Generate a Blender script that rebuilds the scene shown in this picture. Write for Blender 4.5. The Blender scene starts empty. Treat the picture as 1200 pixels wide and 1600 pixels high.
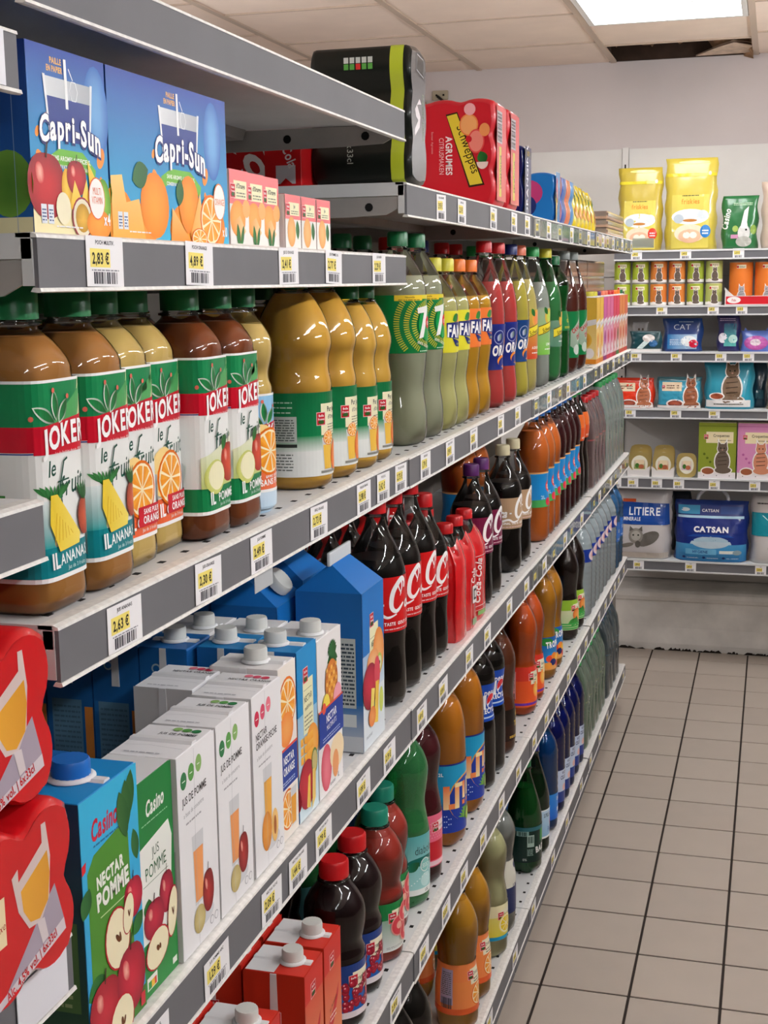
import bpy, math, random
from math import pi, sin, cos, radians
from mathutils import Vector, Matrix
from mathutils.geometry import tessellate_polygon
random.seed(7)
SC = bpy.context.scene
COL = SC.collection

# ---------------------------------------------------------------- camera
FPX, YAW, PITCH, ROLL, CAMH = 2096.0, 16.234, 9.690, -0.752, 1.59
def make_camera():
    y, p, r = radians(YAW), radians(PITCH), radians(ROLL)
    F = Vector((-sin(y)*cos(p), cos(y)*cos(p), -sin(p)))
    R = Vector((cos(y), sin(y), 0)); U = R.cross(F)
    R2 = R*cos(r) + U*sin(r); U2 = -R*sin(r) + U*cos(r)
    m = Matrix((R2, U2, -F)).transposed().to_4x4()
    m.translation = Vector((0, 0, CAMH))
    cd = bpy.data.cameras.new('camera'); co = bpy.data.objects.new('camera', cd); COL.objects.link(co)
    co.matrix_world = m
    cd.sensor_fit = 'VERTICAL'; cd.sensor_height = 36.0; cd.lens = FPX*36.0/1600.0
    cd.clip_start = 0.02; cd.clip_end = 60
    SC.camera = co
make_camera()
# ---------------------------------------------------------------- world, exposure
w = bpy.data.worlds.new('world'); SC.world = w; w.use_nodes = True
w.node_tree.nodes['Background'].inputs[0].default_value = (0.93, 0.96, 1.0, 1)
w.node_tree.nodes['Background'].inputs[1].default_value = 0.9
SC.view_settings.view_transform = 'Standard'; SC.view_settings.look = 'None'
SC.view_settings.exposure = 0.06; SC.view_settings.gamma = 1.0; SC.view_settings.use_curve_mapping = False
SC.cycles.max_bounces = 8; SC.cycles.transparent_max_bounces = 16; SC.cycles.caustics_reflective = False; SC.cycles.caustics_refractive = False
LAMP_POWER = 15.0          # emission strength of the ceiling panel in view
FILL_TUBE_POWER = 62.0          # emission strength of the fluorescent fill tubes added out of view

# ---------------------------------------------------------------- colour and material helpers
def lin(c):
    c = c/255.0
    return c/12.92 if c <= 0.04045 else ((c+0.055)/1.055)**2.4
def H(s):
    return (lin(int(s[0:2], 16)), lin(int(s[2:4], 16)), lin(int(s[4:6], 16)))
MATS = {}
def mat(key, col='ffffff', rough=0.5, metal=0.0, spec=0.5, noise=0.0, nscale=30.0, bump=0.0, coat=0.0, trans=0.0, emit=0.0, ior=1.45):
    if key in MATS: return MATS[key]
    m = bpy.data.materials.new(key); m.use_nodes = True; nt = m.node_tree; b = nt.nodes['Principled BSDF']
    c = H(col) if isinstance(col, str) else col
    b.inputs['Base Color'].default_value = (*c, 1); b.inputs['Roughness'].default_value = rough
    b.inputs['Metallic'].default_value = metal; b.inputs['Specular IOR Level'].default_value = spec
    b.inputs['Coat Weight'].default_value = coat; b.inputs['Transmission Weight'].default_value = trans
    b.inputs['IOR'].default_value = ior
    if emit: 
        b.inputs['Emission Color'].default_value = (0.985, 0.99, 1.0, 1); b.inputs['Emission Strength'].default_value = emit
    if noise or bump:
        tc = nt.nodes.new('ShaderNodeTexCoord'); n = nt.nodes.new('ShaderNodeTexNoise')
        n.inputs['Scale'].default_value = nscale; n.inputs['Detail'].default_value = 5
        nt.links.new(tc.outputs['Object'], n.inputs['Vector'])
        if noise:
            r = nt.nodes.new('ShaderNodeMapRange'); r.inputs['From Min'].default_value = 0.3; r.inputs['From Max'].default_value = 0.7
            r.inputs['To Min'].default_value = 1-noise; r.inputs['To Max'].default_value = 1+noise*0.4
            mx = nt.nodes.new('ShaderNodeMix'); mx.data_type = 'RGBA'; mx.blend_type = 'MULTIPLY'; mx.inputs[0].default_value = 1
            mx.inputs[6].default_value = (*c, 1)
            nt.links.new(n.outputs['Fac'], r.inputs['Value']); nt.links.new(r.outputs[0], mx.inputs[7]); nt.links.new(mx.outputs[2], b.inputs['Base Color'])
        if bump:
            bp = nt.nodes.new('ShaderNodeBump'); bp.inputs['Strength'].default_value = bump; bp.inputs['Distance'].default_value = 0.002
            nt.links.new(n.outputs['Fac'], bp.inputs['Height']); nt.links.new(bp.outputs[0], b.inputs['Normal'])
    MATS[key] = m; return m
def print_mat(key, rough=0.4, bump=0.0, scale=25, coat=0.0):
    if key in MATS: return MATS[key]
    m = mat(key, 'ffffff', rough, spec=.25, coat=coat*.6, bump=bump, nscale=scale); nt = m.node_tree
    a = nt.nodes.new('ShaderNodeVertexColor'); a.layer_name = 'Col'
    nt.links.new(a.outputs[0], nt.nodes['Principled BSDF'].inputs['Base Color'])
    return m
def film(key, tint='ffffff', gloss=0.9, rough=0.04, haze=0.0):
    """thin clear plastic: mostly see-through, reflecting by Fresnel, with a little milky scatter"""
    if key in MATS: return MATS[key]
    m = bpy.data.materials.new(key); m.use_nodes = True; nt = m.node_tree; nt.nodes.clear()
    out = nt.nodes.new('ShaderNodeOutputMaterial'); tr = nt.nodes.new('ShaderNodeBsdfTransparent'); gl = nt.nodes.new('ShaderNodeBsdfGlossy')
    tr.inputs[0].default_value = (*H(tint), 1); gl.inputs[0].default_value = (gloss, gloss, gloss, 1); gl.inputs[1].default_value = rough
    lw = nt.nodes.new('ShaderNodeFresnel'); lw.inputs[0].default_value = 1.5
    df = nt.nodes.new('ShaderNodeBsdfDiffuse'); df.inputs[0].default_value = (*H(tint), 1)
    m0 = nt.nodes.new('ShaderNodeMixShader'); m0.inputs[0].default_value = haze
    nt.links.new(tr.outputs[0], m0.inputs[1]); nt.links.new(df.outputs[0], m0.inputs[2])
    ms = nt.nodes.new('ShaderNodeMixShader'); nt.links.new(lw.outputs[0], ms.inputs[0]); nt.links.new(m0.outputs[0], ms.inputs[1]); nt.links.new(gl.outputs[0], ms.inputs[2])
    if 1:
        tc = nt.nodes.new('ShaderNodeTexCoord'); n = nt.nodes.new('ShaderNodeTexNoise'); n.inputs['Scale'].default_value = 60
        bp = nt.nodes.new('ShaderNodeBump'); bp.inputs['Strength'].default_value = 0.15; bp.inputs['Distance'].default_value = 0.001
        nt.links.new(tc.outputs['Object'], n.inputs['Vector']); nt.links.new(n.outputs['Fac'], bp.inputs['Height']); nt.links.new(bp.outputs[0], gl.inputs['Normal'])
    nt.links.new(ms.outputs[0], out.inputs[0])
    MATS[key] = m; return m

# ---------------------------------------------------------------- mesh helpers
class MB:
    def __init__(s): s.v = []; s.f = []; s.m = []; s.sm = []
    def add(s, vs, fs, mi=0, smooth=False):
        o = len(s.v); s.v += [tuple(p) for p in vs]
        for f in fs: s.f.append(tuple(i+o for i in f)); s.m.append(mi); s.sm.append(smooth)
    def box(s, x0, x1, y0, y1, z0, z1, mi=0):
        s.add([(x0,y0,z0),(x1,y0,z0),(x1,y1,z0),(x0,y1,z0),(x0,y0,z1),(x1,y0,z1),(x1,y1,z1),(x0,y1,z1)],
              [(0,3,2,1),(4,5,6,7),(0,1,5,4),(1,2,6,5),(2,3,7,6),(3,0,4,7)], mi); return s
    def bbox(s, x0, x1, y0, y1, z0, z1, b=0.002, mi=0):
        """box with chamfered vertical and top edges"""
        def ring(z, i): return [(x0+i,y0+b+i*0,z),(x0+b+i*0,y0+i,z),(x1-b,y0+i,z),(x1-i,y0+b,z),(x1-i,y1-b,z),(x1-b,y1-i,z),(x0+b,y1-i,z),(x0+i,y1-b,z)]
        r = [ring(z0, b*0.6), ring(z0+b, 0), ring(z1-b, 0), ring(z1, b*0.6)]
        vs = sum(r, []); fs = []
        for k in range(3):
            for i in range(8):
                j = (i+1) % 8; fs.append((k*8+i, k*8+j, k*8+8+j, k*8+8+i))
        fs += [tuple(range(7, -1, -1)), tuple(range(24, 32))]
        s.add(vs, fs, mi); return s
    def prism(s, pts, axis, a, b, mi=0, smooth=False):
        """polygon pts (2D) extruded along axis between a and b; axis 'x': pts are (y,z); 'y': (x,z); 'z': (x,y)"""
        def P(p, t): return {'x': (t,p[0],p[1]), 'y': (p[0],t,p[1]), 'z': (p[0],p[1],t)}[axis]
        n = len(pts); vs = [P(p, a) for p in pts] + [P(p, b) for p in pts]
        s.add(vs, [tuple(range(n))[::-1], tuple(range(n, 2*n))], mi)
        s.add(vs, [(i, (i+1) % n, n+(i+1) % n, n+i) for i in range(n)], mi, smooth); return s
    def lathe(s, prof, seg=28, mod=None, cx=0, cy=0, mi=0, cap0=True, cap1=True, smooth=True, z0=0):
        n = len(prof); vs = []
        for z, r in prof:
            for i in range(seg):
                t = 2*pi*i/seg; k = mod(t, z) if mod else 1.0
                vs.append((cx+r*k*cos(t), cy+r*k*sin(t), z0+z))
        fs = [(a*seg+i, a*seg+(i+1) % seg, (a+1)*seg+(i+1) % seg, (a+1)*seg+i) for a in range(n-1) for i in range(seg)]
        s.add(vs, fs, mi, smooth)
        if cap0: s.add(vs[:seg], [tuple(range(seg))[::-1]], mi)
        if cap1: s.add(vs[-seg:], [tuple(range(seg))], mi)
        return s
    def tube(s, pts, r, seg=8, mi=0):
        pts = [Vector(p) for p in pts]; vs = []; n = len(pts)
        for i, p in enumerate(pts):
            d = (pts[min(i+1, n-1)]-pts[max(i-1, 0)]).normalized()
            a = d.cross(Vector((0.3, 0.2, 1))).normalized(); b = d.cross(a)
            for k in range(seg): vs.append(p + a*r*cos(2*pi*k/seg) + b*r*sin(2*pi*k/seg))
        s.add(vs, [(i*seg+k, i*seg+(k+1) % seg, (i+1)*seg+(k+1) % seg, (i+1)*seg+k) for i in range(n-1) for k in range(seg)] + [tuple(range(seg))[::-1], tuple(range((n-1)*seg, n*seg))], mi, True)
        return s
    def mesh(s, name, mats):
        me = bpy.data.meshes.new(name); me.from_pydata(s.v, [], s.f)
        for m in (mats if isinstance(mats, (list, tuple)) else [mats]): me.materials.append(m)
        me.polygons.foreach_set('material_index', s.m); me.polygons.foreach_set('use_smooth', s.sm)
        me.update(); return me
def root(name, label, cat, loc=(0,0,0), rz=0.0, group=None):
    o = bpy.data.objects.new(name, None); COL.objects.link(o); o.location = loc; o.rotation_euler = (0, 0, rz); o.empty_display_size = 0.02
    o['label'] = label; o['category'] = cat
    if group: o['group'] = group
    return o
def part(name, me, parent=None, loc=(0,0,0), rot=(0,0,0), label=None):
    o = bpy.data.objects.new(name, me); COL.objects.link(o); o.parent = parent; o.location = loc; o.rotation_euler = rot
    if label: o['label'] = label
    return o
def struct(name, me, parent=None, loc=(0,0,0)):
    o = part(name, me, parent, loc)
    if parent is None: o['kind'] = 'structure'
    return o

# ---------------------------------------------------------------- flat print: shapes laid on a surface
_gl = {}
def glyph(ch, off):
    k = (ch, off)
    if k in _gl: return _gl[k]
    cu = bpy.data.curves.new('g', 'FONT'); cu.body = ch + '.'; cu.size = 1; cu.offset = off; cu.resolution_u = 3
    ob = bpy.data.objects.new('g', cu); COL.objects.link(ob); bpy.context.view_layer.update()
    # advance: width with a trailing dot minus dot's own left bearing
    dx = ob.dimensions.x; cu2 = cu
    cu2.body = ch; bpy.context.view_layer.update()
    dg = bpy.context.evaluated_depsgraph_get(); ev = ob.evaluated_get(dg); me = ev.to_mesh()
    vs = [(v.co.x, v.co.y) for v in me.vertices]; fs = []
    me.calc_loop_triangles()
    for t in me.loop_triangles: fs.append(tuple(t.vertices))
    ev.to_mesh_clear()
    w = (max(v[0] for v in vs) if vs else 0.25)
    bpy.data.objects.remove(ob); bpy.data.curves.remove(cu)
    _gl[k] = (vs, fs, w); return _gl[k]
def mixc(a, b, t): return tuple(a[i]*(1-t)+b[i]*t for i in range(3))
def C_(c): return H(c) if isinstance(c, str) else c
class Art:
    def __init__(s): s.t = []; s.boxes = []     # triangles/polys: (pts, colfn, layer, grad)
    def _layer(s, x0, y0, x1, y1, key=None):
        L = 0
        for (a, b, c, d, l) in s.boxes:
            if a < x1 and c > x0 and b < y1 and d > y0: L = max(L, l)
        s.boxes.append((x0, y0, x1, y1, L+1)); return L+1
    def tris(s, tr, col, grad=False):
        xs = [p[0] for t in tr for p in t]; ys = [p[1] for t in tr for p in t]
        if not xs: return
        L = s._layer(min(xs), min(ys), max(xs), max(ys))
        for t in tr: s.t.append((t, col, L, grad))
    def poly(s, pts, col, grad=None):
        """grad = (col2, 'v'|'h'|'r')"""
        c1 = C_(col); fn = c1
        if grad:
            c2 = C_(grad[0]); xs = [p[0] for p in pts]; ys = [p[1] for p in pts]
            x0, x1, y0, y1 = min(xs), max(xs), min(ys), max(ys)
            if grad[1] == 'v': fn = lambda x, y: mixc(c1, c2, min(1, max(0, (y-y0)/(y1-y0))))
            elif grad[1] == 'h': fn = lambda x, y: mixc(c1, c2, min(1, max(0, (x-x0)/(x1-x0))))
            else:
                cx, cy = (x0+x1)/2, (y0+y1)/2; rx, ry = (x1-x0)/2, (y1-y0)/2
                fn = lambda x, y: mixc(c1, c2, min(1, math.hypot((x-cx)/rx, (y-cy)/ry)**1.5))
        if len(pts) == 4: idx = [(0,1,2),(0,2,3)]
        else: idx = tessellate_polygon([[Vector((p[0], p[1], 0)) for p in pts]])
        s.tris([[pts[i] for i in t] for t in idx], fn, bool(grad)); return s
    def rect(s, x0, y0, x1, y1, col, grad=None): return s.poly([(x0,y0),(x1,y0),(x1,y1),(x0,y1)], col, grad)
    def ell(s, cx, cy, rx, ry, col, rot=0, grad=None, n=20, a0=0, a1=360):
        ca, sa = cos(radians(rot)), sin(radians(rot)); pts = []
        full = abs(a1-a0) >= 360; m = n if full else n+1
        for i in range(m):
            t = radians(a0+(a1-a0)*i/n); x, y = rx*cos(t), ry*sin(t); pts.append((cx+x*ca-y*sa, cy+x*sa+y*ca))
        if not full: pts.append((cx, cy))
        if grad: # fan with centre for radial shading of printed picture
            c1 = C_(col); c2 = C_(grad); tr = [[(cx,cy), pts[i], pts[(i+1) % len(pts)]] for i in range(len(pts))]
            fn = lambda x, y: mixc(c1, c2, min(1, math.hypot((x-cx)/rx, (y-cy)/ry)**2))
            s.tris(tr, fn, True)
        else: s.tris([[(cx,cy), pts[i], pts[(i+1) % len(pts)]] for i in range(len(pts))], C_(col))
        return s
    def stroke(s, pts, wd, col, closed=False):
        """ribbon along pts; wd scalar or list"""
        n = len(pts); L = []; R = []
        for i in range(n):
            a = pts[max(i-1, 0)] if not closed else pts[i-1]; b = pts[min(i+1, n-1)] if not closed else pts[(i+1) % n]
            dx, dy = b[0]-a[0], b[1]-a[1]; d = math.hypot(dx, dy) or 1; w_ = (wd[i] if isinstance(wd, list) else wd)/2
            L.append((pts[i][0]-dy/d*w_, pts[i][1]+dx/d*w_)); R.append((pts[i][0]+dy/d*w_, pts[i][1]-dx/d*w_))
        tr = []
        for i in range(n if closed else n-1):
            j = (i+1) % n; tr += [[L[i], R[i], R[j]], [L[i], R[j], L[j]]]
        s.tris(tr, C_(col)); return s
    def text(s, st, x, y, h, col, w=1.0, sh=0.0, rot=0, off=0.0, align='c', arc=0.0, track=0.06, adv=None):
        """h = capital height; w = width factor; sh = slant; arc = rise at both ends"""
        k = h/0.70; pen = 0; out = []
        for ch in st:
            if ch == ' ': pen += 0.33; continue
            vs, fs, gw = glyph(ch, off)
            for f in fs: out.append([(vs[i][0]+pen, vs[i][1]) for i in f])
            pen += (gw if adv is None else glyph(ch, adv)[2]) + track
        W = pen - track; ox = {'c': -W/2, 'l': 0, 'r': -W}[align]
        ca, sa = cos(radians(rot)), sin(radians(rot)); tr = []
        for t in out:
            q = []
            for (a, b) in t:
                u = ((a+ox) + b*sh)*k*w; v = b*k
                if arc: v += arc*(1-((a+ox)/(W/2 or 1))**2)
                q.append((x+u*ca-v*sa, y+u*sa+v*ca))
            tr.append(q)
        s.tris(tr, C_(col)); return s
    def lines(s, x0, y0, x1, y1, n, col, fill=0.5):
        """block of tiny print drawn as rows of dashes"""
        tr = []; dh = (y1-y0)/n; rnd = random.Random(int((x0+y0)*1e5)+n)
        for i in range(n):
            y = y0+dh*i; x = x0
            while x < x1-0.001:
                l = min(rnd.uniform(0.002, 0.008), x1-x)
                tr += [[(x,y),(x+l,y),(x+l,y+dh*fill)], [(x,y),(x+l,y+dh*fill),(x,y+dh*fill)]]; x += l+0.0012
        s.tris(tr, C_(col)); return s
    def bars(s, x0, y0, x1, y1, col='222222', n=22, vert=True):
        rnd = random.Random(n+int(x0*1e4)); tr = []; x = 0.0; tot = n*1.0
        while x < tot:
            a = rnd.choice([0.5, 0.5, 1.0, 1.4]); 
            if vert: xa, xb = x0+(x1-x0)*x/tot, x0+(x1-x0)*min(x+a, tot)/tot; q = [(xa,y0),(xb,y0),(xb,y1),(xa,y1)]
            else: ya, yb = y0+(y1-y0)*x/tot, y0+(y1-y0)*min(x+a, tot)/tot; q = [(x0,ya),(x1,ya),(x1,yb),(x0,yb)]
            tr += [[q[0], q[1], q[2]], [q[0], q[2], q[3]]]; x += a + rnd.choice([0.4, 0.7, 1.1])
        s.tris(tr, C_(col)); return s
    # pictures
    def orange(s, cx, cy, r, ry=None, seg=9):
        ry = ry or r
        s.ell(cx, cy, r, ry, 'f08a18', grad='e06c08'); s.ell(cx, cy, r*0.9, ry*0.9, 'fff0cc'); 
        for i in range(seg):
            a = 360*i/seg; t0, t1 = radians(a+4), radians(a+360/seg-4)
            p = [(cx+r*.08*cos((t0+t1)/2), cy+ry*.08*sin((t0+t1)/2)), (cx+r*.8*cos(t0), cy+ry*.8*sin(t0)), (cx+r*.84*cos((t0+t1)/2), cy+ry*.84*sin((t0+t1)/2)), (cx+r*.8*cos(t1), cy+ry*.8*sin(t1))]
            s.t += [([p[0], p[1], p[2]], C_('f6a93a'), s.boxes[-1][4]+1, False), ([p[0], p[2], p[3]], C_('f39a2a'), s.boxes[-1][4]+1, False)]
        s.boxes.append((cx-r, cy-ry, cx+r, cy+ry, s.boxes[-1][4]+1)); return s
    def apple(s, cx, cy, r, ry=None, col='c81e2c', dark='8e1020'):
        ry = ry or r
        pts = []
        for i in range(24):
            t = 2*pi*i/24; k = 1-0.13*max(0, cos(t-pi/2))**6-0.05*max(0, cos(t+pi/2))**6; pts.append((cx+r*k*cos(t), cy+ry*k*sin(t)*0.97))
        s.poly(pts, col, (dark, 'r')); s.ell(cx-r*.35, cy+ry*.3, r*.22, ry*.3, 'f0b0a0', rot=20, grad=col)
        s.stroke([(cx, cy+ry*.72), (cx+r*.1, cy+ry*1.15)], r*.07, '3a2412'); return s
    def halfapple(s, cx, cy, r, ry=None, rot=0, skin='b81828'):
        ry = ry or r
        s.ell(cx, cy, r, ry, skin, rot); s.ell(cx, cy, r*.92, ry*.94, 'f6ecc8', rot); s.ell(cx, cy, r*.1, ry*.2, '6a3c1c', rot+30); s.ell(cx+r*.18, cy, r*.07, ry*.16, '6a3c1c', rot); return s
    def leaf(s, cx, cy, l, wd, rot, col='2f7a34'):
        pts = []
        for i in range(9): t = i/8; pts.append((l*t-l/2, wd*sin(pi*t)**0.8))
        for i in range(1, 8): t = 1-i/8; pts.append((l*t-l/2, -wd*sin(pi*t)**0.8))
        ca, sa = cos(radians(rot)), sin(radians(rot)); pts = [(cx+x*ca-y*sa, cy+x*sa+y*ca) for x, y in pts]
        s.poly(pts, col, ('1d5526', 'h')); return s
    def glass(s, x, y, wd, h, drink='f09a30'):
        s.poly([(x-wd*.38,y),(x+wd*.38,y),(x+wd*.5,y+h),(x-wd*.5,y+h)], 'd4d6da'); s.poly([(x-wd*.33,y+h*.04),(x+wd*.33,y+h*.04),(x+wd*.42,y+h*.78),(x-wd*.42,y+h*.78)], drink); return s
    def logo(s, x, y, k=1.0):
        """small red tab with a dark green corner used on the house-brand packs"""
        s.rect(x-.009*k, y-.010*k, x+.009*k, y+.010*k, 'f0c8c8'); s.rect(x-.008*k, y-.009*k, x+.008*k, y+.009*k, 'c81428')
        s.ell(x, y-.005*k, .006*k, .003*k, '2c5a24'); s.text('Belle', x, y+.003*k, .0035*k, 'ffffff', off=.02); s.text('France', x, y-.002*k, .003*k, 'ffffff', off=.02); return s
    def build(s, name, mapf, strip=None, gstep=0.012, step=0.00012, m=None, vall=False):
        """mapf(u, v, h) -> point. strip: width at which shapes are cut so that they follow a curved surface"""
        V = []; F = []; Cc = []; ix = {}
        def clip(poly, ax, a):   # split convex polygon by coordinate ax at a
            lo, hi = [], []
            n = len(poly)
            for i in range(n):
                p, q = poly[i], poly[(i+1) % n]; dp, dq = p[ax]-a, q[ax]-a
                if dp <= 0: lo.append(p)
                if dp >= 0: hi.append(p)
                if dp*dq < 0:
                    t = dp/(dp-dq); r = (p[0]+(q[0]-p[0])*t, p[1]+(q[1]-p[1])*t); lo.append(r); hi.append(r)
            return lo, hi
        def cut(polys, ax, st):
            out = []
            for p in polys:
                a0 = min(q[ax] for q in p); a1 = max(q[ax] for q in p); k = math.floor(a0/st+1e-6)+1; cur = p
                while k*st < a1-1e-6:
                    lo, hi = clip(cur, ax, k*st)
                    if len(lo) > 2: out.append(lo)
                    cur = hi; k += 1
                    if len(cur) < 3: break
                if len(cur) > 2: out.append(cur)
            return out
        for tri, col, L, grad in s.t:
            ps = [list(tri)]
            if strip: ps = cut(ps, 0, strip)
            if grad or vall: ps = cut(cut(ps, 0, gstep) if not strip else ps, 1, gstep)
            for p in ps:
                id_ = []
                ar = sum(p[i][0]*p[(i+1) % len(p)][1]-p[(i+1) % len(p)][0]*p[i][1] for i in range(len(p)))
                if ar < 0: p = p[::-1]
                for q in p:
                    V.append(mapf(q[0], q[1], L*step)); id_.append(len(V)-1)
                    c = col(q[0], q[1]) if callable(col) else col; Cc.append((c[0], c[1], c[2], 1.0))
                F.append(tuple(id_))
        me = bpy.data.meshes.new(name); me.from_pydata(V, [], F)
        at = me.color_attributes.new('Col', 'FLOAT_COLOR', 'POINT')
        at.data.foreach_set('color', [x for c in Cc for x in c])
        me.materials.append(m or print_mat('printed_card')); me.update()
        return me
def on_x(x, y=0, z=0):   return lambda u, v, h: (x+h, y+u, z+v)       # face looking +X
def on_ny(y, x=0, z=0):  return lambda u, v, h: (x+u, y-h, z+v)       # face looking -Y
def on_z(z, x=0, y=0):   return lambda u, v, h: (x+v*0+u*0+(-v), y+u, z+h)  # top face; read from +X side
def on_cyl(r, z=0, turn=0.0, sq=None):
    if sq is None: return lambda u, v, h: ((r+h)*cos(u/r+turn), (r+h)*sin(u/r+turn), z+v)
    # arc-length table of a squarish section
    N = 720; T = [2*pi*i/N-pi for i in range(N+1)]; S = [0.0]
    P = [(r*sq(t, 0)*cos(t), r*sq(t, 0)*sin(t)) for t in T]
    for i in range(N): S.append(S[-1]+math.hypot(P[i+1][0]-P[i][0], P[i+1][1]-P[i][1]))
    half = S[N//2]
    import bisect
    def f(u, v, h):
        q = (u+half) % S[-1]; i = min(max(bisect.bisect(S, q)-1, 0), N-1); t = T[i]+(T[1]-T[0])*(q-S[i])/(S[i+1]-S[i]); k = r*sq(t+turn*0, 0)+h
        return (k*cos(t), k*sin(t), z+v)
    f.half = half
    return f

# ================================================================ THE ROOM
TILE = 0.2
M_tile = mat('floor_tile', 'b2a79c', 0.42, noise=0.03, nscale=9, bump=0.05)
M_tileB = mat('floor_tile_b', 'aea398', 0.45, noise=0.03, nscale=13, bump=0.05)
M_grout = mat('grout', '2e2520', 0.9)
M_wall = mat('wall_paint', 'd6cdcc', 0.8, noise=0.05, nscale=3, bump=0.15)
M_ceil = mat('ceiling_tile', 'f8e4d4', 0.9, noise=0.06, nscale=5, bump=0.2)
M_tbar = mat('ceiling_bar', 'c8b4a2', 0.6)
M_void = mat('ceiling_void', '3a2a20', 0.95, noise=0.3, nscale=20)
M_wool = mat('torn_insulation', 'b08a68', 0.95, noise=0.5, nscale=22, bump=0.6)
floor = struct('floor', MB().box(-3.2, 2.6, -2.5, 6.0, -0.06, -0.0035).mesh('floor', M_grout))
tme = [MB().bbox(-.0970, .0970, -.0970, .0970, -0.0034, 0, 0.0012).mesh('tile', m) for m in (M_tile, M_tileB)]
gx0, gy0 = -0.4656, 5.4308
k = 0
for i in range(-1, 7):
    for j in range(-2, 18):
        struct('tile', tme[(i*7+j*5) % 3 == 0], floor, (gx0+TILE*(i+.5), gy0-TILE*(j+.5), 0)); k += 1
mb = MB()
for i in range(-14, 16):
    for j in range(-3, 40):
        if -1 <= i < 7 and -2 <= j < 18: continue
        x, y = gx0+TILE*(i+.5), gy0-TILE*(j+.5)
        if -3.1 < x < 2.5 and -2.4 < y < 5.9: mb.bbox(x-.0975, x+.0975, y-.0975, y+.0975, -0.0034, 0, 0.0012)
o = struct('tile_field', mb.mesh('tile_field', M_tile), floor); o['kind'] = 'stuff'
CZ = 2.505
struct('wall_back', MB().box(-3.2, 2.6, 6.0, 6.1, -0.06, 2.8).mesh('wall_back', M_wall))
struct('wall_left', MB().box(-3.3, -3.2, -2.5, 6.1, -0.06, 2.8).mesh('wall_left', M_wall))
M_side = mat('side_wall', '6e6660', .8, noise=.2, nscale=4)
struct('wall_right', MB().box(2.6, 2.7, -2.5, 6.1, -0.06, 2.8).mesh('wall_right', M_side))
struct('wall_front', MB().box(-3.3, 2.7, -2.6, -2.5, -0.06, 2.8).mesh('wall_front', M_side))
# concrete ledge along the foot of the back wall
M_conc = mat('concrete', 'e4e2de', 0.85, noise=0.22, nscale=7, bump=0.5)
prof = [(5.77,-0.01),(5.765,0.03),(5.772,0.10),(5.77,0.215),(5.758,0.222),(5.752,0.238),(5.756,0.256),(5.768,0.266),(5.80,0.27),(6.0,0.272),(6.0,-0.01)]
led = struct('trim_1', MB().prism(prof, 'x', -3.2, 2.6, smooth=False).mesh('ledge', M_conc))
dm = MB(); rnd = random.Random(3)
for i in range(60):
    x = rnd.uniform(-0.62, 0.3); w_ = rnd.uniform(.01, .05)
    dm.add([(x,5.762,0.0),(x+w_,5.762,0.0),(x+w_*.7,5.755,.004+rnd.random()*.012),(x+w_*.3,5.757,.003+rnd.random()*.01)], [(0,1,2,3)])
o = struct('grime', dm.mesh('grime', mat('grime', '2c241e', 0.95)), led); o['kind'] = 'stuff'

# suspended ceiling
ceil = struct('ceiling', MB().box(-3.2, 2.6, -2.5, 6.0, 2.76, 2.8).mesh('ceiling', M_void))
XS = [-0.115 + 0.585*(i) for i in range(-6, 6)]
tcache = {}
def ctile(x0, x1, y0, y1):
    k = (round(x1-x0, 3), round(y1-y0, 3))
    if k not in tcache: tcache[k] = MB().bbox(0, k[0], 0, k[1], 0, 0.012, 0.003).mesh('ceiling_tile', M_ceil)
    struct('ceiling_tile', tcache[k], ceil, (x0, y0, CZ+rnd.uniform(0, .002)))
LIGHTCELLS = []
M_glow = mat('lamp_diffuser', 'ffffff', 0.5, emit=LAMP_POWER)
M_lampframe = mat('lamp_frame', 'e8e6e2', 0.4)
LAMPN = []
def ceiling_lamp(x0, x1, y0, y1, label):
    if 'outside' in label:
        LAMPN.append(1); label = 'ceiling light panel outside the photo, %s counted from the left front corner of the room' % ['first','second','third','fourth','fifth','sixth','seventh','eighth','ninth','tenth'][len(LAMPN)-1]
    r = root('ceiling_light', label, 'light', ((x0+x1)/2, (y0+y1)/2, CZ), 0)
    a, b = (x1-x0)/2, (y1-y0)/2; m = MB()
    for s in (-1, 1):
        m.box(min(s*a, s*(a-.02)), max(s*a, s*(a-.02)), -b, b, -.006, .03); m.box(-a+.02, a-.02, min(s*b, s*(b-.02)), max(s*b, s*(b-.02)), -.006, .03)
    part('frame', m.mesh('lamp_frame', M_lampframe), r)
    part('diffuser', MB().box(-a+.02, a-.02, -b+.02, b-.02, .004, .012).mesh('diffuser', M_glow), r)
    lm = MB()
    for i in range(1, 10): lm.box(-a+.02+i*(2*a-.04)/10-.0015, -a+.02+i*(2*a-.04)/10+.0015, -b+.02, b-.02, -.004, .0035)
    for i in range(1, 6): lm.box(-a+.02, a-.02, -b+.02+i*(2*b-.04)/6-.0015, -b+.02+i*(2*b-.04)/6+.0015, -.004, .0035)
    part('louvre', lm.mesh('louvre', mat('louvre', 'f4f2ee', 0.3)), r)
bars = MB()
for x in XS: bars.box(x-.012, x+.012, -2.5, 6.0, CZ-.004, CZ+.004)
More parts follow.
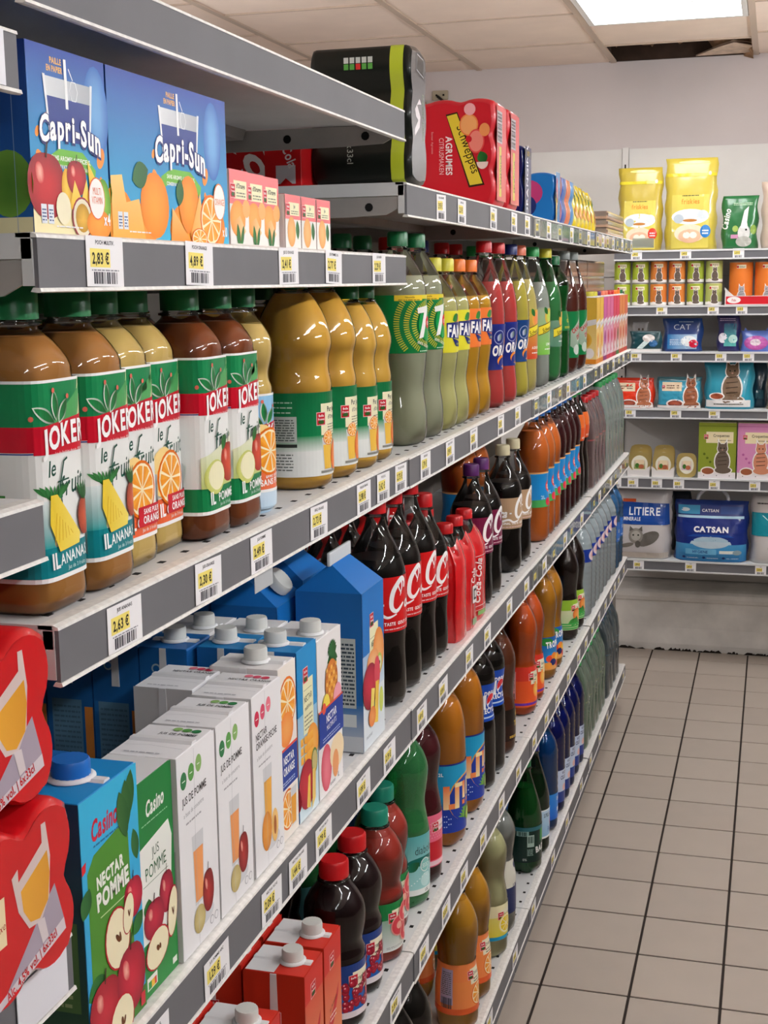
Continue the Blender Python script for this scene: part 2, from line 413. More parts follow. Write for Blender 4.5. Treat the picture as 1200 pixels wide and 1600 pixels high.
for ci, x0 in enumerate(XS[:-1]):
    x1 = XS[ci+1]; lampcol = abs(x1+0.115) < .01
    off = {0: 0.28, 1: 0.52}.get(ci % 2, 0)
    ys = [6.0, 5.58, 5.12, 4.53] if lampcol else [6.0, 5.48 + (0.22 if ci % 2 else 0)]
    while ys[-1] > -1.9: ys.append(ys[-1]-0.6)
    ys.append(-2.5)
    for j in range(len(ys)-1):
        ya, yb = ys[j+1], ys[j]
        if ya < yb-.02 and -2.5 < ya: bars.box(x0+.012, x1-.012, ya-.006, ya+.006, CZ-.0035, CZ+.003)
        if lampcol and (j == 0): continue                      # the missing tile by the wall
        if lampcol and j == 2: ceiling_lamp(x0+.014, x1-.014, ya+.008, yb-.008, 'bright square ceiling light panel beside the missing tile'); continue
        ctile(x0+.006, x1-.006, ya+.004, yb-.004)
struct('ceiling_grid', bars.mesh('ceiling_grid', M_tbar), ceil)
struct('void_shade_board', MB().box(-.72, -.10, 5.985, 5.998, CZ, 2.76).box(-.72, -.71, 5.58, 5.985, CZ+.005, 2.76).box(-.11, -.10, 5.58, 5.985, CZ+.005, 2.76).mesh('void_shade_board', M_void), ceil)['kind'] = 'stuff'  # dark boards added to put shade into the ceiling hole
# fluorescent tube battens added out of view to brighten ceiling and shelves
M_fill_tube = mat('fill_tube_glow', 'ffffff', .5, emit=FILL_TUBE_POWER)
for i_, (x, y) in enumerate(((.72, -.7), (.72, 1.2), (.72, 3.0), (.72, 4.75), (1.9, 2.2), (-2.2, 3.6), (-2.2, .8))):
    r = root('fill_tube_light', 'fluorescent tube batten added out of view as fill light, %s counted along the right aisle' % ['first', 'second', 'third', 'fourth', 'fifth', 'sixth', 'seventh'][i_], 'light', (x, y, 2.10))
    part('tube', MB().tube([(0,-.6,0),(0,.6,0)], .019, 12).mesh('tube', M_fill_tube), r)
    part('batten', MB().bbox(-.03, .03, -.62, .62, .03, .07, .004).mesh('batten', M_lampframe), r)
    for s in (-.58, .58): part('hanger', MB().box(-.004, .004, s-.004, s+.004, .07, CZ-2.10-.001).mesh('hanger', M_lampframe), r)
# torn insulation in the hole
tw = MB(); n = 16
vs = []; 
for i in range(n):
    for j in range(6):
        x = -0.69+0.565*i/(n-1); t = i/(n-1); y = 5.60+0.4*j/5
        z = CZ+0.115-0.05*j/5 + 0.03*sin(i*1.7+j)+0.02*rnd.random() - (0.075*max(0, t-.55)/.45 if j > 2 else 0)
        vs.append((x, y, z))
tw.add(vs, [(i*6+j, i*6+j+1, i*6+j+7, i*6+j+6) for i in range(n-1) for j in range(5)], 0, True)
tw.box(-.70, -.12, 5.58, 5.586, CZ-.002, CZ+.03)
struct('torn_insulation', tw.mesh('torn_insulation', M_wool), ceil)
tw = MB(); tw.add([(-.36,5.98,CZ+.002),(-.13,5.98,CZ+.004),(-.13,5.82,CZ+.008),(-.2,5.80,CZ+.02),(-.27,5.86,CZ+.012)], [(0,1,2,3,4)]); tw.add([(-.36,5.98,CZ+.006),(-.13,5.98,CZ+.016),(-.13,5.82,CZ+.02),(-.2,5.80,CZ+.03),(-.27,5.86,CZ+.02)], [(4,3,2,1,0)])
struct('broken_tile', tw.mesh('broken_tile', mat('broken_tile', 'dcc4ae', 0.9, noise=.25, nscale=30)), ceil)

# socket, cable on the back wall
r = root('wall_socket', 'small beige wall socket block high on the back wall', 'socket', (-1.46, 6.0, 2.405))
part('plate', MB().bbox(-.035, .035, -.014, 0, -.02, .02, .003).mesh('plate', mat('socket_plastic', 'b0a58e', .5)), r)
part('holes', MB().box(-.02, -.012, -.016, -.013, -.004, .004).box(.012, .02, -.016, -.013, -.004, .004).mesh('holes', mat('dark_hole', '1c1816', .9)), r)
o = part('cable', MB().tube([(-1.47,5.98,2.40),(-1.44,5.97,2.375),(-1.42,5.97,2.33),(-1.41,5.97,2.27),(-1.405,5.975,2.15),(-1.40,5.98,1.9)], .006).mesh('cable', mat('black_rubber', '141414', .5)))
o['label'] = 'black cable arching down the back wall beside the socket'; o['category'] = 'cable'
o = part('taped_bundle', MB().lathe([(0,.03),(.01,.04),(.12,.045),(.25,.04),(.26,.02)], 16).mesh('bundle', mat('kraft', 'c4a888', .8, noise=.3, nscale=25)), None, (-1.55, 5.94, 2.12))
o['label'] = 'pale beige taped pipe bundle on the back wall behind the cable'; o['category'] = 'pipe'

# ================================================================ SHELVING
M_white = mat('shelf_white', 'dcdedf', 0.45, noise=0.06, nscale=18)
M_worn = mat('worn_edge', 'ecebe8', 0.5, noise=0.16, nscale=140)
M_grey = mat('rail_grey', '6c6c70', 0.6, spec=.25, noise=0.06, nscale=12)
M_metal = mat('shelf_metal', 'b4b0ac', 0.42, metal=0.3, noise=0.12, nscale=20)
M_back = mat('back_panel', 'a29a92', 0.6)
M_dark = mat('slot_dark', '0c0a0a', 0.9)
XF = -0.500
def tag_art(title, price):
    a = Art(); a.rect(0, 0, .060, .038, 'f2f1f4')
    a.text(title, .030, .0318, .0030, '2a2a34', w=1.0, off=.02)
    a.rect(.006, .0145, .038, .0285, 'f3e27a'); a.text(price, .0225, .0172, .0082, '2c2a22', w=.80, off=.03)
    a.lines(.008, .0118, .052, .0138, 1, '8a8a94')
    a.bars(.011, .002, .050, .0110, '3a3a44', 22); return a
_tag = {}
def tag_mesh(title, price, yf=True):
    k = (title, price, yf)
    if k not in _tag:
        f = (lambda u, v, h: (h, u-.030, v)) if yf else (lambda u, v, h: (u*.72-.0216, -h, v))
        _tag[k] = tag_art(title, price).build('price_tag', f, m=print_mat('paper_tag', .6))
    return _tag[k]
PRICES = ['1,99 €', '2,15 €', '0,99 €', '1,49 €', '2,35 €', '1,79 €', '3,10 €', '2,05 €']
def shelf(label, y0, y1, z, lip=.045, depth=.47, tags=(), strip=None, xf=XF, white_rail=False):
    L = y1-y0-.006; r = root('gondola_shelf', label, 'shelf', (xf, y0+.003, z))
    m = MB(); m.box(-depth, -.004, 0, L, -.018, 0); m.box(-.012, -.003, 0, L, -lip*.9, -.004)
    part('deck', m.mesh('deck', M_white), r)
    e = MB(); e.prism([(-.016,0.0),(-.004,.0005),(.0005,-.001),(.0010,-.0034),(-.001,-.0034),(-.016,-.003)], 'y', 0, L); e.prism([(-.004,-lip+.003),(.0016,-lip+.0026),(.0024,-lip),(0,-lip-.0008),(-.006,-lip)], 'y', 0, L)
    part('edge_trim', e.mesh('edge_trim', M_worn), r)
    part('price_rail', MB().box(-.003, .0004, .001, L-.001, -lip+.0015, -.0028).mesh('price_rail', M_white if white_rail else M_grey), r)
    h = MB(); n = int(L/.05)
    for i in range(n):
        y = .03+i*.05; h.box(-.028, -.022, y-.004, y+.004, -.001, .0004)
        if i % 2: h.box(-.058, -.052, y-.004, y+.004, -.001, .0004)
    o = part('deck_slots', h.mesh('deck_slots', M_dark), r); o['kind'] = 'stuff'
    for yy in (.002, L-.005):
        br = part('bracket', MB().prism([(-.012,-.020),(-.014,-.036),(-.03,-.044),(-.08,-.046),(-depth,-.050),(-depth,-.019),(-.012,-.019)], 'y', yy, yy+.003).mesh('bracket', M_metal), r)
        for q in (.055, .17):
            vs = [(-q+.006*cos(t*pi/5), yy-.0006, -.033+.006*sin(t*pi/5)) for t in range(10)]
            hm = MB(); hm.add(vs, [tuple(range(10))[::-1]]); part('rivet_hole', hm.mesh('rivet_hole', M_dark), br)
    part('stiffener', MB().prism([(-.27,-.018),(-.23,-.018),(-.235,-.032),(-.265,-.032)], 'y', .01, L-.01).mesh('stiffener', M_metal), r)
    if strip:
        part('ticket_strip', MB().box(.0005, .0014, .01, L-.01, -lip+.006, -.007).mesh('ticket_strip', film('strip_film', 'e6ece8', haze=.25)), r)
    if z < .2: part('plinth', MB().box(-.04, -.03, 0, L, -z, -.0185).mesh('plinth', M_grey), r)
    for i, t in enumerate(tags):
        yy, ti, pr = t; a = radians(random.uniform(-2, 2))
        part('price_tag', tag_mesh(ti, pr), r, (.0012+.0003*(i % 2), yy-y0-.003, -lip+.003), (a, 0, 0))
    return r
YJ = [-0.35, 0.850, 1.846, 2.866, 3.888, 4.940]
def far_tags(y0, y1, step, seed):
    rr = random.Random(seed); out = []; y = y0+.06
    while y < y1-.04: out.append((y, rr.choice(['SODA 1,5L', 'LIMONADE', 'JUS DE FRUITS', 'EAU 1L', 'THE GLACE']), rr.choice(PRICES))); y += step*rr.uniform(.8, 1.3)
    return out
T = {}
shelf('empty topmost shelf above the blue juice boxes, nearest full bay', YJ[1], YJ[2], 1.824, .042)
shelf('upper shelf carrying the blue juice boxes, nearest full bay', YJ[1], YJ[2], 1.628, .041, tags=[(.952,'POCH MULTIV.','2,83 €'),(1.130,'POCH ORANGE','4,89 €'),(1.364,'JUS D ORANGE','2,41 €'),(1.515,'JUS POMMES X6','2,77 €'),(1.705,'JUS RAISIN','2,29 €')])
shelf('shelf carrying the red-banded fruit juice bottles, nearest full bay', YJ[1], YJ[2], 1.344, .046, tags=[(.957,'JUS ANANAS','2,63 €'),(1.125,'JUS ORANGE','2,30 €'),(1.262,'JUS POMME','2,49 €'),(1.443,'BRIQ. ORANGE','2,73 €'),(1.622,'PUR JUS ORANG','2,98 €'),(1.71,'PUR JUS 1L','2,42 €'),(1.80,'PUR JUS RAISIN','2,75 €')])
shelf('shelf carrying white and blue juice cartons, nearest full bay', YJ[1], YJ[2], .968, .053, tags=[(.975,'JUS POMME 1L','1,99 €'),(1.113,'JUS POMME ABC','1,29 €'),(1.262,'NECTAR PECHE','2,09 €'),(1.345,'NECTAR ORANGE','1,44 €'),(1.437,'NECTAR MULTI','1,79 €'),(1.60,'NECTAR','1,99 €'),(1.725,'BRIQUE','2,19 €')])
shelf('shelf carrying the red cartons and berry juice bottles, nearest full bay', YJ[1], YJ[2], .579, .05, tags=[(1.2,'JUS POMME','1,15 €'),(1.45,'CRANBERRY','2,39 €'),(1.74,'PAMPLEMOUSSE','2,19 €')])
shelf('lowest shelf of the nearest full bay, just above the floor', YJ[1], YJ[2], .165, .05)
for b, (nm, z, lip) in enumerate([('top shelf holding multipacks', 1.728, .047), ('second shelf holding tall soda bottles', 1.342, .045), ('third shelf holding cola bottles', .966, .052), ('fourth shelf holding orange soda bottles', .577, .052), ('bottom shelf at floor level', .165, .05)]):
    for u in (2, 3, 4):
        y0, y1 = YJ[u], YJ[u+1]
        tg = far_tags(y0, y1, [.17, .15, .14][u-2] if b < 4 else .25, b*10+u)
        if b == 0 and u == 2: tg = [(2.05,'SODA AGRUMES','3,95 €'),(2.19,'LIMONADE','2,15 €'),(2.45,'SODA X6','1,99 €'),(2.65,'SODA X6','2,35 €'),(2.80,'COLA X6','3,10 €')]
        if b == 1 and u == 2: tg = [(1.94,'LIMONADE','1,79 €'),(2.10,'SODA CITRON','1,99 €'),(2.28,'SODA ORANGE','2,05 €'),(2.52,'SODA ROUGE','2,35 €'),(2.7,'SODA','2,35 €')]
        shelf('%s, %s bay past the juice bay' % (nm, ['first', 'second', 'third and farthest'][u-2]), y0, y1, z-.0015*(u == 3), lip, tags=tg, strip=(u > 2 and b < 3))
# bay nearest the camera (only its shelf ends show)
shelf('grey shelf end at left edge level with the pineapple bottles', YJ[0], .846, 1.440, .044)
r_ = shelf('grey shelf end at lower left under the red beer packs', YJ[0], .852, 1.106, .047)
part('blank_ticket', MB().box(0, .0006, -.035, .035, -.019, .019).mesh('blank_ticket', mat('blank_paper', 'e6e6ee', .6)), r_, (.0016, .802-YJ[0]-.003, -.0235))
r_ = shelf('grey shelf end at upper left beside the blue juice boxes', YJ[0], .846, 1.762, .042)
part('blank_ticket', MB().box(0, .0006, -.03, .03, -.018, .018).mesh('blank_ticket', MATS['blank_paper']), r_, (.0016, .79-YJ[0], -.021))
# frames: one per bay
for u in range(5):
    y0, y1 = YJ[u], YJ[u+1]; top = 1.93 if u < 2 else 1.79
    r = root('shelving_bay', '%s grey metal bay frame behind the shelves' % ['beige nearest, cut off at left,', 'nearest full-width', 'second full-width', 'third full-width', 'farthest'][u], 'shelving', (0, y0, 0))
    part('back_panel', MB().box(-.985, -.975, .0, y1-y0-.001, .1, top).mesh('back_panel', M_back), r)
    m = MB(); m.box(-1.03, -.986, -.015, .015, 0, top+.01)
    part('upright', m.mesh('upright', M_metal), r)
part_end = root('gondola_end_panel', 'grey end panel closing the far end of the gondola', 'shelving', (0, YJ[5], 0))
part('panel', MB().box(-.985, -.54, .001, .012, 0, .60).mesh('panel', M_back), part_end)
part('post', MB().box(-1.03, -.99, .001, .03, 0, 1.8).mesh('post', M_metal), part_end)

# back wall shelving
M_pan = mat('wall_panel', 'e4e2df', .6, noise=.04, nscale=6)
for i, (xa, xb, lb) in enumerate([(-1.64, -.655, 'pale perforated panel run left of the slotted upright'), (-.625, .36, 'pale panel run behind the pet food shelves'), (.39, 1.4, 'pale panel run at far right of the back wall')]):
    r = root('wall_panel', lb, 'panel', (xa, 5.965, 0))
    for j, (za, zb) in enumerate([(.275, .7), (.703, 1.1), (1.103, 1.6), (1.603, 2.14)]): part('panel', MB().box(0, xb-xa, 0, .012, za, zb).mesh('panel', M_pan), r)
for x in (-.64, .375):
    r = root('slotted_upright', 'slotted grey upright between back wall panels, %s' % ('left of the yellow bags' if x < 0 else 'right of frame'), 'upright', (x, 5.955, .275))
    part('post', MB().box(-.013, .013, 0, .03, 0, 1.87).mesh('post', M_pan), r)
    m = MB()
    for i in range(36): m.box(-.003, .003, -.0006, .0005, .03+.05*i, .05+.05*i)
    o = part('slots', m.mesh('slots', M_dark), r); o['kind'] = 'stuff'
def back_shelf(label, z, lip, tags):
    r = root('wall_shelf', label, 'shelf', (-.63, 5.5, z)); L = .985
    part('deck', MB().box(0, L, .003, .455, -.018, 0).box(0, L, .002, .01, -lip*.9, -.002).mesh('deck', M_white), r)
    part('edge_trim', MB().box(0, L, -.004, .012, -.006, .001).box(0, L, -.004, .004, -lip-.001, -lip+.005).mesh('edge_trim', M_white), r)
    part('price_rail', MB().box(.002, L-.002, -.001, .003, -lip+.005, -.006).mesh('price_rail', M_grey), r)
    for x in (.001, L-.004): part('bracket', MB().prism([(.01,-.019),(.02,-.05),(.455,-.09),(.455,-.019)], 'x', x, x+.003).mesh('bracket', M_metal), r)
    for i, x in enumerate(tags): part('price_tag', tag_mesh('CHAT', PRICES[(i*3) % 8], False), r, (x+.63, -.0022, -lip+.002))
    return r
def bx(px): return (px-985)/377.0-.562   # reading of photo columns on the shelf front, used once to lay out tags
BZ = [1.703, 1.486, 1.303, 1.075, .795, .453]
for z, lip, nm, tg in [(BZ[0], .038, 'top shelf of pet food on back wall under yellow bags', (993, 1065, 1141)), (BZ[1], .038, 'second pet food shelf on back wall under the tins', (1032, 1107, 1148)), (BZ[2], .039, 'third pet shelf on back wall under small pouches', (995, 1055, 1120, 1160, 1198)),
        (BZ[3], .039, 'fourth pet shelf on back wall under the cat bags', (988, 1056, 1113, 1198)), (BZ[4], .046, 'fifth pet shelf on back wall under kibble boxes', (968, 994, 1030, 1063, 1116, 1175)), (BZ[5], .046, 'lowest shelf on back wall under cat litter sacks', (1005, 1084, 1188))]:
    back_shelf(nm, z, lip, [bx(p) for p in tg])

# ================================================================ BOTTLES
def catmull(pts, step=0.008):
    out = []
    n = len(pts)
    for i in range(n-1):
        p0, p1, p2, p3 = pts[max(i-1,0)], pts[i], pts[i+1], pts[min(i+2,n-1)]
        k = max(1, int(math.ceil((p2[0]-p1[0])/step)))
        for j in range(k):
            t = j/k; z = p1[0]+(p2[0]-p1[0])*t
            m1 = (p2[1]-p0[1])/(p2[0]-p0[0]+1e-9)*(p2[0]-p1[0]); m2 = (p3[1]-p1[1])/(p3[0]-p1[0]+1e-9)*(p2[0]-p1[0])
            r = (2*t**3-3*t*t+1)*p1[1]+(t**3-2*t*t+t)*m1+(-2*t**3+3*t*t)*p2[1]+(t**3-t*t)*m2
            out.append((z, r))
    out.append(pts[-1]); return out
def rad_at(prof, z):
    for (a, ra), (b, rb) in zip(prof, prof[1:]):
        if a <= z <= b: return ra+(rb-ra)*(z-a)/(b-a+1e-9)
    return prof[-1][1]
M_film = film('pet_film'); M_filmG = film('pet_film_green', 'a8e0b4'); M_filmB = film('pet_film_blue', '8fc4e8'); M_filmBd = film('pet_film_deep_blue', '4a86d8')
M_wrap = film('shrink_film', 'f4f6f6', haze=.12, rough=.1)
def liquid(key, col, kind='juice'):
    if kind == 'juice': return mat('liq_'+key, col, .4, spec=.15)
    if kind == 'clear': return film('liq_'+key, col, gloss=.5, rough=.06, haze=.62)
    if kind == 'tint': return film('liq_'+key, col, gloss=.5, rough=.08, haze=.80)
P_LABEL = print_mat('label_film', .28, coat=.2)
def bottle(prof, fill, liq, cap, capr=.0155, caph=.022, art=None, lab=None, film_m=None, sq=0, turn=0.0, petal=0, ribs=0, seg=32, cat='bottle', kind='soda_bottle', neck_ring=True, emboss=0, labmat=None, twist=0, steps=.008):
    """prof: (z, r) list from base to top of neck; lab = (z0, z1) band"""
    pr = catmull(prof, steps); Hn = prof[-1][0]
    def mod(t, z):
        k = 1.0
        if sq:
            wz = min(1, max(0, (prof[-3][0]-z)/.05)) 
            se = 1/((abs(cos(t))**sq+abs(sin(t))**sq)**(1/sq)); k = 1+(se-1)*wz
        if petal and z < .035: k *= 1-petal*(1-z/.035)*(0.5+0.5*cos(5*t))
        if ribs and (not lab or z < lab[0] or z > lab[1]) and z < prof[-3][0]: k *= 1+ribs*sin(z*2*pi/.017)
        if twist and (not lab or not lab[0] < z < lab[1]) and z < prof[-3][0]: k *= 1+twist*sin(8*t+z*60)
        return k
    parts = []
    shell = MB().lathe(pr, seg, mod, cap1=False).mesh('bottle', film_m or M_film)
    parts.append(('bottle', shell, None, []))
    lp = [(z, r-.0012) for z, r in pr if z <= fill]; lp[0] = (lp[0][0]+.001, lp[0][1])
    if liq: parts.append(('liquid', MB().lathe(lp, seg, mod).mesh('liquid', liq), None, []))
    cm = MB(); n = 40
    cm.lathe([(0,capr),(caph-.003,capr),(caph,capr*.9)], n, lambda t, z: 1+.018*cos(20*t), z0=Hn-.010)
    parts.append(('cap', cm.mesh('cap', cap), None, []))
    if neck_ring: parts.append(('neck_ring', MB().lathe([(0,capr*.9),(.001,capr*1.12),(.003,capr*1.12),(.004,capr*.9)], 24, z0=Hn-.0155).mesh('neck_ring', film_m or M_film), None, []))
    if art:
        z0, z1 = lab; rr = rad_at(pr, (z0+z1)/2)
        if sq:
            mf = on_cyl(rr+.0005, 0, turn, lambda t, z: 1/((abs(cos(t))**sq+abs(sin(t))**sq)**(1/sq)))
        else:
            def mf(u, v, h): 
                r = rad_at(pr, v)+.0005+h; return (r*cos(u/rr+turn), r*sin(u/rr+turn), v)
        a = art(z0, z1, rr*pi if not sq else mf.half)
        parts.append(('label', a.build('label', mf, strip=.005, gstep=.008, m=labmat or P_LABEL, vall=not sq), None, []))
    return dict(name=kind, cat=cat, parts=parts)
def place(pt, x, y, z, label, group=None, rz=0.0, rx=None, parts=True):
    r = root(pt['name'], label, pt['cat'], (x, y, z), rz, group)
    if rx: r.rotation_euler = (rx[0], rx[1], rz)
    for nm, me, lb, subs in pt['parts']:
        o = part(nm, me, r, label=lb)
        for n2, m2, l2 in subs: part(n2, m2, o, label=l2)
    return r
def capm(key, col): return mat('cap_'+key, col, .35, spec=.5)
CAP = {k: capm(k, v) for k, v in dict(green='0e6a3a', red='c4161c', yellow='d8cf3a', orange='f07a1c', navy='16246a', white='d8dad6', cream='d6ccA8'.lower(), purple='5a2468', blue='1c6ac0', limegreen='2c9a50', grey='8e9492', teal='16806a', clear='b8c4c4', coral='e8795a').items()}

# ---- label artwork
def full(z0, z1, hp, col, grad=None):
    a = Art(); a.rect(-hp, z0, hp, z1, col, grad); return a
def hat(a, x, y, k=1.0):
    for (dx, dy, rot, l) in ((-.013, .002, 150, .024), (0, .009, 95, .022), (.011, .004, 55, .020)):
        a.leaf(x+dx*k, y+dy*k, (l+.003)*k, .0052*k, rot, 'f4f6f0'); a.leaf(x+dx*k, y+dy*k, l*k, .0036*k, rot, '1f8a4c')
    for dx, dy in ((-.026, .000), (-.002, .021), (.019, .015)): a.ell(x+dx*k, y+dy*k, .0022*k, .0022*k, 'd86a5a', n=8)
def joker(fruit):
    band = {'ananas': '0f7c86', 'orange': 'e8663c', 'pomme': '16804a', 'pur': 'e8734c'}[fruit]
    def f(z0, z1, hp):
        a = full(z0, z1, hp, 'eef0ee'); H_ = z1-z0
        top = '15804c' if fruit != 'pur' else '8ec4ea'
        a.rect(-hp, z1-.034, hp, z1-.002, top); a.poly([(.016,z1-.034),(.038,z1-.034),(.038,z1-.002),(.026,z1-.002)], 'dfe6b0')
        if fruit != 'pur': a.poly([(-.02,z1-.034),(.02,z1-.034),(.034,z1-.004),(.018,z1-.02)], '4ea05c')
        a.rect(-hp, z1-.053, -.01, z1-.034, 'c4122a'); a.rect(-hp, z1-.0545, -.012, z1-.0535, '2c3c8c')
        a.poly([(-.036,z1-.055),(.04,z1-.057),(.04,z1-.028),(.012,z1-.030),(-.036,z1-.035)], 'c4122a')
        hat(a, -.012, z1-.028, .95)
        a.text('JOKER', .002, z1-.0515, .0165, 'ffffff', w=.78, sh=.08, rot=4, off=.035, arc=.002)
        a.text('Jus de fruitier depuis 1936', .004, z1-.0565, .0024, 'f8e0e0', off=.01)
        if fruit != 'pur':
            a.text('le', -.020, z1-.072, .0120, '114a3c', w=.85, sh=.3, rot=6, off=.01); a.text('fruit', .008, z1-.088, .0155, '114a3c', w=.85, sh=.3, rot=6, off=.01)
            a.stroke([(-.009, z1-.098), (-.011, z1-.080), (-.004, z1-.062), (.001, z1-.060)], .0018, '114a3c'); a.stroke([(-.014, z1-.077), (.002, z1-.076)], .0012, '114a3c')
            a.rect(-hp, z0+.0035, hp, z0+.026, band)
        else: a.rect(-hp, z1-.13, hp, z1-.057, 'bcd8ee', ('e8eef4', 'v')); a.text('le Pur jus', 0, z1-.070, .009, '2050a0', w=.7, sh=.2, rot=5); a.rect(-hp, z0+.003, hp, z0+.022, band)
        zf = z0+.026
        if fruit == 'ananas':
            a.rect(-hp, z0+.026, -.02, z0+.062, '2a9a9c', ('e4eeee', 'v'))
            for i in range(9): a.leaf(-.030+.003*i, zf+.038+.001*abs(4-i), .018, .0020, 150-15*i, '3f8a4a')
            a.poly([(-.024,zf+.040),(-.016,zf+.040),(.014,zf+.006),(.012,zf-.002),(-.016,zf-.004),(-.026,zf+.018)], 'f0cf3c', ('f6e06a', 'h'))
            for i in range(6): a.stroke([(-.022+.005*i, zf+.002+.001*i), (-.018+.0035*i, zf+.026-.003*i)], .0006, 'd8a818')
            a.ell(.022, zf+.018, .010, .015, 'c85a3c', grad='8e3828'); 
            for i in range(5): a.leaf(.022+.003*(i-2), zf+.038, .016, .002, 120-15*i, '2c6a3a')
            t1, t2 = '1L', 'ANANAS'
        elif fruit in ('orange', 'pur'):
            a.ell(-.016, zf+.024, .020, .024, 'f7d890'); a.orange(-.004, zf+.018, .024, .026); t1, t2 = '1L', 'ORANGE'
            if fruit == 'pur': a.leaf(-.026, zf+.004, .02, .006, 150, '3f7a3c')
        else:
            a.poly([(-.036,zf),(.036,zf),(.036,zf+.05),(-.036,zf+.03)], 'c4d27c', ('eef0e0', 'v')); a.apple(.016, zf+.022, .018, .022, 'd24428', '9a2418'); a.leaf(.006, zf+.042, .018, .005, 60); a.ell(-.014, zf+.010, .019, .017, 'dfe49a', grad='c8cf6a'); a.ell(-.012, zf+.011, .016, .014, 'f3efc8'); t1, t2 = '1L', 'POMME'
        if fruit != 'pur': a.text(t1, -.022, z0+.010, .012, 'ffffff', w=.7, off=.03, rot=3); a.text(t2, .007, z0+.012, .0085, 'ffffff', w=.8, off=.02, rot=3); a.text('Jus de 3 fruits', .010, z0+.006, .0032, 'e8f4f4')
        else: a.text('SANS PULPE', .003, z0+.008, .0065, 'ffffff', w=.8, off=.03, rot=3); a.text('avec orange', .003, z0+.016, .004, 'ffffff', off=.02, rot=3)
        if fruit == 'orange': a.rect(-.012, z0+.011, .034, z0+.029, 'c81e30'); a.text('SANS PULPE', .012, z0+.022, .0045, 'ffffff', w=.8, off=.03); a.text('ORANGE', .012, z0+.0135, .0065, 'ffffff', w=.8, off=.03)
        a.rect(.0315, z0+.010, .044, z0+.052, 'f2f4f2'); a.rect(.0330, z0+.034, .0425, z0+.049, '1f6a44'); a.rect(.0330, z0+.014, .0355, z0+.026, '2c8a4c'); a.rect(.0358, z0+.014, .0385, z0+.026, 'e8d23a'); a.rect(.0388, z0+.014, .0425, z0+.026, 'e08a3c')
        a.rect(.0300, z1-.030, .0400, z1-.014, 'f0f4f0'); a.rect(.0312, z1-.028, .0388, z1-.016, '2a7a4c'); a.rect(.033, z1-.027, .0375, z1-.023, 'f0f4f0')
        # back of the label, near side
        a.lines(-.105, z0+.05, -.075, z1-.075, 9, '6a7a74'); a.rect(-.07, z1-.125, -.060, z1-.085, '3f8a3c'); a.bars(-.068, z1-.12, -.062, z1-.09, 'e8f0e8', 12, vert=False)
        a.rect(-hp, z1-.0022, hp, z1, 'f8f8f8'); a.rect(-hp, z0, hp, z0+.003, 'f8f8f8')
        return a
    return f
def purjus(z0, z1, hp):
    a = full(z0, z1, hp, 'e8ecea'); a.rect(-hp, z1-.052, hp, z1, '0f7a48', ('0e6a3c', 'v')); a.rect(-hp, z1-.07, hp, z1-.052, 'dfe8e2', ('2c8a58', 'v'))
    a.lines(-.085, z1-.024, -.045, z1-.006, 3, 'a8c4b0', .25); a.rect(-.086, z0+.042, -.040, z1-.028, 'b4bcb8'); a.lines(-.083, z0+.044, -.043, z1-.030, 9, '4a5450', .45); a.rect(-.086, z0+.036, -.040, z0+.040, '2c3230'); a.lines(-.083, z0+.008, -.045, z0+.030, 6, '6a726e', .4)
    for s in (.008,):
        a.rect(-.008, z1-.052, .036, z1-.014, 'f3efcc'); a.text('Pur Jus', .014, z1-.024, .0062, '22302a', w=.8, off=.02); a.text("d'Orange", .016, z1-.033, .005, '22302a', w=.8); a.lines(.004, z1-.05, .03, z1-.037, 4, '6a6a5a', .35); a.logo(-.008, z1-.032, .8)
    a.glass(.004, z0+.006, .022, .040, 'eec050'); a.orange(.006, z0+.045, .011, .009); a.ell(.024, z0+.022, .014, .02, 'ef8a3a', grad='e06a20'); a.rect(-.01, z0+.003, .03, z0+.006, '8a8a84')
    return a
def seven(z0, z1, hp):
    a = full(z0, z1, hp, '0c7a3e', ); a.rect(-.01, z1-.006, hp, z1, 'e8d83a'); a.rect(-.046, z1-.0085, .002, z1, 'f0d03a'); a.text('Nouvelle', -.022, z1-.0045, .003, '5a4a1a'); a.lines(-.04, z1-.0078, -.004, z1-.0055, 1, '7a641a')
    for R_, n in ((.028, 30), (.041, 44), (.056, 56)):
        for i in range(n):
            t = radians(95+185*i/(n-1)); c, s_ = cos(t), sin(t)*.98
            a.stroke([(.017+R_*c, (z0+z1)/2+R_*s_), (.017+(R_+.0085)*c, (z0+z1)/2+(R_+.0085)*s_)], .0016, 'c8c43a') if z0+.001 < (z0+z1)/2+(R_+.0085)*s_ < z1-.007 and z0+.001 < (z0+z1)/2+R_*s_ < z1-.007 else 0
    a.ell(.017, (z0+z1)/2, .025, .026, '129a4a')
    cy = (z0+z1)/2+.004
    a.poly([(-.010,cy+.020),(.016,cy+.024),(.017,cy+.017),(.003,cy-.024),(-.007,cy-.026),(.005,cy+.013),(-.009,cy+.012)], 'f4f6f4')
    a.ell(.018, cy-.002, .0085, .0095, 'd8202c'); a.text('UP', .018, cy-.006, .006, 'ffffff', w=.8, off=.03)
    a.text('100% GOUT', .004, z0+.010, .0042, 'e8f0e4', rot=-18, off=.02); a.lines(-.004, z0+.002, .03, z0+.0045, 1, 'e8f0e4'); a.lines(-.088, z0+.012, -.080, z1-.01, 9, '58a878', .3)
    return a
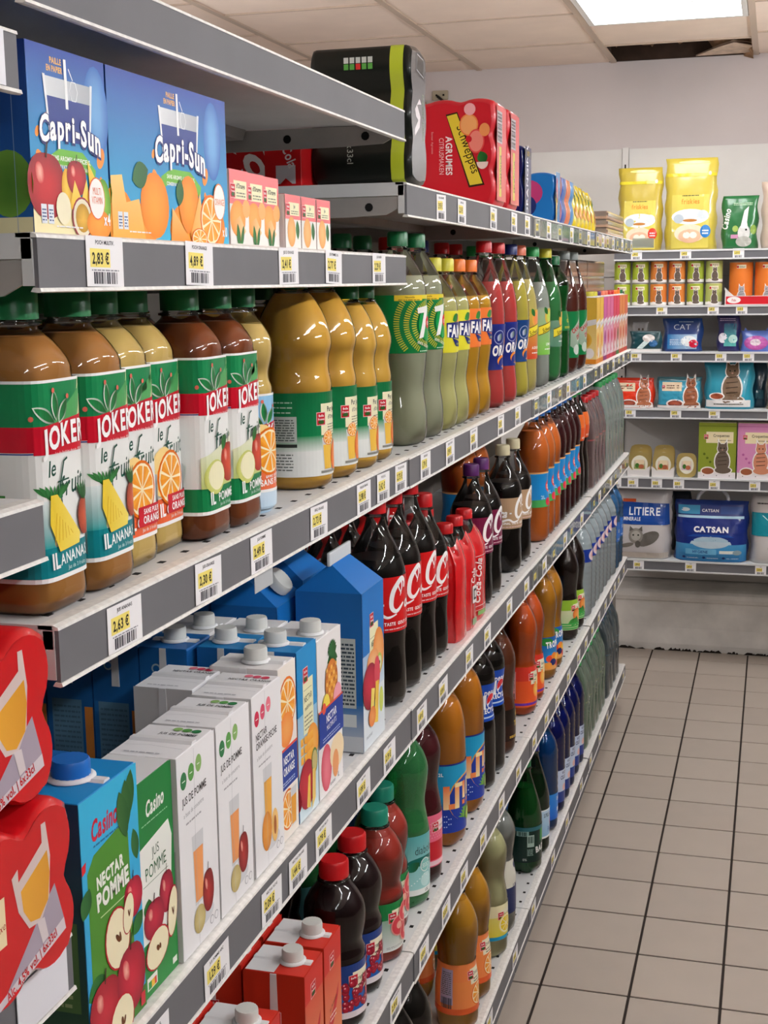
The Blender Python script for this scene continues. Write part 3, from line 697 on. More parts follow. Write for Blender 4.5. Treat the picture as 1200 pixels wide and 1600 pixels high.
def fanta(bg, rim):
    def f(z0, z1, hp):
        a = full(z0, z1, hp, bg); cy = (z0+z1)/2; cx = .006
        a.ell(cx+.004, cy+.011, .019, .016, 'f4844c', rot=10); a.ell(cx+.004, cy+.011, .017, .014, rim)
        a.leaf(cx-.008, cy+.023, .022, .007, 25, '3d9a3c')
        a.poly([(cx-.031,cy-.009),(cx+.034,cy-.016),(cx+.036,cy+.017),(cx-.032,cy+.015)], '1c2a72'); a.poly([(cx-.020,cy-.01),(cx+.018,cy-.02),(cx+.010,cy-.026),(cx-.010,cy-.024)], '1c2a72')
        a.text('FANTA', cx+.001, cy-.009, .019, 'ffffff', w=.66, off=.045, rot=-3); a.text('citron' if 'e8' in bg else 'orange', cx, cy-.022, .004, 'c8e07a', off=.03); return a
    return f
def orangina(bg, c2='f2902c'):
    def f(z0, z1, hp):
        a = full(z0, z1, hp, bg); a.ell(-.008, z1-.026, .014, .014, 'aeb6d8'); a.ell(-.008, z1-.026, .0125, .0125, bg); a.leaf(-.008, z1-.026, .017, .006, 60, 'c8d0e8'); a.stroke([(-.02,z1-.052),(0,z1-.045),(.03,z1-.04)], .001, '6a7ab8')
        a.poly([(.010,z1-.035),(.022,z1-.01),(.024,z1-.05),(.014,z1-.055)], 'f6a24c')
        a.ell(.010, z0+.017, .020, .012, c2); a.ell(.006, z0+.015, .013, .008, bg, rot=20); a.text('ORANGINA', -.024, z0+.028, .019, 'ffffff', w=.66, sh=.12, rot=3, off=.045, align='l'); a.text('ROUGE', .018, z0+.002, .004, 'e8e8f4'); return a
    return f
def schweppes(bg, word, fr):
    def f(z0, z1, hp):
        a = full(z0, z1, hp, bg[0], (bg[1], 'v')) ; zc = (z0+z1)/2
        a.ell(.002, zc+.034, .018, .020, fr, grad='e8b048'); a.ell(.016, zc+.040, .010, .012, 'e8e48a', grad=fr); a.leaf(-.012, zc+.048, .02, .006, 120)
        a.poly([(-.034,zc-.010),(.036,zc+.010),(.036,zc+.032),(-.034,zc+.012)], '6a5a1a'); a.poly([(-.034,zc-.008),(.036,zc+.012),(.036,zc+.030),(-.034,zc+.010)], 'ecdb3c')
        a.text('Schweppes', .001, zc+.003, .010, '1c1a14', w=.72, rot=16, sh=.15, off=.01); a.text(word, 0, z0+.022, .006, 'ffffff', w=.8, off=.02); a.lines(-.016, z0+.012, .016, z0+.017, 1, 'eeeeee'); return a
    return f
def candry(z0, z1, hp):
    a = full(z0, z1, hp, '0f7a42'); zc = (z0+z1)/2; a.poly([(-.035,zc+.01),(.018,z1-.004),(.024,z1-.012),(.02,zc),(-.02,zc-.04),(-.036,zc-.03)], '8fa894', ('b8c8ba', 'v')); a.stroke([(.018,z1-.006),(.024,zc+.03),(.014,zc-.002),(-.01,zc-.018)], .002, 'd8e4da')
    a.text('CANADA', -.006, zc+.014, .012, 'c8202c', w=.62, rot=28, off=.03); a.text('DRY', .002, zc-.008, .012, 'c8202c', w=.7, rot=28, off=.03)
    for i in range(7): a.ell(.02-.008*(i % 3), z0+.012+.012*i, .003, .003, 'a8d8b4'); 
    a.ell(-.012, z0+.022, .013, .014, 'c8d4cc'); return a
def coca(bg, extra='', strip=None, fg='ffffff'):
    def f(z0, z1, hp):
        a = full(z0, z1, hp, bg); zc = (z0+z1)/2+.006; 
        if strip: a.rect(-hp, z0, hp, z0+.006, strip)
        b = a; a = Art()
        def S(p, w_): 
            q = []
            for i in range(len(p)-1):
                p0, p1, p2, p3 = p[max(i-1,0)], p[i], p[i+1], p[min(i+2, len(p)-1)]
                for j in range(5):
                    t = j/5; q.append(tuple(.5*((2*p1[c])+(-p0[c]+p2[c])*t+(2*p0[c]-5*p1[c]+4*p2[c]-p3[c])*t*t+(-p0[c]+3*p1[c]-3*p2[c]+p3[c])*t**3) for c in (0, 1)))
            q.append(p[-1]); n = len(q); a.stroke([(x+.004, y+zc) for x, y in q], [w_*(.45+.75*sin(pi*i/(n-1))) for i in range(n)], fg)
        def CC(x, k=1.0):
            S([(x+.012*k,.010*k),(x+.013*k,.017*k),(x+.006*k,.020*k),(x-.006*k,.008*k),(x-.009*k,-.008*k),(x-.002*k,-.014*k),(x+.010*k,-.006*k)], .0050*k)
            S([(x+.006*k,.004*k),(x+.001*k,.014*k),(x+.005*k,.020*k),(x+.008*k,.013*k),(x+.004*k,.002*k)], .0022*k)
        CC(-.043, .95); a.text('oca', -.019, zc-.012, .0125, fg, w=.82, sh=.38, off=.04, track=-.02); a.text('-', -.002, zc-.010, .012, fg, w=.8, off=.02)
        CC(.014, 1.0); a.text('ola', .038, zc-.012, .0125, fg, w=.82, sh=.38, off=.04, track=-.02)
        S([(-.040,-.013),(-.026,-.019),(-.010,-.016),(.0,-.020),(.012,-.017)], .0028)
        L0 = 2
        for t, c, l, g in a.t: b.t.append(([(p[0]*1.28-.020, zc+.003+(p[1]-zc)*1.38) for p in t], c, l+L0, g))
        a = b
        a.text('ORIGINAL TASTE  GOUT ORIGINAL', .0, z0+.010, .0048, fg, w=.86, off=.03); a.lines(-.04, z0+.0035, .05, z0+.007, 1, 'e8c8c8', .5)
        if extra: a.text(extra, .010, z1-.007, .0045, fg, w=.9, off=.02)
        return a
    return f
def oasis(z0, z1, hp):
    a = full(z0, z1, hp, '1c86cc', ); a.rect(-hp, z0, hp, z0+.018, '4aa85a'); a.rect(-hp, z1-.004, hp, z1, 'f0b070'); a.ell(.012, (z0+z1)/2+.006, .020, .016, 'e03a3a'); a.text('Oasis', .012, (z0+z1)/2, .011, 'ffffff', w=.8, off=.03); a.ell(.02, z0+.016, .014, .012, 'f09a3c'); a.ell(-.004, z0+.012, .009, .010, 'd83048'); a.text('2L', -.02, z0+.02, .008, 'c8e4f4', off=.02); return a
def uni(z0, z1, hp):
    a = full(z0, z1, hp, '1c3aa0'); a.rect(-hp, (z0+z1)/2, hp, z1-.003, '1c9ccc'); a.rect(-hp, (z0+z1)/2-.02, hp, (z0+z1)/2, '1c3aa0', ('1c9ccc', 'v'))
    a.rect(-.115, z0, -.060, z1, '2a64b0'); a.lines(-.110, z0+.05, -.066, z1-.012, 12, 'a8cce8', .35); a.rect(-.083, z0+.006, -.064, z0+.036, 'e8eaee'); a.bars(-.080, z0+.008, -.067, z0+.034, '2c2c34', 14)
    a.ell(.012, (z0+z1)/2-.004, .050, .046, 'e8a03c'); a.ell(.013, (z0+z1)/2-.006, .049, .045, '1c3aa0'); a.text('2L', -.050, z1-.022, .006, 'ffffff', off=.02)
    zc = (z0+z1)/2-.020; X0 = -.046
    a.rect(X0, zc, X0+.012, zc+.044, 'f6e0a8', ('f07a3c', 'v')); a.rect(X0+.010, zc, X0+.026, zc+.010, 'f08a4c'); a.rect(X0+.022, zc, X0+.032, zc+.048, 'f8e4a8', ('f2884a', 'v')); a.rect(X0+.022, zc+.040, X0+.048, zc+.048, 'f8e4a8')
    a.rect(X0+.040, zc+.016, X0+.048, zc+.048, 'f6e0a8', ('f07a3c', 'v')); a.rect(X0+.040, zc+.004, X0+.048, zc+.012, 'f07a3c'); a.rect(X0+.054, zc+.018, X0+.062, zc+.052, 'f6e0a8'); a.rect(X0+.054, zc+.006, X0+.062, zc+.014, 'f07a3c')
    for i in range(9): a.leaf(-.004+.001*i, z0+.026+.002*i, .026, .002, 170-22*i, '7cc04a')
    a.ell(.012, z0+.028, .009, .012, 'b8d84a', grad='7aa82a')
    for i in range(10): a.ell(-.044+.004*(i % 4), z0+.012+.005*(i//2), .0012, .0012, 'c8dcf4', n=8)
    a.rect(-hp, z1-.003, hp, z1, '1c2a7a'); return a
def pepsi(z0, z1, hp):
    a = full(z0, z1, hp, '1248b0'); a.text('pepsi', .004, z1-.024, .013, 'f4f6fa', w=.8, off=.02); zc = (z0+z1)/2+.002; a.rect(-.014, zc-.016, -.007, zc+.014, 'ffffff'); a.ell(.007, zc, .0125, .017, 'f4f4f8'); a.ell(.007, zc, .0115, .0155, 'd81c2c', a0=15, a1=195, rot=10); a.ell(.007, zc, .0115, .0155, '1c4ab0', a0=215, a1=345, rot=10)
    a.text('RECYCLE', .006, z0+.016, .010, 'ffffff', w=.72, off=.04); a.rect(-hp, z0+.006, hp, z0+.009, 'c8dcf4'); return a
def house(top, bottom, words, fruit, band=None):
    def f(z0, z1, hp):
        a = full(z0, z1, hp, bottom[0], (bottom[1], 'v')); h = z1-z0
        a.rect(-hp, z1-h*.34, hp, z1, top); a.rect(-.010, z1-.042, .03, z1-.012, 'f0ecd0'); a.text(words, .010, z1-.026, .0065, '2a2a24', w=.8, off=.01); a.lines(-.002, z1-.039, .026, z1-.029, 2, '6a6a5a', .4); a.logo(-.009, z1-.024, .85)
        a.rect(-.075, z0+.02, -.048, z1-.01, 'd8dad8' if band is None else band); a.lines(-.072, z0+.04, -.051, z1-.014, 12, '5a605c', .45); a.bars(-.072, z0+.005, -.050, z0+.034, '2c3440', 16, vert=True)
        fruit(a, z0, z1); return a
    return f
def fr_cran(a, z0, z1):
    rr = random.Random(5)
    for i in range(34): x, y = rr.uniform(-.022, .028), z0+.012+rr.uniform(0, .040); a.ell(x, y, .0052, .0056, 'c01c3c', grad='7e0e22'); a.ell(x-.0015, y+.002, .0014, .0014, 'f0a0a8', n=8)
    a.rect(-.08, z0, .08, z0+.009, 'e8dfe4')
def fr_grape(a, z0, z1):
    for x, y in ((.004, .038), (.02, .055), (.022, .024)): a.ell(x, z0+y, .017, .017, 'f2a49a'); a.ell(x, z0+y, .0148, .0148, 'd8404c'); a.ell(x, z0+y, .006, .006, 'f0b0a0')
    a.lines(-.02, z0+.004, .02, z0+.008, 2, '6a6a6a', .3)
def fr_orange(a, z0, z1): a.orange(.012, z0+.034, .022, .024); a.rect(-.1, z0, .1, z0+.012, 'e2602c')
def fr_lemon(a, z0, z1):
    a.ell(.006, z0+.034, .022, .022, 'f2e27a'); a.ell(.006, z0+.034, .0195, .0195, 'f8f4d8'); a.ell(.006, z0+.034, .017, .017, 'ecd22c')
    for i in range(4): t = pi*i/4; a.stroke([(.006-.017*cos(t), z0+.034-.017*sin(t)), (.006+.017*cos(t), z0+.034+.017*sin(t))], .0012, 'f8f4d8')
    a.rect(-.1, z0, .1, z0+.008, '1c9ac8')
def fr_peach(a, z0, z1):
    a.ell(.006, z0+.044, .018, .018, 'f0a04c', grad='d8642c'); a.ell(.022, z0+.040, .012, .014, 'f4bc6c'); 
    for i in range(4): a.leaf(-.014+.006*i, z0+.026-.004*(i % 2), .028, .006, 30+20*i, '4ab04a')
    for i in range(3): a.rect(-.1, z0+.002+.007*i, .1, z0+.006+.007*i, '48b45a')
def fr_gum(a, z0, z1): 
    a.ell(.01, z0+.04, .014, .02, 'f4c860', grad='f07a2c'); a.ell(.02, z0+.06, .012, .012, 'f8e0a0'); a.rect(-.1, z0+.004, .1, z0+.010, '6a2c9a')
def tropico(z0, z1, hp):
    a = full(z0, z1, hp, '2c9ad8', ('1c5ab0', 'v')); a.rect(-hp, z0, hp, z0+.02, 'e8a45c'); a.ell(-.02, z1-.012, .02, .010, '2c8a3c'); a.text('TROPICO', .010, z1-.026, .015, 'ffffff', w=.62, off=.05, rot=3)
    for x, y, c in ((-.012, .03, 'e8482c'), (.004, .036, 'f08a2c'), (.018, .03, 'f0c03c'), (.0, .02, '1c2a6a'), (.02, .014, 'd83a2c'), (-.016, .012, 'f0a03c')): a.ell(x, z0+y, .011, .009, c)
    return a
def mint(z0, z1, hp):
    a = full(z0, z1, hp, 'a8dcdc', ('5ab0b4', 'v')); a.text('diabolo', .002, z1-.032, .014, '2a3a3c', w=.7, off=-.005); a.ell(.0, z1-.045, .032, .008, '0f6a62'); a.text('menthe', .004, z1-.048, .006, 'e8f8f4', w=.9, sh=.2); a.ell(.002, z0+.05, .011, .012, 'eaf6f4'); a.ell(.002, z0+.05, .0095, .0105, '8accc8'); a.lines(-.005, z0+.046, .009, z0+.054, 3, 'eaf6f4', .4)
    a.leaf(-.022, z0+.05, .026, .008, 30, '0f7a62'); a.ell(.004, z0+.024, .012, .012, 'c4e8e8')
    for i in range(14): a.ell(-.03+.005*(i*7 % 13), z0+.016+.003*(i*5 % 9), .0012, .0012, 'e8f8f8', n=8)
    a.rect(-hp, z0, hp, z0+.010, 'f0f6f4'); a.text('1.5L', .006, z0+.003, .005, '2a4a4c', w=.8, off=.02); a.rect(.033, z0+.010, .036, z1-.004, 'e0f2f0'); return a
def pink(z0, z1, hp):
    a = full(z0, z1, hp, 'e8607e', ('e86a88', 'v')); a.rect(-hp, z0+.012, hp, z0+.045, 'c4202e'); a.rect(-hp, z0+.002, hp, z0+.010, 'f0c8d0'); a.rect(.0, z1-.03, .03, z1-.012, 'f4e8e4'); a.logo(-.004, z1-.022, .9); a.text('Grenadine', .016, z1-.024, .004, '3a2a2a', w=.8)
    for i in range(60): a.ell(-.03+.006*(i % 10)+.003*((i//10) % 2), z0+.052+.005*(i//10), .001, .001, 'f4a8b8', n=6)
    return a
def badoit(z0, z1, hp):
    a = full(z0, z1, hp, '0c2a22'); a.rect(.004, z1-.040, hp, z1-.004, '1c8a3c'); a.rect(-hp, z1-.010, hp, z1, '2c6a74'); a.rect(-.060, z1-.022, -.030, z1-.010, '8ab0aa'); a.bars(-.056, z1-.021, -.034, z1-.011, '1c3a34', 12)
    a.rect(-.034, z0+.040, -.016, z0+.070, 'a8c0b8'); a.bars(-.032, z0+.050, -.018, z0+.067, '1c3a34', 12); a.lines(-.034, z0+.018, -.018, z0+.036, 5, '8aa8a0', .5); a.text('BADOIT', .020, z0+.026, .015, 'f0f2f0', w=.72, rot=6, off=.04); a.text('0%', -.04, z0+.005, .006, 'c8d4d0'); return a
def pelleg(z0, z1, hp):
    a = full(z0, z1, hp, '8ab8dc', ('b8d4ea', 'v')); a.rect(-hp, z1-.003, hp, z1, 'e8f0f4'); a.text('S.PELLEGRINO', .004, z1-.020, .010, '12245a', w=.5, off=.02); a.poly([(.012,(z0+z1)/2+.016),(.018,(z0+z1)/2),(.012,(z0+z1)/2-.016),(.006,(z0+z1)/2)], 'e0566a'); a.text('Pelle', .004, z0+.014, .014, '3a62b4', w=.6, sh=.3); a.rect(-hp, z0, hp, z0+.005, 'f0f4f4'); return a
def vichy(z0, z1, hp):
    a = full(z0, z1, hp, 'c4d4ec'); a.rect(-hp, z0, hp, z0+.030, '1c3a8c'); a.text('CELESTINS', .006, z1-.026, .010, '1c2a6a', w=.6, off=.03); a.text('VICHY', .004, z1-.012, .008, '1c2a6a', w=.8, off=.03); a.ell(.002, z0+.040, .010, .010, 'e8b8b0'); return a
def quezac(z0, z1, hp):
    a = full(z0, z1, hp, '1c62c8', ('2c8ae0', 'v')); a.rect(.0, z0+.02, .03, z0+.03, 'e8f0f8'); a.text('EAU', .008, z1-.02, .01, 'ffffff', w=.7, off=.02); return a
def crist(z0, z1, hp):
    a = full(z0, z1, hp, '1c3a9c', ); a.ell(.0, (z0+z1)/2, .026, .018, 'f0dce0'); a.ell(.004, (z0+z1)/2, .018, .010, 'f0a8a0'); a.text('eau', .0, (z0+z1)/2-.004, .007, '1c3a9c', w=.8, off=.02); return a
def perr(z0, z1, hp):
    a = full(z0, z1, hp, 'c8c45a'); a.ell(0, (z0+z1)/2, .022, .014, 'e8e08a'); a.text('citron', 0, (z0+z1)/2-.003, .006, '2c5a2c', w=.8, off=.02); return a
def plain(top, txt, tc='ffffff', bot=None):
    def f(z0, z1, hp):
        a = full(z0, z1, hp, top); 
        if bot: a.rect(-hp, z0, hp, (z0+z1)/2, bot)
        a.text(txt, .006, (z0+z1)/2-.004, .011, tc, w=.7, off=.03); a.lines(-.02, z0+.006, .03, z0+.012, 2, tc); a.ell(.012, z1-.014, .010, .008, tc, n=12); return a
    return f

# ---- outlines
JOK = [(0,.030),(.004,.0360),(.012,.0375),(.020,.0372),(.024,.0368),(.180,.0368),(.186,.0374),(.192,.0360),(.205,.0285),(.214,.0190),(.219,.0165),(.232,.0165)]
COLA = [(0,.030),(.005,.0385),(.016,.0425),(.045,.0432),(.085,.0420),(.112,.0432),(.120,.0438),(.200,.0432),(.208,.0430),(.225,.0380),(.245,.0290),(.262,.0200),(.275,.0155),(.285,.0135),(.300,.0135)]
SODA = [(0,.030),(.005,.0385),(.018,.0425),(.05,.0430),(.085,.0385),(.115,.0415),(.140,.0435),(.230,.0435),(.240,.0430),(.258,.0380),(.275,.0290),(.290,.0190),(.298,.0140),(.312,.0135)]
FANT = [(0,.030),(.005,.0385),(.018,.0415),(.045,.0420),(.080,.0370),(.110,.0405),(.130,.0425),(.200,.0425),(.210,.0420),(.228,.0360),(.244,.0270),(.256,.0180),(.264,.0135),(.276,.0135)]
ORGN = [(0,.032),(.005,.0390),(.03,.0415),(.060,.0390),(.095,.0365),(.130,.0400),(.165,.0420),(.195,.0410),(.225,.0370),(.255,.0290),(.280,.0200),(.295,.0150),(.314,.0140)]
SCHW = [(0,.030),(.005,.0380),(.018,.0410),(.060,.0418),(.150,.0418),(.190,.0415),(.215,.0385),(.245,.0300),(.270,.0220),(.292,.0155),(.314,.0140)]
PURJ = [(0,.036),(.006,.044),(.014,.0460),(.016,.0455),(.118,.0455),(.122,.0462),(.130,.0455),(.142,.0430),(.158,.0432),(.175,.0470),(.195,.0432),(.212,.0370),(.230,.0260),(.239,.0180),(.243,.0165),(.250,.0165)]
WAVE = [(0,.032),(.005,.0385),(.018,.0415),(.085,.0415),(.100,.0405),(.130,.0365),(.160,.0385),(.190,.0415),(.215,.0405),(.240,.0330),(.262,.0210),(.275,.0150),(.290,.0140)]
WAVE2 = [(0,.032),(.005,.0385),(.018,.0410),(.130,.0410),(.145,.0385),(.175,.0345),(.205,.0380),(.235,.0400),(.258,.0330),(.275,.0220),(.285,.0150),(.298,.0140)]
UNIP = [(0,.034),(.005,.0430),(.02,.0460),(.165,.0460),(.20,.0455),(.235,.0430),(.262,.0360),(.282,.0240),(.295,.0150),(.308,.0145)]
BULB = [(0,.034),(.005,.040),(.015,.0415),(.018,.0412),(.098,.0412),(.104,.0418),(.112,.0395),(.120,.0375),(.132,.0400),(.152,.0425),(.172,.0415),(.190,.0330),(.203,.0230),(.210,.0190),(.222,.0190)]
PERR = [(0,.034),(.005,.0400),(.015,.0430),(.022,.0430),(.125,.0430),(.140,.0425),(.170,.0370),(.205,.0270),(.235,.0180),(.250,.0150),(.262,.0140),(.272,.0140)]
WATR = [(0,.034),(.006,.0420),(.02,.0432),(.185,.0432),(.210,.0430),(.238,.0370),(.262,.0250),(.280,.0160),(.295,.0140)]
B = {}
B['ananas'] = bottle(JOK, .212, liquid('pineapple', 'c08444'), CAP['green'], .0185, .025, joker('ananas'), (.026, .178), sq=5, kind='juice_bottle')
B['jorange'] = bottle(JOK, .212, liquid('pale_orange', 'f0cc78'), CAP['green'], .0185, .025, joker('orange'), (.026, .178), sq=5, kind='juice_bottle')
B['pomme'] = bottle(JOK, .212, liquid('apple', '8a4824'), CAP['green'], .0185, .025, joker('pomme'), (.026, .178), sq=5, kind='juice_bottle')
PJ = [(0,.028),(.004,.0335),(.012,.0350),(.020,.0345),(.130,.0345),(.134,.0350),(.142,.0320),(.152,.0310),(.170,.0350),(.188,.0345),(.204,.0260),(.214,.0180),(.232,.0165)]
B['purjoker'] = bottle(PJ, .206, liquid('pale_orange', 'f0cc78'), CAP['green'], .0185, .022, joker('pur'), (.024, .130), kind='juice_bottle')
B['purjus'] = bottle(PURJ, .236, liquid('orange_juice', 'f6bc4c'), CAP['green'], .0190, .022, purjus, (.0165, .1175), kind='juice_bottle')
B['purjus2'] = bottle([(z*.94, r*.88) for z, r in PURJ], .220, liquid('orange_juice2', 'f8c254'), CAP['green'], .0175, .020, purjus, (.0157, .110), kind='juice_bottle')
B['seven'] = bottle(SODA, .262, liquid('lemonade', 'e6eac4', 'clear'), CAP['green'], art=seven, lab=(.142, .229), petal=.14)
B['fantac'] = bottle(FANT, .226, liquid('lemon_soda', 'dcd88c'), CAP['yellow'], art=fanta('e8e03a', 'f08c4c'), lab=(.131, .200), petal=.14, twist=.006)
B['fantao'] = bottle(FANT, .226, liquid('orange_soda', 'e8ac30'), CAP['orange'], art=fanta('f2803a', 'f4a24c'), lab=(.131, .200), petal=.14, twist=.006)
B['orgr'] = bottle(ORGN, .250, liquid('red_soda', 'd84a46'), CAP['red'], art=orangina('1c2a7c'), lab=(.075, .165))
B['orgy'] = bottle(ORGN, .250, liquid('yellow_soda', 'd4c450'), CAP['navy'], art=orangina('16407c'), lab=(.075, .165))
B['schwa'] = bottle(SCHW, .252, liquid('citrus_soda', 'd8c870'), CAP['coral'], art=schweppes(('c8402c', 'c8b44a'), 'AGRUMES', 'f08a5a'), lab=(.075, .185), petal=.1)
B['schwl'] = bottle(SCHW, .246, liquid('lime_soda', 'c4ccc0', 'tint'), CAP['limegreen'], art=schweppes(('7ac04a', 'a4b49a'), 'LEMON', 'b8dc5a'), lab=(.075, .185), petal=.1)
B['schwt'] = bottle(SCHW, .246, liquid('tonic', 'a8ccb8', 'tint'), CAP['yellow'], film_m=M_filmG, art=schweppes(('5a8a72', '6c9078'), 'TONIC', 'e8c04a'), lab=(.085, .150), petal=.1)
B['greenl'] = bottle(WAVE2, .24, liquid('green_soda', '2c7a4a', 'tint'), CAP['green'], film_m=M_filmG, art=plain('1a7c44', 'citron', 'e8e04a'), lab=(.12, .17))
B['candry'] = bottle(SCHW, .244, liquid('ginger', '5a2216'), CAP['grey'], art=candry, lab=(.04, .165), petal=.1)
ck = liquid('cola', '0b0604')
B['coke'] = bottle(COLA, .226, ck, CAP['red'], art=coca('cc1c1e'), lab=(.118, .200), petal=.12)
B['cokes'] = bottle([(z*.88, r*.94) for z, r in COLA], .196, ck, CAP['red'], art=coca('cc1c1e'), lab=(.105, .175), petal=.12)
B['cherry'] = bottle([(z*.88, r*.96) for z, r in COLA], .198, ck, CAP['purple'], art=coca('761c42', 'Cherry'), lab=(.105, .176), petal=.12)
B['vanil'] = bottle([(z*.88, r*.96) for z, r in COLA], .198, ck, CAP['cream'], art=coca('b79878'), lab=(.098, .165), petal=.12)
B['oaso'] = bottle([(z*1.05, r*1.04) for z, r in WAVE], .275, liquid('orange_drink', 'e87830'), CAP['blue'], art=oasis, lab=(.085, .170))
B['oasp'] = bottle([(z*1.05, r*1.04) for z, r in WAVE], .275, liquid('red_berry', '3e0e12'), CAP['blue'], art=oasis, lab=(.085, .170))
B['teaor'] = bottle([(z*1.05, r) for z, r in WAVE], .275, liquid('ice_tea', '160a06'), CAP['limegreen'], art=plain('e8702c', 'THE', 'ffffff', 'd8501c'), lab=(.17, .245))
B['cran'] = bottle(BULB, .205, liquid('cranberry', '1c060a'), CAP['red'], .0205, .024, house('1c3c84', ('1c62b8', '1c5cb0'), 'Cranberry', fr_cran), (.020, .097), kind='juice_bottle', twist=.008)
B['grape'] = bottle(BULB, .198, liquid('grapefruit', 'b43c30'), CAP['teal'], .0205, .024, house('14803e', ('e4e6e2', '4a9a64'), 'Rose', fr_grape), (.020, .097), kind='juice_bottle', twist=.008)
B['mint'] = bottle(WAVE2, .150, liquid('mint', '1c7a46', 'tint'), CAP['clear'], film_m=film('pet_film_mint', '58c878', haze=.25), art=mint, lab=(.024, .126), petal=.1)
B['pink'] = bottle(WAVE2, .262, liquid('grenadine', '52101a'), CAP['red'], art=pink, lab=(.034, .126), petal=.1)
B['uni'] = bottle(UNIP, .27, liquid('orange_soda3', 'e08a24'), CAP['orange'], art=uni, lab=(.030, .160), petal=.14)
B['pepsi'] = bottle(WAVE2, .25, ck, CAP['blue'], art=pepsi, lab=(.145, .222), petal=.1)
B['peach'] = bottle(WAVE, .255, liquid('peach_tea', '6a341c'), CAP['green'], art=plain('1a120e', 'TEA', 'e8c04a', '2a1610'), lab=(.03, .10))
B['gum'] = bottle(WAVE, .262, liquid('bright_orange', 'e05c1c'), CAP['orange'], art=house('d43a2c', ('e85a24', 'e2542a'), 'Soda', fr_gum, 'e8a0a0'), lab=(.022, .118), petal=.08)
B['trop'] = bottle(WAVE, .258, liquid('tropical', 'd08c24'), CAP['orange'], art=tropico, lab=(.026, .112))
B['tea'] = bottle(WAVE, .262, liquid('tea', '1c0e0a'), CAP['green'], art=house('9ac43c', ('c0d89c', 'e4e0c0'), 'The', fr_peach), lab=(.030, .116))
B['cheap'] = bottle(WAVE, .265, liquid('cola2', '14100c'), CAP['red'], art=plain('1c1c1c', 'cola', 'c81c1c'), lab=(.01, .06), petal=.1)
B['baseor'] = bottle(WAVE, .262, liquid('orange_soda4', 'e0a02c'), CAP['orange'], art=house('f0884a', ('ee8a4c', 'f0904a'), 'Orange', fr_orange, 'b0a4c4'), lab=(.040, .140), petal=.12)
B['baselem'] = bottle(WAVE2, .27, liquid('lemon2', 'd4d49c'), CAP['yellow'], art=house('f0ecc0', ('e6d83a', 'ece68a'), 'Soda citron', fr_lemon), lab=(.042, .120), petal=.12)
B['limo'] = bottle(WAVE2, .27, liquid('limonade', 'b4bab4', 'tint'), CAP['white'], art=plain('d8d8cc', 'LIMO', '1c2a5a', '26305e'), lab=(.05, .17), petal=.12)
B['badoit'] = bottle(PERR, .215, liquid('badoit', '1c7a44', 'tint'), CAP['green'], film_m=M_filmG, art=badoit, lab=(.030, .120), petal=.16)
B['pelle'] = bottle(PERR, .21, liquid('pelle', '0e3a24', 'tint'), CAP['navy'], film_m=M_filmG, art=pelleg, lab=(.040, .115))
B['bluea'] = bottle(WATR, .26, liquid('bluewater', '2c86b8', 'tint'), CAP['blue'], film_m=M_filmB, art=quezac, lab=(.03, .10), ribs=.012)
B['blueb'] = bottle(WATR, .26, liquid('deepblue', '24509c', 'tint'), CAP['navy'], film_m=M_filmBd, art=vichy, lab=(.03, .12), ribs=.010)
B['cris'] = bottle([(z*1.02, r*1.04) for z, r in WATR], .27, liquid('water', 'f2fafc', 'tint'), CAP['blue'], film_m=film('pet_film_pale', 'eef6fa', haze=.12), art=crist, lab=(.17, .21), ribs=.014, steps=.004)
B['water2'] = bottle([(z*1.02, r*1.04) for z, r in WATR], .27, liquid('water_b', 'c8e6f6', 'tint'), CAP['blue'], film_m=M_filmB, art=plain('2c6ac0', 'SOURCE', 'e8f0fa'), lab=(.10, .17), ribs=.014, steps=.004)

zB, zC, zD, z0_ = 1.3425, .9665, .5775, .1655
AX = -.557
def run(rows, z, x0=AX):
    for it in rows:
        key, y, label = it[0], it[1], it[2]; x = it[3] if len(it) > 3 else x0; rz = it[4] if len(it) > 4 else random.uniform(-.10, -.02)
        if B[key]['name'] == 'juice_bottle' and y < 1.30: rz = random.uniform(-.02, .02)
        if rz > .05: rz = -.10-rz*.35
        if key in ('cran', 'grape', 'gum', 'tea', 'baseor', 'baselem', 'mint', 'pink', 'badoit', 'pepsi', 'trop'): rz -= .28
        place(B[key], x, y, z, label, it[5] if len(it) > 5 else None, rz)
# second shelf, nearest bay: fruit juices
run([('ananas', .905, 'brown pineapple juice bottle with red-banded label, cut off by left edge', -.553),
     ('ananas', .987, 'brown pineapple juice bottle with red-banded label, second from left edge', -.553),
     ('jorange', 1.060, 'pale orange juice bottle with orange slice label, beside the pineapple ones', -.566),
     ('jorange', 1.1345, 'pale orange juice bottle half hidden between orange and apple juices', -.574),
     ('pomme', 1.209, 'dark brown apple juice bottle with red-banded label, nearer of the two', -.556),
     ('pomme', 1.284, 'dark brown apple juice bottle with red-banded label, farther of the two', -.553),
     ('purjoker', 1.358, 'slim pale orange juice bottle with sky blue label', -.556),
     ('purjus', 1.545, 'large rounded orange juice bottle with green and white label, back text showing', -.562, -.30),
     ('purjus', 1.640, 'large rounded orange juice bottle just past the foremost one', -.560, -.35),
     ('purjus2', 1.729, 'smaller rounded orange juice bottle, third of the green-labelled group', -.553, -.35),
     ('purjus2', 1.812, 'small rounded deep orange juice bottle touching the clear lemonade', -.556, -.35)], 1.3445)
BG = 'juice bottles behind the front rank'; ORD = ['first', 'second', 'third', 'fourth', 'fifth', 'sixth', 'seventh', 'eighth', 'ninth']
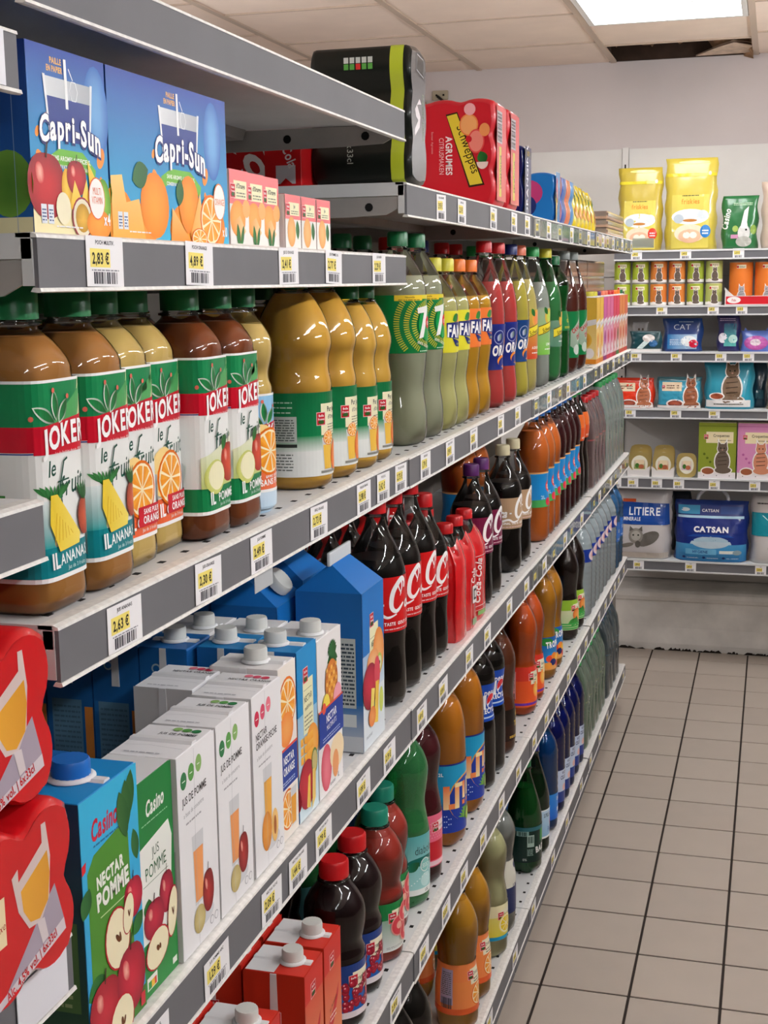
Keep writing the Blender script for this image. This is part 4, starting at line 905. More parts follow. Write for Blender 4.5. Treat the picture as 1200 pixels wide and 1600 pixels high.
for q_, (k_, y, t) in enumerate((('ananas', .93, 'brown juice bottle'), ('ananas', 1.02, 'brown juice bottle'), ('pomme', 1.11, 'dark juice bottle'), ('pomme', 1.21, 'dark juice bottle'), ('pomme', 1.30, 'dark juice bottle'))):
    place(B[k_], -.655, y, 1.3445, t+' with green cap, %s in the second rank from the camera' % ORD[q_], BG)
for q_, y in enumerate((1.50, 1.60, 1.70, 1.80)): place(B['purjus2'], -.665, y, 1.3445, 'rounded orange juice bottle with green cap, %s in the rank behind' % ORD[q_], 'rounded juice bottles in the second rank')
run([('seven', 2.005, 'clear lemon-lime soda bottle with green cap and label, nearer of the two', AX, -.38), ('seven', 2.112, 'clear lemon-lime soda bottle with green label, farther of the two', AX, -.38),
     ('fantac', 2.222, 'pale yellow lemon soda bottle with yellow cap, nearer of the two', AX, -.16), ('fantac', 2.312, 'pale yellow lemon soda bottle with yellow cap, farther of the two', AX, -.16),
     ('fantao', 2.403, 'amber orange soda bottle with orange cap, nearer of the two', AX, -.16), ('fantao', 2.502, 'amber orange soda bottle with orange cap, farther of the two', AX, -.16),
     ('orgr', 2.640, 'bright red soda bottle with navy label, nearer of the two', AX, -.30), ('orgr', 2.775, 'bright red soda bottle with navy label, farther of the two', AX, -.30)], zB)
run([('orgy', 2.914, 'yellow citrus soda bottle with navy cap and navy label', AX, -.30), ('schwa', 3.020, 'pale yellow soda bottle with coral cap and red label', AX, -.22),
     ('schwl', 3.195, 'clear soda bottle with bright green cap and lime label', AX, -.22), ('schwt', 3.380, 'greenish clear tonic bottle with yellow cap'),
     ('greenl', 3.515, 'green soda bottle with dark green cap beside the tonic'), ('candry', 3.690, 'dark ginger soda bottle with grey cap and green label, nearer of the two'),
     ('candry', 3.850, 'dark ginger soda bottle with grey cap and green label, farther of the two')], zB)
q_ = 0
for k_, ys, t in (('seven', (1.93, 2.04, 2.15), 'clear soda bottle with green cap'), ('orgr', (2.30, 2.42), 'red soda bottle with red cap'), ('orgy', (2.53,), 'yellow soda bottle with navy cap'), ('orgr', (2.70, 2.82), 'red soda bottle with red cap'), ('schwl', (3.0, 3.15, 3.3), 'clear soda bottle with green cap')):
    for y in ys: place(B[k_], AX-.10, y, zB, t+', %s in the second rank of the soda shelf' % (ORD+['tenth', 'eleventh'])[q_], 'second rank sodas '+k_); q_ += 1
# third shelf: colas
run([('coke', 1.868, 'tall cola bottle with wide red label beside the blue gable carton', AX, -.58), ('coke', 1.959, 'tall cola bottle with red label, second in the row', AX, -.52),
     ('coke', 2.055, 'tall cola bottle with red label, third in the row', AX, -.40), ('cokes', 2.148, 'shorter cola bottle with red label next to red six-pack', AX, -.50),
     ('cherry', 2.520, 'cola bottle with purple cap and maroon label, nearer of the two', AX, -.50), ('cherry', 2.612, 'cola bottle with purple cap and maroon label, farther of the two', AX, -.42),
     ('vanil', 2.835, 'cola bottle with cream cap and tan label, nearer of the two', AX, -.42), ('vanil', 2.955, 'cola bottle with cream cap and tan label, farther of the two', AX, -.36)], zC)
for i in range(3): place(B['cokes'], AX-.10, 1.93+.1*i, zC, 'cola bottle in the second rank behind the red-labelled colas, %s' % ORD[i], 'second rank colas')
for i in range(5): place(B['coke'], AX-.20, 2.15+.11*i, zC, 'tall cola bottle at the back behind the red six-pack, %s from left' % ORD[i], 'back rank colas')
for i in range(2): place(B['oaso'], AX-.10, 2.86+.11*i, zC, '%s orange fruit drink bottle behind the tan-labelled colas' % ['nearer', 'farther'][i], 'orange drinks behind')
for i, y in enumerate((3.20, 3.292, 3.384)): place(B['oaso'], AX, y, zC, ['nearest orange fruit drink bottle with blue label and blue cap', 'middle orange fruit drink bottle with blue label', 'farthest orange fruit drink bottle, next to the dark red ones'][i], None, -.15)
for i, y in enumerate((3.476, 3.568, 3.66, 3.752)): place(B['oasp'], AX, y, zC, ['nearest', 'second', 'third', 'farthest'][i]+' dark red fruit drink bottle with blue label', None, -.15)
for i, y in enumerate((3.845, 3.935)): place(B['teaor'], AX, y, zC, ['nearer', 'farther'][i]+' dark tea bottle with orange and green label')
# fourth shelf
run([('cran', 1.643, 'cranberry juice bottle with red cap and blue label, nearer of the two', -.557, .1), ('cran', 1.735, 'cranberry juice bottle with red cap and blue label, farther of the two', -.560, .1),
     ('grape', 1.833, 'red grapefruit juice bottle with teal cap, nearer of the two', -.555, .1), ('grape', 1.925, 'red grapefruit juice bottle with teal cap, farther of the two', -.572, .1),
     ('mint', 1.925, 'green mint syrup soda bottle half hidden behind grapefruit juice', -.664), ('mint', 2.018, 'green mint soda bottle with pale teal label', -.560, .15), ('pink', 2.105, 'dark red bottle with pink label beside mint soda', -.560, .1)], zD)
run([('uni', 2.272, 'large orange soda bottle with blue label and gold letters, nearer of the two', -.560, -.25), ('uni', 2.432, 'large orange soda bottle with blue label and gold letters, farther of the two', -.560, .15),
     ('pepsi', 2.552, 'dark cola bottle with bright blue label, nearer of the two', AX, .35), ('pepsi', 2.655, 'dark cola bottle with bright blue label, farther of the two', AX, .35), ('peach', 2.770, 'brown iced tea bottle with black label at shelf joint', AX, .1),
     ('gum', 3.045, 'bright orange soda bottle with red and orange label, nearer of the two', AX, -.15), ('gum', 3.150, 'bright orange soda bottle with red and orange label, farther of the two', AX, .3),
     ('trop', 3.345, 'amber tropical drink bottle with blue fruit label, nearer of the two', AX, .35), ('trop', 3.450, 'amber tropical drink bottle with blue fruit label, farther of the two', AX, .35),
     ('tea', 3.745, 'dark tea bottle with light green peach label, nearer of the two', AX, .25), ('tea', 3.875, 'dark tea bottle with light green peach label, farther of the two', AX, .25)], zD)
NM = dict(mint='green mint soda', cran='cranberry juice', uni='orange soda', pepsi='blue-labelled cola', cheap='black cola', gum='bright orange soda', trop='tropical drink', tea='dark tea', baseor='orange-labelled soda', baselem='cloudy lemon soda', limo='clear lemonade', badoit='green water', bluea='bright blue water')
for k_, ys in (('mint', (1.80,)), ('cran', (1.60, 1.69)), ('uni', (2.20, 2.33)), ('pepsi', (2.48, 2.6, 2.72)), ('cheap', (2.85, 2.95)), ('gum', (3.07, 3.18)), ('trop', (3.34, 3.45)), ('tea', (3.57, 3.68, 3.79))):
    for q_, y in enumerate(ys): place(B[k_], AX-.11, y, zD, '%s bottle, %s of its kind in the second rank of the fourth shelf' % (NM[k_], ORD[q_]), 'second rank fourth shelf '+k_)
for i, y in enumerate((4.02, 4.12, 4.22, 4.32, 4.42, 4.52, 4.62, 4.72, 4.83)):
    place(B['cris' if i < 7 else 'water2'], AX+(.006 if i > 5 else 0), y, zD, 'ribbed clear water bottle, %s along the far end of the shelf' % ['first', 'second', 'third', 'fourth', 'fifth', 'sixth', 'seventh', 'eighth with blue label', 'last with blue label'][i])
    place(B['cris' if i < 7 else 'water2'], AX-.1, y, zD, 'clear water bottle, %s in the second rank of the far bay' % ORD[i], 'second rank water '+('a' if i < 7 else 'b'))
# bottom shelf
run([('cheap', 1.925, 'black cola bottle on the bottom shelf, nearer of the two'), ('cheap', 2.015, 'black cola bottle on the bottom shelf, farther of the two'),
     ('baseor', 2.352, 'orange soda bottle with orange slice label on bottom shelf, nearer', -.550, -.1), ('baseor', 2.470, 'orange soda bottle with orange label on bottom shelf, farther', -.550, .1),
     ('baselem', 2.650, 'cloudy lemon soda bottle with yellow and blue label', -.550, .2), ('limo', 2.755, 'clear lemonade bottle with white and navy label behind lemon soda', -.552, .3),
     ('badoit', 3.083, 'green sparkling water bottle with black and green label', -.550, .15), ('pelle', 3.200, 'dark green mineral water bottle with pale blue label', -.550, .3),
     ('bluea', 3.346, 'bright blue water bottle with blue label, nearest blue one', -.552, .3), ('blueb', 3.470, 'deep blue water bottle with white label, first of five', -.552, .35),
     ('blueb', 3.565, 'deep blue water bottle, second of five', -.552, .35), ('blueb', 3.660, 'deep blue water bottle, third of five', -.552, .35),
     ('blueb', 3.755, 'deep blue water bottle, fourth of five', -.552, .35), ('blueb', 3.850, 'deep blue water bottle, last beside green multipack', -.552, .35)], z0_)
for k_, ys in (('cheap', (1.95, 2.06)), ('baseor', (2.2, 2.32, 2.44)), ('baselem', (2.56, 2.68)), ('limo', (2.8, 2.92)), ('badoit', (3.05,)), ('bluea', (3.25, 3.36, 3.47, 3.58))):
    for q_, y in enumerate(ys): place(B[k_], -.66, y, z0_, '%s bottle, %s of its kind in the second rank of the bottom shelf' % (NM[k_], ORD[q_]), 'second rank bottom shelf '+k_)

# ================================================================ CARTONS AND BOXES
P_CARD = print_mat('printed_card', .42); P_GLOSS = print_mat('printed_gloss', .25, bump=.12, scale=35, coat=.4)
def shade_faces(m_, w, d, h, side, top, front):
    pass
def carton(w, d, h, front, side_art=None, body='f0f0f2', topcol=None, cap=None, capr=.013, fin=True, top_art=None, kind='juice_carton', gable=0, cap_slope=False, cap_pos=(.3, .5), finwhite='e6e6e8', cat='carton'):
    """box footprint: x from -d to 0, y from 0 to w; front faces +X, near side faces -Y"""
    parts = []; bm_ = mat('card_'+body, body, .45, spec=.25); tp = mat('card_'+(topcol or body), topcol or body, .45, spec=.25)
    m = MB(); m.bbox(-d, 0, 0, w, 0, h, .0018)
    if gable:
        g = MB(); zt = h+gable; x0, x1 = -d, 0; xm = -d/2
        g.add([(x0,0,h),(x1,0,h),(x1,w,h),(x0,w,h),(xm-.001,.012,zt-.016),(xm+.001,.012,zt-.016),(xm+.001,w-.012,zt-.016),(xm-.001,w-.012,zt-.016)],
              [(1,2,6,5),(3,0,4,7),(0,1,5,4),(2,3,7,6)])
        parts.append(('gable', g.mesh('gable', mat('card_'+(topcol or body), topcol or body, .4)), None, []))
        parts.append(('ridge', MB().bbox(xm-.0022, xm+.0022, .004, w-.004, zt-.018, zt, .001).mesh('ridge', mat('card_ridge', 'd8dcde', .45)), None, []))
    parts.insert(0, ('box', m.mesh('box', bm_), None, []))
    if not gable and topcol: parts.append(('top_panel', MB().box(-d+.001, -.001, .001, w-.001, h-.0004, h+.0003).mesh('top_panel', tp), None, []))
    if front:
        a = Art(); front(a, w, h); parts.append(('front_print', a.build('front_print', on_x(.0003), m=P_CARD), None, []))
    if side_art:
        a = Art(); side_art(a, d, h); parts.append(('side_print', a.build('side_print', on_ny(-.0003, -d), m=P_CARD), None, []))
    if top_art:
        a = Art(); top_art(a, d, w); parts.append(('top_print', a.build('top_print', lambda u, v, hh: (-d+u, v, h+.0006+hh), m=P_CARD), None, []))
    if fin and not gable:
        y = w*.52; f = MB(); f.prism([(y-.006,h),(y+.006,h),(y+.005,h+.0022),(y-.003,h+.0026)], 'x', -d+.002, -.002)
        g_ = MB(); g_.prism([(-d*.5-.005,h-.05),(-d*.5+.005,h-.05),(-d*.5+.004,h),(-d*.5-.004,h)], 'y', -.0012, 0)
        parts.append(('side_seam', g_.mesh('side_seam', mat('card_'+finwhite, finwhite, .45)), None, []))
        parts.append(('fold_seam', f.mesh('fold_seam', mat('card_'+finwhite, finwhite, .45)), None, []))
    if cap:
        c = MB(); n = 40
        c.lathe([(0,capr*1.28),(.0015,capr*1.28),(.003,capr*1.1)], 24); 
        cp = MB().lathe([(0,capr),(.011,capr),(.0135,capr*.93)], n, lambda t, z: 1+.02*cos(20*t), z0=.003)
        M0 = mat('cap_collar', 'e4e6e8', .4); me0 = c.mesh('cap_collar', M0); me1 = cp.mesh('cap', cap)
        cx, cy = -d*cap_pos[0], w*cap_pos[1]
        if gable: parts += [('cap', me1, None, [], (-d*.22, w*.5, h+gable*.36), (0, radians(48), 0))]
        else: parts += [('cap_collar', me0, None, [], (cx, cy, h+.001), (0,0,0)), ('cap', me1, None, [], (cx, cy, h+.001), (0,0,0))]
    return dict(name=kind, cat=cat, parts=parts)
def put(pt, x, y, z, label, group=None, rz=0.0):
    r = root(pt['name'], label, pt['cat'], (x, y, z), rz, group)
    for p in pt['parts']: part(p[0], p[1], r, p[4] if len(p) > 4 else (0,0,0), p[5] if len(p) > 5 else (0,0,0), p[2])
    return r
# -- picture panels (u right along the face, v up)
def a_casino(a, w, h):
    a.rect(0, 0, w, h, '3aa0dc', ('38b4e0', 'v')); a.poly([(.008,.0),(w-.016,0),(w-.020,h-.055),(w-.034,h-.043),(.020,h-.050),(.008,h-.062)], '4c8a30'); a.poly([(0,0),(w,0),(w,.02),(0,.012)], '3f7c2c')
    a.text('Casino', w*.40, h-.038, .017, 'c41c3a', w=.62, sh=.25, off=.03, rot=2); a.lines(.02, h-.044, .068, h-.041, 1, '2a6a9c'); a.poly([(0,h-.060),(.006,h-.058),(.007,h-.050),(0,h-.052)], 'd8242c')
    for i in range(3): a.leaf(w-.016-.006*i, h-.024-.006*i, .045, .010, 75+14*i, '3a6a34')
    a.leaf(w-.008, h-.07, .03, .007, 100, '35703a'); a.leaf(.004, h-.085, .026, .009, 60, '35703a')
    a.text('NECTAR', .046, h-.080, .0105, 'f4f6ee', w=.72, off=.05, rot=3); a.text('POMME', .049, h-.098, .0145, 'f4f6ee', w=.74, off=.05, rot=3); a.rect(.026, h-.107, .074, h-.106, 'c8dca8')
    a.apple(w-.016, .108, .017, .020, 'd4304a', 'a01a34'); a.halfapple(.052, .085, .022, .028, 10); a.halfapple(.072, .098, .010, .018, -14)
    a.leaf(.014, .060, .030, .010, 20); a.leaf(.088, .082, .024, .008, 40); a.apple(.026, .036, .027, .030, 'c83040', '9a1c2c'); a.apple(.072, .040, .026, .034, 'ce2c42', '941a30'); a.halfapple(.052, .010, .022, .024, -20); a.rect(w-.012, .004, w-.004, .016, 'c82a3a')
def a_casgreen(a, w, h):
    a.rect(0, 0, w, h, '2f8a44', ('1f7a3c', 'v')); a.text('Casino', w*.48, h-.034, .014, 'f4f6f0', w=.6, sh=.25, off=.03, rot=3); a.lines(.006, h-.041, w-.01, h-.039, 1, 'a8d0b0')
    a.poly([(0,.05),(w-.012,.05),(w-.004,.13),(w-.010,h-.052),(.0,h-.060)], 'eef0ea'); a.text('JUS', w*.45, h-.074, .009, '1f4a30', w=.8, off=-.005, rot=3); a.text('POMME', w*.44, h-.091, .012, '1f5a34', w=.72, off=0, rot=3); a.rect(.004, h-.096, w-.014, h-.0955, '2c6a44')
    a.leaf(w*.66, h-.108, .026, .007, 35); a.leaf(.012, h-.118, .018, .009, 80); a.apple(w*.72, .082, .014, .022, 'c43048', '8e1a34'); a.apple(.022, .068, .020, .020, 'c42c44', '8e1a34'); a.halfapple(.026, .038, .024, .018, 12); a.halfapple(w-.010, .058, .010, .024, -12); a.rect(.004, .006, .024, .018, 'e8ece4'); a.rect(.006, .007, .012, .014, '3a9a4a'); a.rect(.012, .007, .018, .014, 'f0c03a'); a.rect(.018, .007, .022, .014, 'd84a3a'); a.rect(w-.012, .006, w-.003, .012, 'e8ece4')
def a_white(title, dots, fruit, drink):
    def f(a, w, h):
        a.rect(0, 0, w, h, 'eeeef1'); 
        for i in range(3): a.ell(.014+.017*i, h-.026+.003*i, .0068, .0085, dots[i]); a.lines(.0105+.017*i, h-.027+.003*i, .0175+.017*i, h-.025+.003*i, 1, 'e8f0e8')
        ws = title.split('|'); 
        for i, t in enumerate(ws): a.text(t, .010, h-.050-.010*i, .0075, '2a2a2c', w=.72, off=.02, align='l', rot=2)
        y = h-.052-.010*len(ws); a.text('a base de concentre', .012, y, .0045, '9a9aa0', w=.8, align='l', rot=2); a.lines(.016, y-.008, .050, y-.005, 1, 'a8a8ae', .6)
        a.ell(.050, .024, .022, .009, 'd4d6dc'); a.glass(.040, .042, .026, .070, drink)
        if fruit == 'apple': a.apple(.060, .046, .013, .024, 'b83432', '7a1c20'); a.ell(.038, .026, .013, .014, 'd2c48c', grad='b8a468')
        else: a.ell(.034, .040, .014, .022, 'eaa24a', grad='d4822c'); a.ell(.058, .038, .010, .019, 'f0c478'); a.ell(.058, .038, .004, .011, 'a8602c')
        a.stroke([(.036,.001),(.034,h*.5),(.037,h-.002)], .0005, 'b4b4ba'); a.ell(w-.020, .012, .0045, .0045, 'a8a8b0'); a.ell(w-.020, .012, .0036, .0036, 'eeeef1'); a.ell(w-.009, .012, .0045, .0045, 'a8a8b0'); a.ell(w-.009, .012, .0036, .0036, 'eeeef1')
    return f
def top_white(dots, title):
    def f(a, d, w):
        for i in range(3): a.ell(d-.012-.010*i, w-.012+.001*i, .0048, .0048, dots[i])
        a.text(title, d-.026, w-.026, .0055, '3a3a3e', w=.7, off=.02, rot=-0); a.lines(.012, .008, d-.02, .013, 1, 'b0b0b8', .4); a.stroke([(.004,w*.30),(d*.4,w*.34),(d-.004,w*.28)], .0006, 'c0c0c8')
    return f
def a_norange(a, w, h):
    a.rect(0, 0, w, h, 'f2ece4'); a.orange(w*.5, h-.045, .028, .030); a.ell(w*.4, h-.075, .022, .02, 'f4a85c', grad='f08a3c'); a.rect(0, .060, w, .105, '1c3c94'); a.rect(0, .105, w, .108, 'e04a3a'); a.text('NECTAR', w*.5, .089, .009, 'ffffff', w=.62, off=.03); a.text('ORANGE', w*.5, .076, .009, 'ffffff', w=.62, off=.03); a.lines(.008, .064, w-.01, .070, 2, 'b8c4e8'); a.orange(w*.4, .034, .022, .024); a.glass(w*.7, .01, .02, .045, 'f0a83c')
def a_multi(a, w, h):
    a.rect(0, 0, w, h, 'd8ecf4', ('2c9ad4', 'v')); a.rect(0, h*.62, w, h, '1f8ccc'); a.rect(w*.28, h-.105, w*.80, h-.040, 'efeec4'); a.logo(w*.42, h-.034, .95); a.rect(w*.32, h-.052, w*.72, h-.0515, '4a4a3a')
    a.text('NECTAR', w*.53, h-.066, .0075, '2c3a2a', w=.62, off=.01, rot=3); a.text('multifruits', w*.53, h-.076, .0055, '2c3a2a', w=.7, rot=3); a.lines(w*.34, h-.100, w*.74, h-.080, 4, '7a7a66', .35)
    a.ell(w*.7, .084, w*.32, .024, 'f4b85c', grad='ec963a')
    for i in range(4):
        for j in range(3): a.rect(w*.12+.011*i, .068+.011*j, w*.12+.0095+.011*i, .0775+.011*j, 'f2a02c', ('f6bc4c', 'v'))
    a.ell(w*.38, .040, w*.40, .030, 'c42a3c', grad='98182c'); a.ell(w*.78, .060, .011, .016, '5a7a3a'); a.ell(w*.78, .060, .009, .013, 'c8b87a')
    a.poly([(w*.34,.012),(w*.52,.008),(w*.55,.050),(w*.44,.048)], 'f4d468', ('ecc040', 'h')); a.poly([(w*.60,.004),(w*.78,.014),(w*.82,.05),(w*.66,.052)], 'f6e08c', ('e8b44a', 'h')); a.rect(0, 0, w, .004, 'dcecf4')
def a_pine(a, w, h):
    a.rect(0, 0, w, h, 'f0eeee'); 
    for i in range(9): a.leaf(w*.62, h-.030, .040, .0065, 20+17*i, '2c6a3a')
    a.ell(w*.55, h-.062, .024, .028, 'e8a03c', grad='c8702c')
    for i in range(5):
        for j in range(5): a.ell(w*.55-.018+.009*i, h-.080+.009*j, .003, .003, 'b8642c' if (i+j) % 2 else 'f4c46a', n=6)
    a.ell(w*.30, h-.088, .014, .016, 'f4dc54'); a.ell(w*.78, h-.086, .016, .016, 'f0a4b0')
    a.rect(0, .066, w, .110, '1b3c98'); a.rect(0, .110, w, .1125, 'e0503a'); a.ell(w*.2, .112, .007, .007, 'e0503a'); a.text('NECTAR', w*.5, .092, .010, 'ffffff', w=.66, off=.02, rot=3); a.text('MULTIFRUITS', w*.5, .082, .0065, 'ffffff', w=.66, rot=3); a.lines(.012, .070, w-.014, .077, 2, 'b8c4e8', .4)
    a.ell(w*.3, .034, w*.22, .030, 'e87a8c', grad='d04a60'); a.ell(w*.75, .042, w*.3, .022, 'f6e0b8'); a.ell(w*.68, .028, .012, .018, 'f0a46c'); a.lines(.04, .006, .06, .010, 2, '6a6a72'); a.text('1L', w*.78, .007, .007, '3a3a44', w=.8)
def a_bigblue(a, w, h):
    a.rect(0, 0, w, h, 'dfeaf2'); a.rect(0, h*.34, w, h, 'c8dcec', ('1c78c4', 'v')); a.rect(0, h*.60, w, h, '1a72c2'); a.rect(w*.32, h-.118, w*.72, h-.052, 'efeec4'); a.logo(w*.42, h-.045, 1.0); a.rect(w*.34, h-.070, w*.68, h-.0695, '4a4a3a')
    a.text('NECTAR', w*.52, h-.082, .0080, '2c3a2a', w=.55, off=.01, rot=2); a.text('multifruits', w*.52, h-.092, .0055, '2c3a2a', w=.6, rot=2); a.lines(w*.36, h-.114, w*.68, h-.097, 4, '7a7a66', .35)
    a.ell(w*.72, .122, w*.26, .034, 'f2b06c', grad='e88a3c'); a.ell(w*.45, .112, w*.28, .020, 'f4c08a', grad='e89a5a'); a.ell(w*.75, .105, .013, .014, 'b8cc5a'); a.ell(w*.75, .105, .009, .010, 'e8ecc0'); a.ell(w*.75, .105, .003, .003, '3a3a24')
    a.ell(w*.30, .084, w*.34, .032, 'c42a44', grad='8e1630'); a.ell(w*.62, .094, w*.14, .024, 'd8485a')
    a.poly([(w*.28,.048),(w*.42,.042),(w*.50,.076),(w*.34,.080)], 'f4dc6c'); a.poly([(w*.46,.028),(w*.62,.024),(w*.70,.082),(w*.54,.084)], 'f6d85c', ('ecbc3c', 'h')); a.ell(w*.36, .040, .016, .014, 'f0a05c', grad='e8803c'); a.ell(w*.84, .050, .010, .018, 'c8d864'); a.lines(.012, .014, .04, .018, 2, '8a94a0')
def s_bigblue(a, d, h):
    a.rect(0, 0, d, h, '1c66ae'); a.rect(0, 0, d, h*.30, 'c4ccd4', ('2c70b0', 'v')); a.rect(0, 0, d, h*.10, 'c8ced4'); a.rect(d*.60, h*.28, d*.90, h*.72, 'c4ccc8'); a.lines(d*.63, h*.30, d*.88, h*.70, 16, '3a4a54', .5); a.rect(d*.7, h*.16, d*.9, h*.24, 'd8e0e0')
def s_rearblue(a, d, h):
    a.rect(0, 0, d, h, '1a62a6'); a.rect(d*.10, h*.10, d*.76, h*.66, '5c86a4'); a.lines(d*.14, h*.12, d*.72, h*.64, 17, '4a6c82', .4); a.ell(d*.86, h*.14, d*.2, h*.1, 'a82c3c'); a.rect(d*.82, h*.28, d, h*.62, 'e08a3c'); a.ell(d*.35, h*.88, .006, .006, 'a8c0cc'); a.ell(d*.35, h*.88, .004, .004, '1a62a6')
    a.rect(d*.20, h*.02, d*.55, h*.09, 'b0c0c0'); a.lines(d*.32, h*.03, d*.52, h*.08, 3, '2a4a50')
def a_redjus(a, w, h):
    a.rect(0, 0, w, h, 'e89a6a', ('d03024', 'v')); a.rect(0, h*.8, w, h, 'd02c24'); a.logo(w*.45, h-.030, 1.0); a.poly([(w*.16,.085),(w*.5,.100),(w*.84,.125),(w*.80,.110),(w*.5,.080),(w*.2,.074)], 'c82430'); a.text('jus de pomme', w*.5, .105, .005, '5a3a2a', w=.7, rot=18); a.lines(w*.3, .086, w*.66, .098, 2, 'f8d8d0', .4)
    a.ell(w*.62, .040, .022, .024, 'e8d078', grad='d8a050'); a.stroke([(w*.6,.062),(w*.62,.070)], .0012, '4a2c1c'); a.ell(w*.22, .032, .014, .018, 'd8483c', grad='a8242c')
def s_redjus(a, d, h):
    a.rect(0, 0, d, h, 'c0341f'); a.rect(0, 0, d, h*.5, 'cc7a50', ('bc3020', 'v')); a.logo(d*.5, h*.70, 1.0); a.text('Jus', d*.5, h*.58, .007, '4a2418', w=.8); a.lines(d*.2, h*.52, d*.8, h*.56, 2, '8a3a2c', .4); a.ell(d*.5, h*.46, d*.32, .006, 'c0242c'); a.lines(d*.1, h*.05, d*.9, h*.38, 7, '6a2c20', .35); a.ell(d*.2, h*.05, .010, .008, 'c8b060')
def a_capri(kind):
    def f(a, w, h):
        k = .118 if kind == 'multi' else .150
        cx = w*.50 if kind == 'multi' else w*.56
        a.rect(0, 0, w, h, '3ab4e0', ('1b3f9c', 'v')); a.ell(w*.86, h*.70, .020, .036, '6aa4d8', grad='2a64b4')
        # pouch
        s_ = 1.0 if kind == 'multi' else 1.15; y = h*.60
        a.poly([(cx-.036*s_,y+.033),(cx+.036*s_,y+.033),(cx+.033*s_,y+.018),(cx-.033*s_,y+.018)], 'd8dce0', ('aab0b8', 'h')); a.poly([(cx-.033*s_,y+.019),(cx+.033*s_,y+.019),(cx+.030*s_,y-.012),(cx-.030*s_,y-.012)], '1c3484')
        a.poly([(cx-.0375*s_,y+.034),(cx-.034*s_,y+.034),(cx-.029*s_,y-.012),(cx-.031*s_,y-.012)], 'e4e8ec'); a.poly([(cx+.0375*s_,y+.034),(cx+.034*s_,y+.034),(cx+.029*s_,y-.012),(cx+.031*s_,y-.012)], 'e4e8ec')
        a.stroke([(cx-.004,y+.048),(cx-.003,y+.012)], .004, 'f2f4f6'); a.stroke([(cx+.008+.006*cos(t/6*2*pi),y+.026+.008*sin(t/6*2*pi)) for t in range(6)], .0008, 'f2f4f6', True); a.stroke([(cx+.002,y+.042),(cx+.008,y+.034)], .001, 'f2f4f6')
        a.text('PAILLE', cx-.017, y+.043, .0042, 'e8b45c', w=.85, off=.04); a.text('EN PAPIER', cx-.019, y+.037, .0042, 'e8b45c', w=.75, off=.04)
        a.poly([(cx-.036*s_,y-.026),(cx-.018*s_,y-.018),(cx+.018*s_,y-.018),(cx+.038*s_,y-.030),(cx+.036*s_,y-.040),(cx+.014*s_,y-.030),(cx-.018*s_,y-.030),(cx-.034*s_,y-.036)], '6cb43c')
        for dx, dy, r_, rot in ((-.048,-.008,.004,60), (-.046,-.028,.007,120), (.047,-.020,.008,60), (.046,-.038,.0035,90), (-.036,.004,.0028,45)):
            a.ell(cx+dx*s_, y+dy, r_*.7, r_*1.1, 'f0953c', rot=rot-90)
        for dx, dy, c, o in ((0,-.0006,'1a2a70',.085), (0,0,'ffffff',.035)): a.text('Capri-Sun', cx+dx, y-.017+dy, .0185*s_, c, w=.74, off=o, arc=.006, rot=-2, track=.09, adv=.035)
        a.text('SANS AROMES ARTIFICIELS,', cx, y-.0265, .0034, 'f0f6e8', w=.9, off=.03); a.text('CONSERVATEURS & COLORANTS', cx, y-.0325, .0030, 'f0f6e8', w=.85, off=.03)
        if kind == 'multi':
            a.poly([(0,0),(w,0),(w,.022),(w*.5,.030),(0,.026)], 'efe4b4'); a.apple(.020, .036, .027, .027, 'c8242c', '8e1420'); a.ell(w*.42, .034, .008, .016, 'f0c84c', grad='dca02c'); a.apple(w*.55, .044, .015, .015, 'cc2a34', '8e1420')
            a.poly([(w*.44,.020),(w*.52,.042),(w*.60,.028),(w*.68,.044),(w*.72,.02)], 'f4c43c', ('f6d868', 'v')); a.poly([(w*.70,.058),(w*.84,.040),(w*.80,.030),(w*.72,.034)], 'f2cc4c')
            a.ell(w*.60, .014, .016, .016, '9a2c3c'); a.ell(w*.60, .014, .0145, .0145, 'e8e0c8'); a.ell(w*.60, .014, .011, .011, 'e0b040', grad='b88a24')
            a.ell(w*.90, .026, .012, .020, '8ac03c', grad='5a9424'); a.ell(w*.36, .020, .011, .012, 'f0e8c8'); a.ell(w*.82, .010, .020, .012, 'f2a23c', grad='e88a24')
            a.ell(w*.80, .030, .0135, .0165, 'e86a3c'); a.ell(w*.80, .030, .0125, .0155, 'f6f4f0'); a.text('MULTI', w*.80, .033, .0055, 'e0642c', w=.6); a.text('VITAMIN', w*.80, .026, .0055, 'e0642c', w=.55); a.text('x4', w*.93, .010, .009, 'ffffff', w=.7, off=.03)
        else:
            for x_, y_, r_ in ((.01,.018,.030), (.060,.012,.024), (.14,.010,.030), (.205,.014,.030)): a.ell(x_, y_, r_, r_*.8, 'f2a032', grad='e6841c')
            a.ell(w*.33, .030, .028, .028, 'f4a030', grad='e88418'); a.ell(w*.62, .034, .022, .026, 'f4a030', grad='e88418'); a.poly([(.0,.050),(.020,.052),(.026,.030),(.05,.034),(.06,.0),(0,0)], 'f4ac44', ('f8cc7c', 'v'))
            a.poly([(w*.45,.0),(w*.47,.030),(w*.60,.006),(w*.64,.0)], 'f0902c', ('f8c070', 'v')); a.poly([(w*.62,.006),(w*.72,.046),(w*.76,.0)], 'f4a43c', ('f8c87c', 'h')); a.orange(w*.82, .022, .026, .024); a.orange(w*.70, .004, .018, .010)
            a.leaf(w*.22, .054, .032, .011, 20, '2c6a34'); a.leaf(w*.54, .044, .024, .008, 80, '2c6a34')
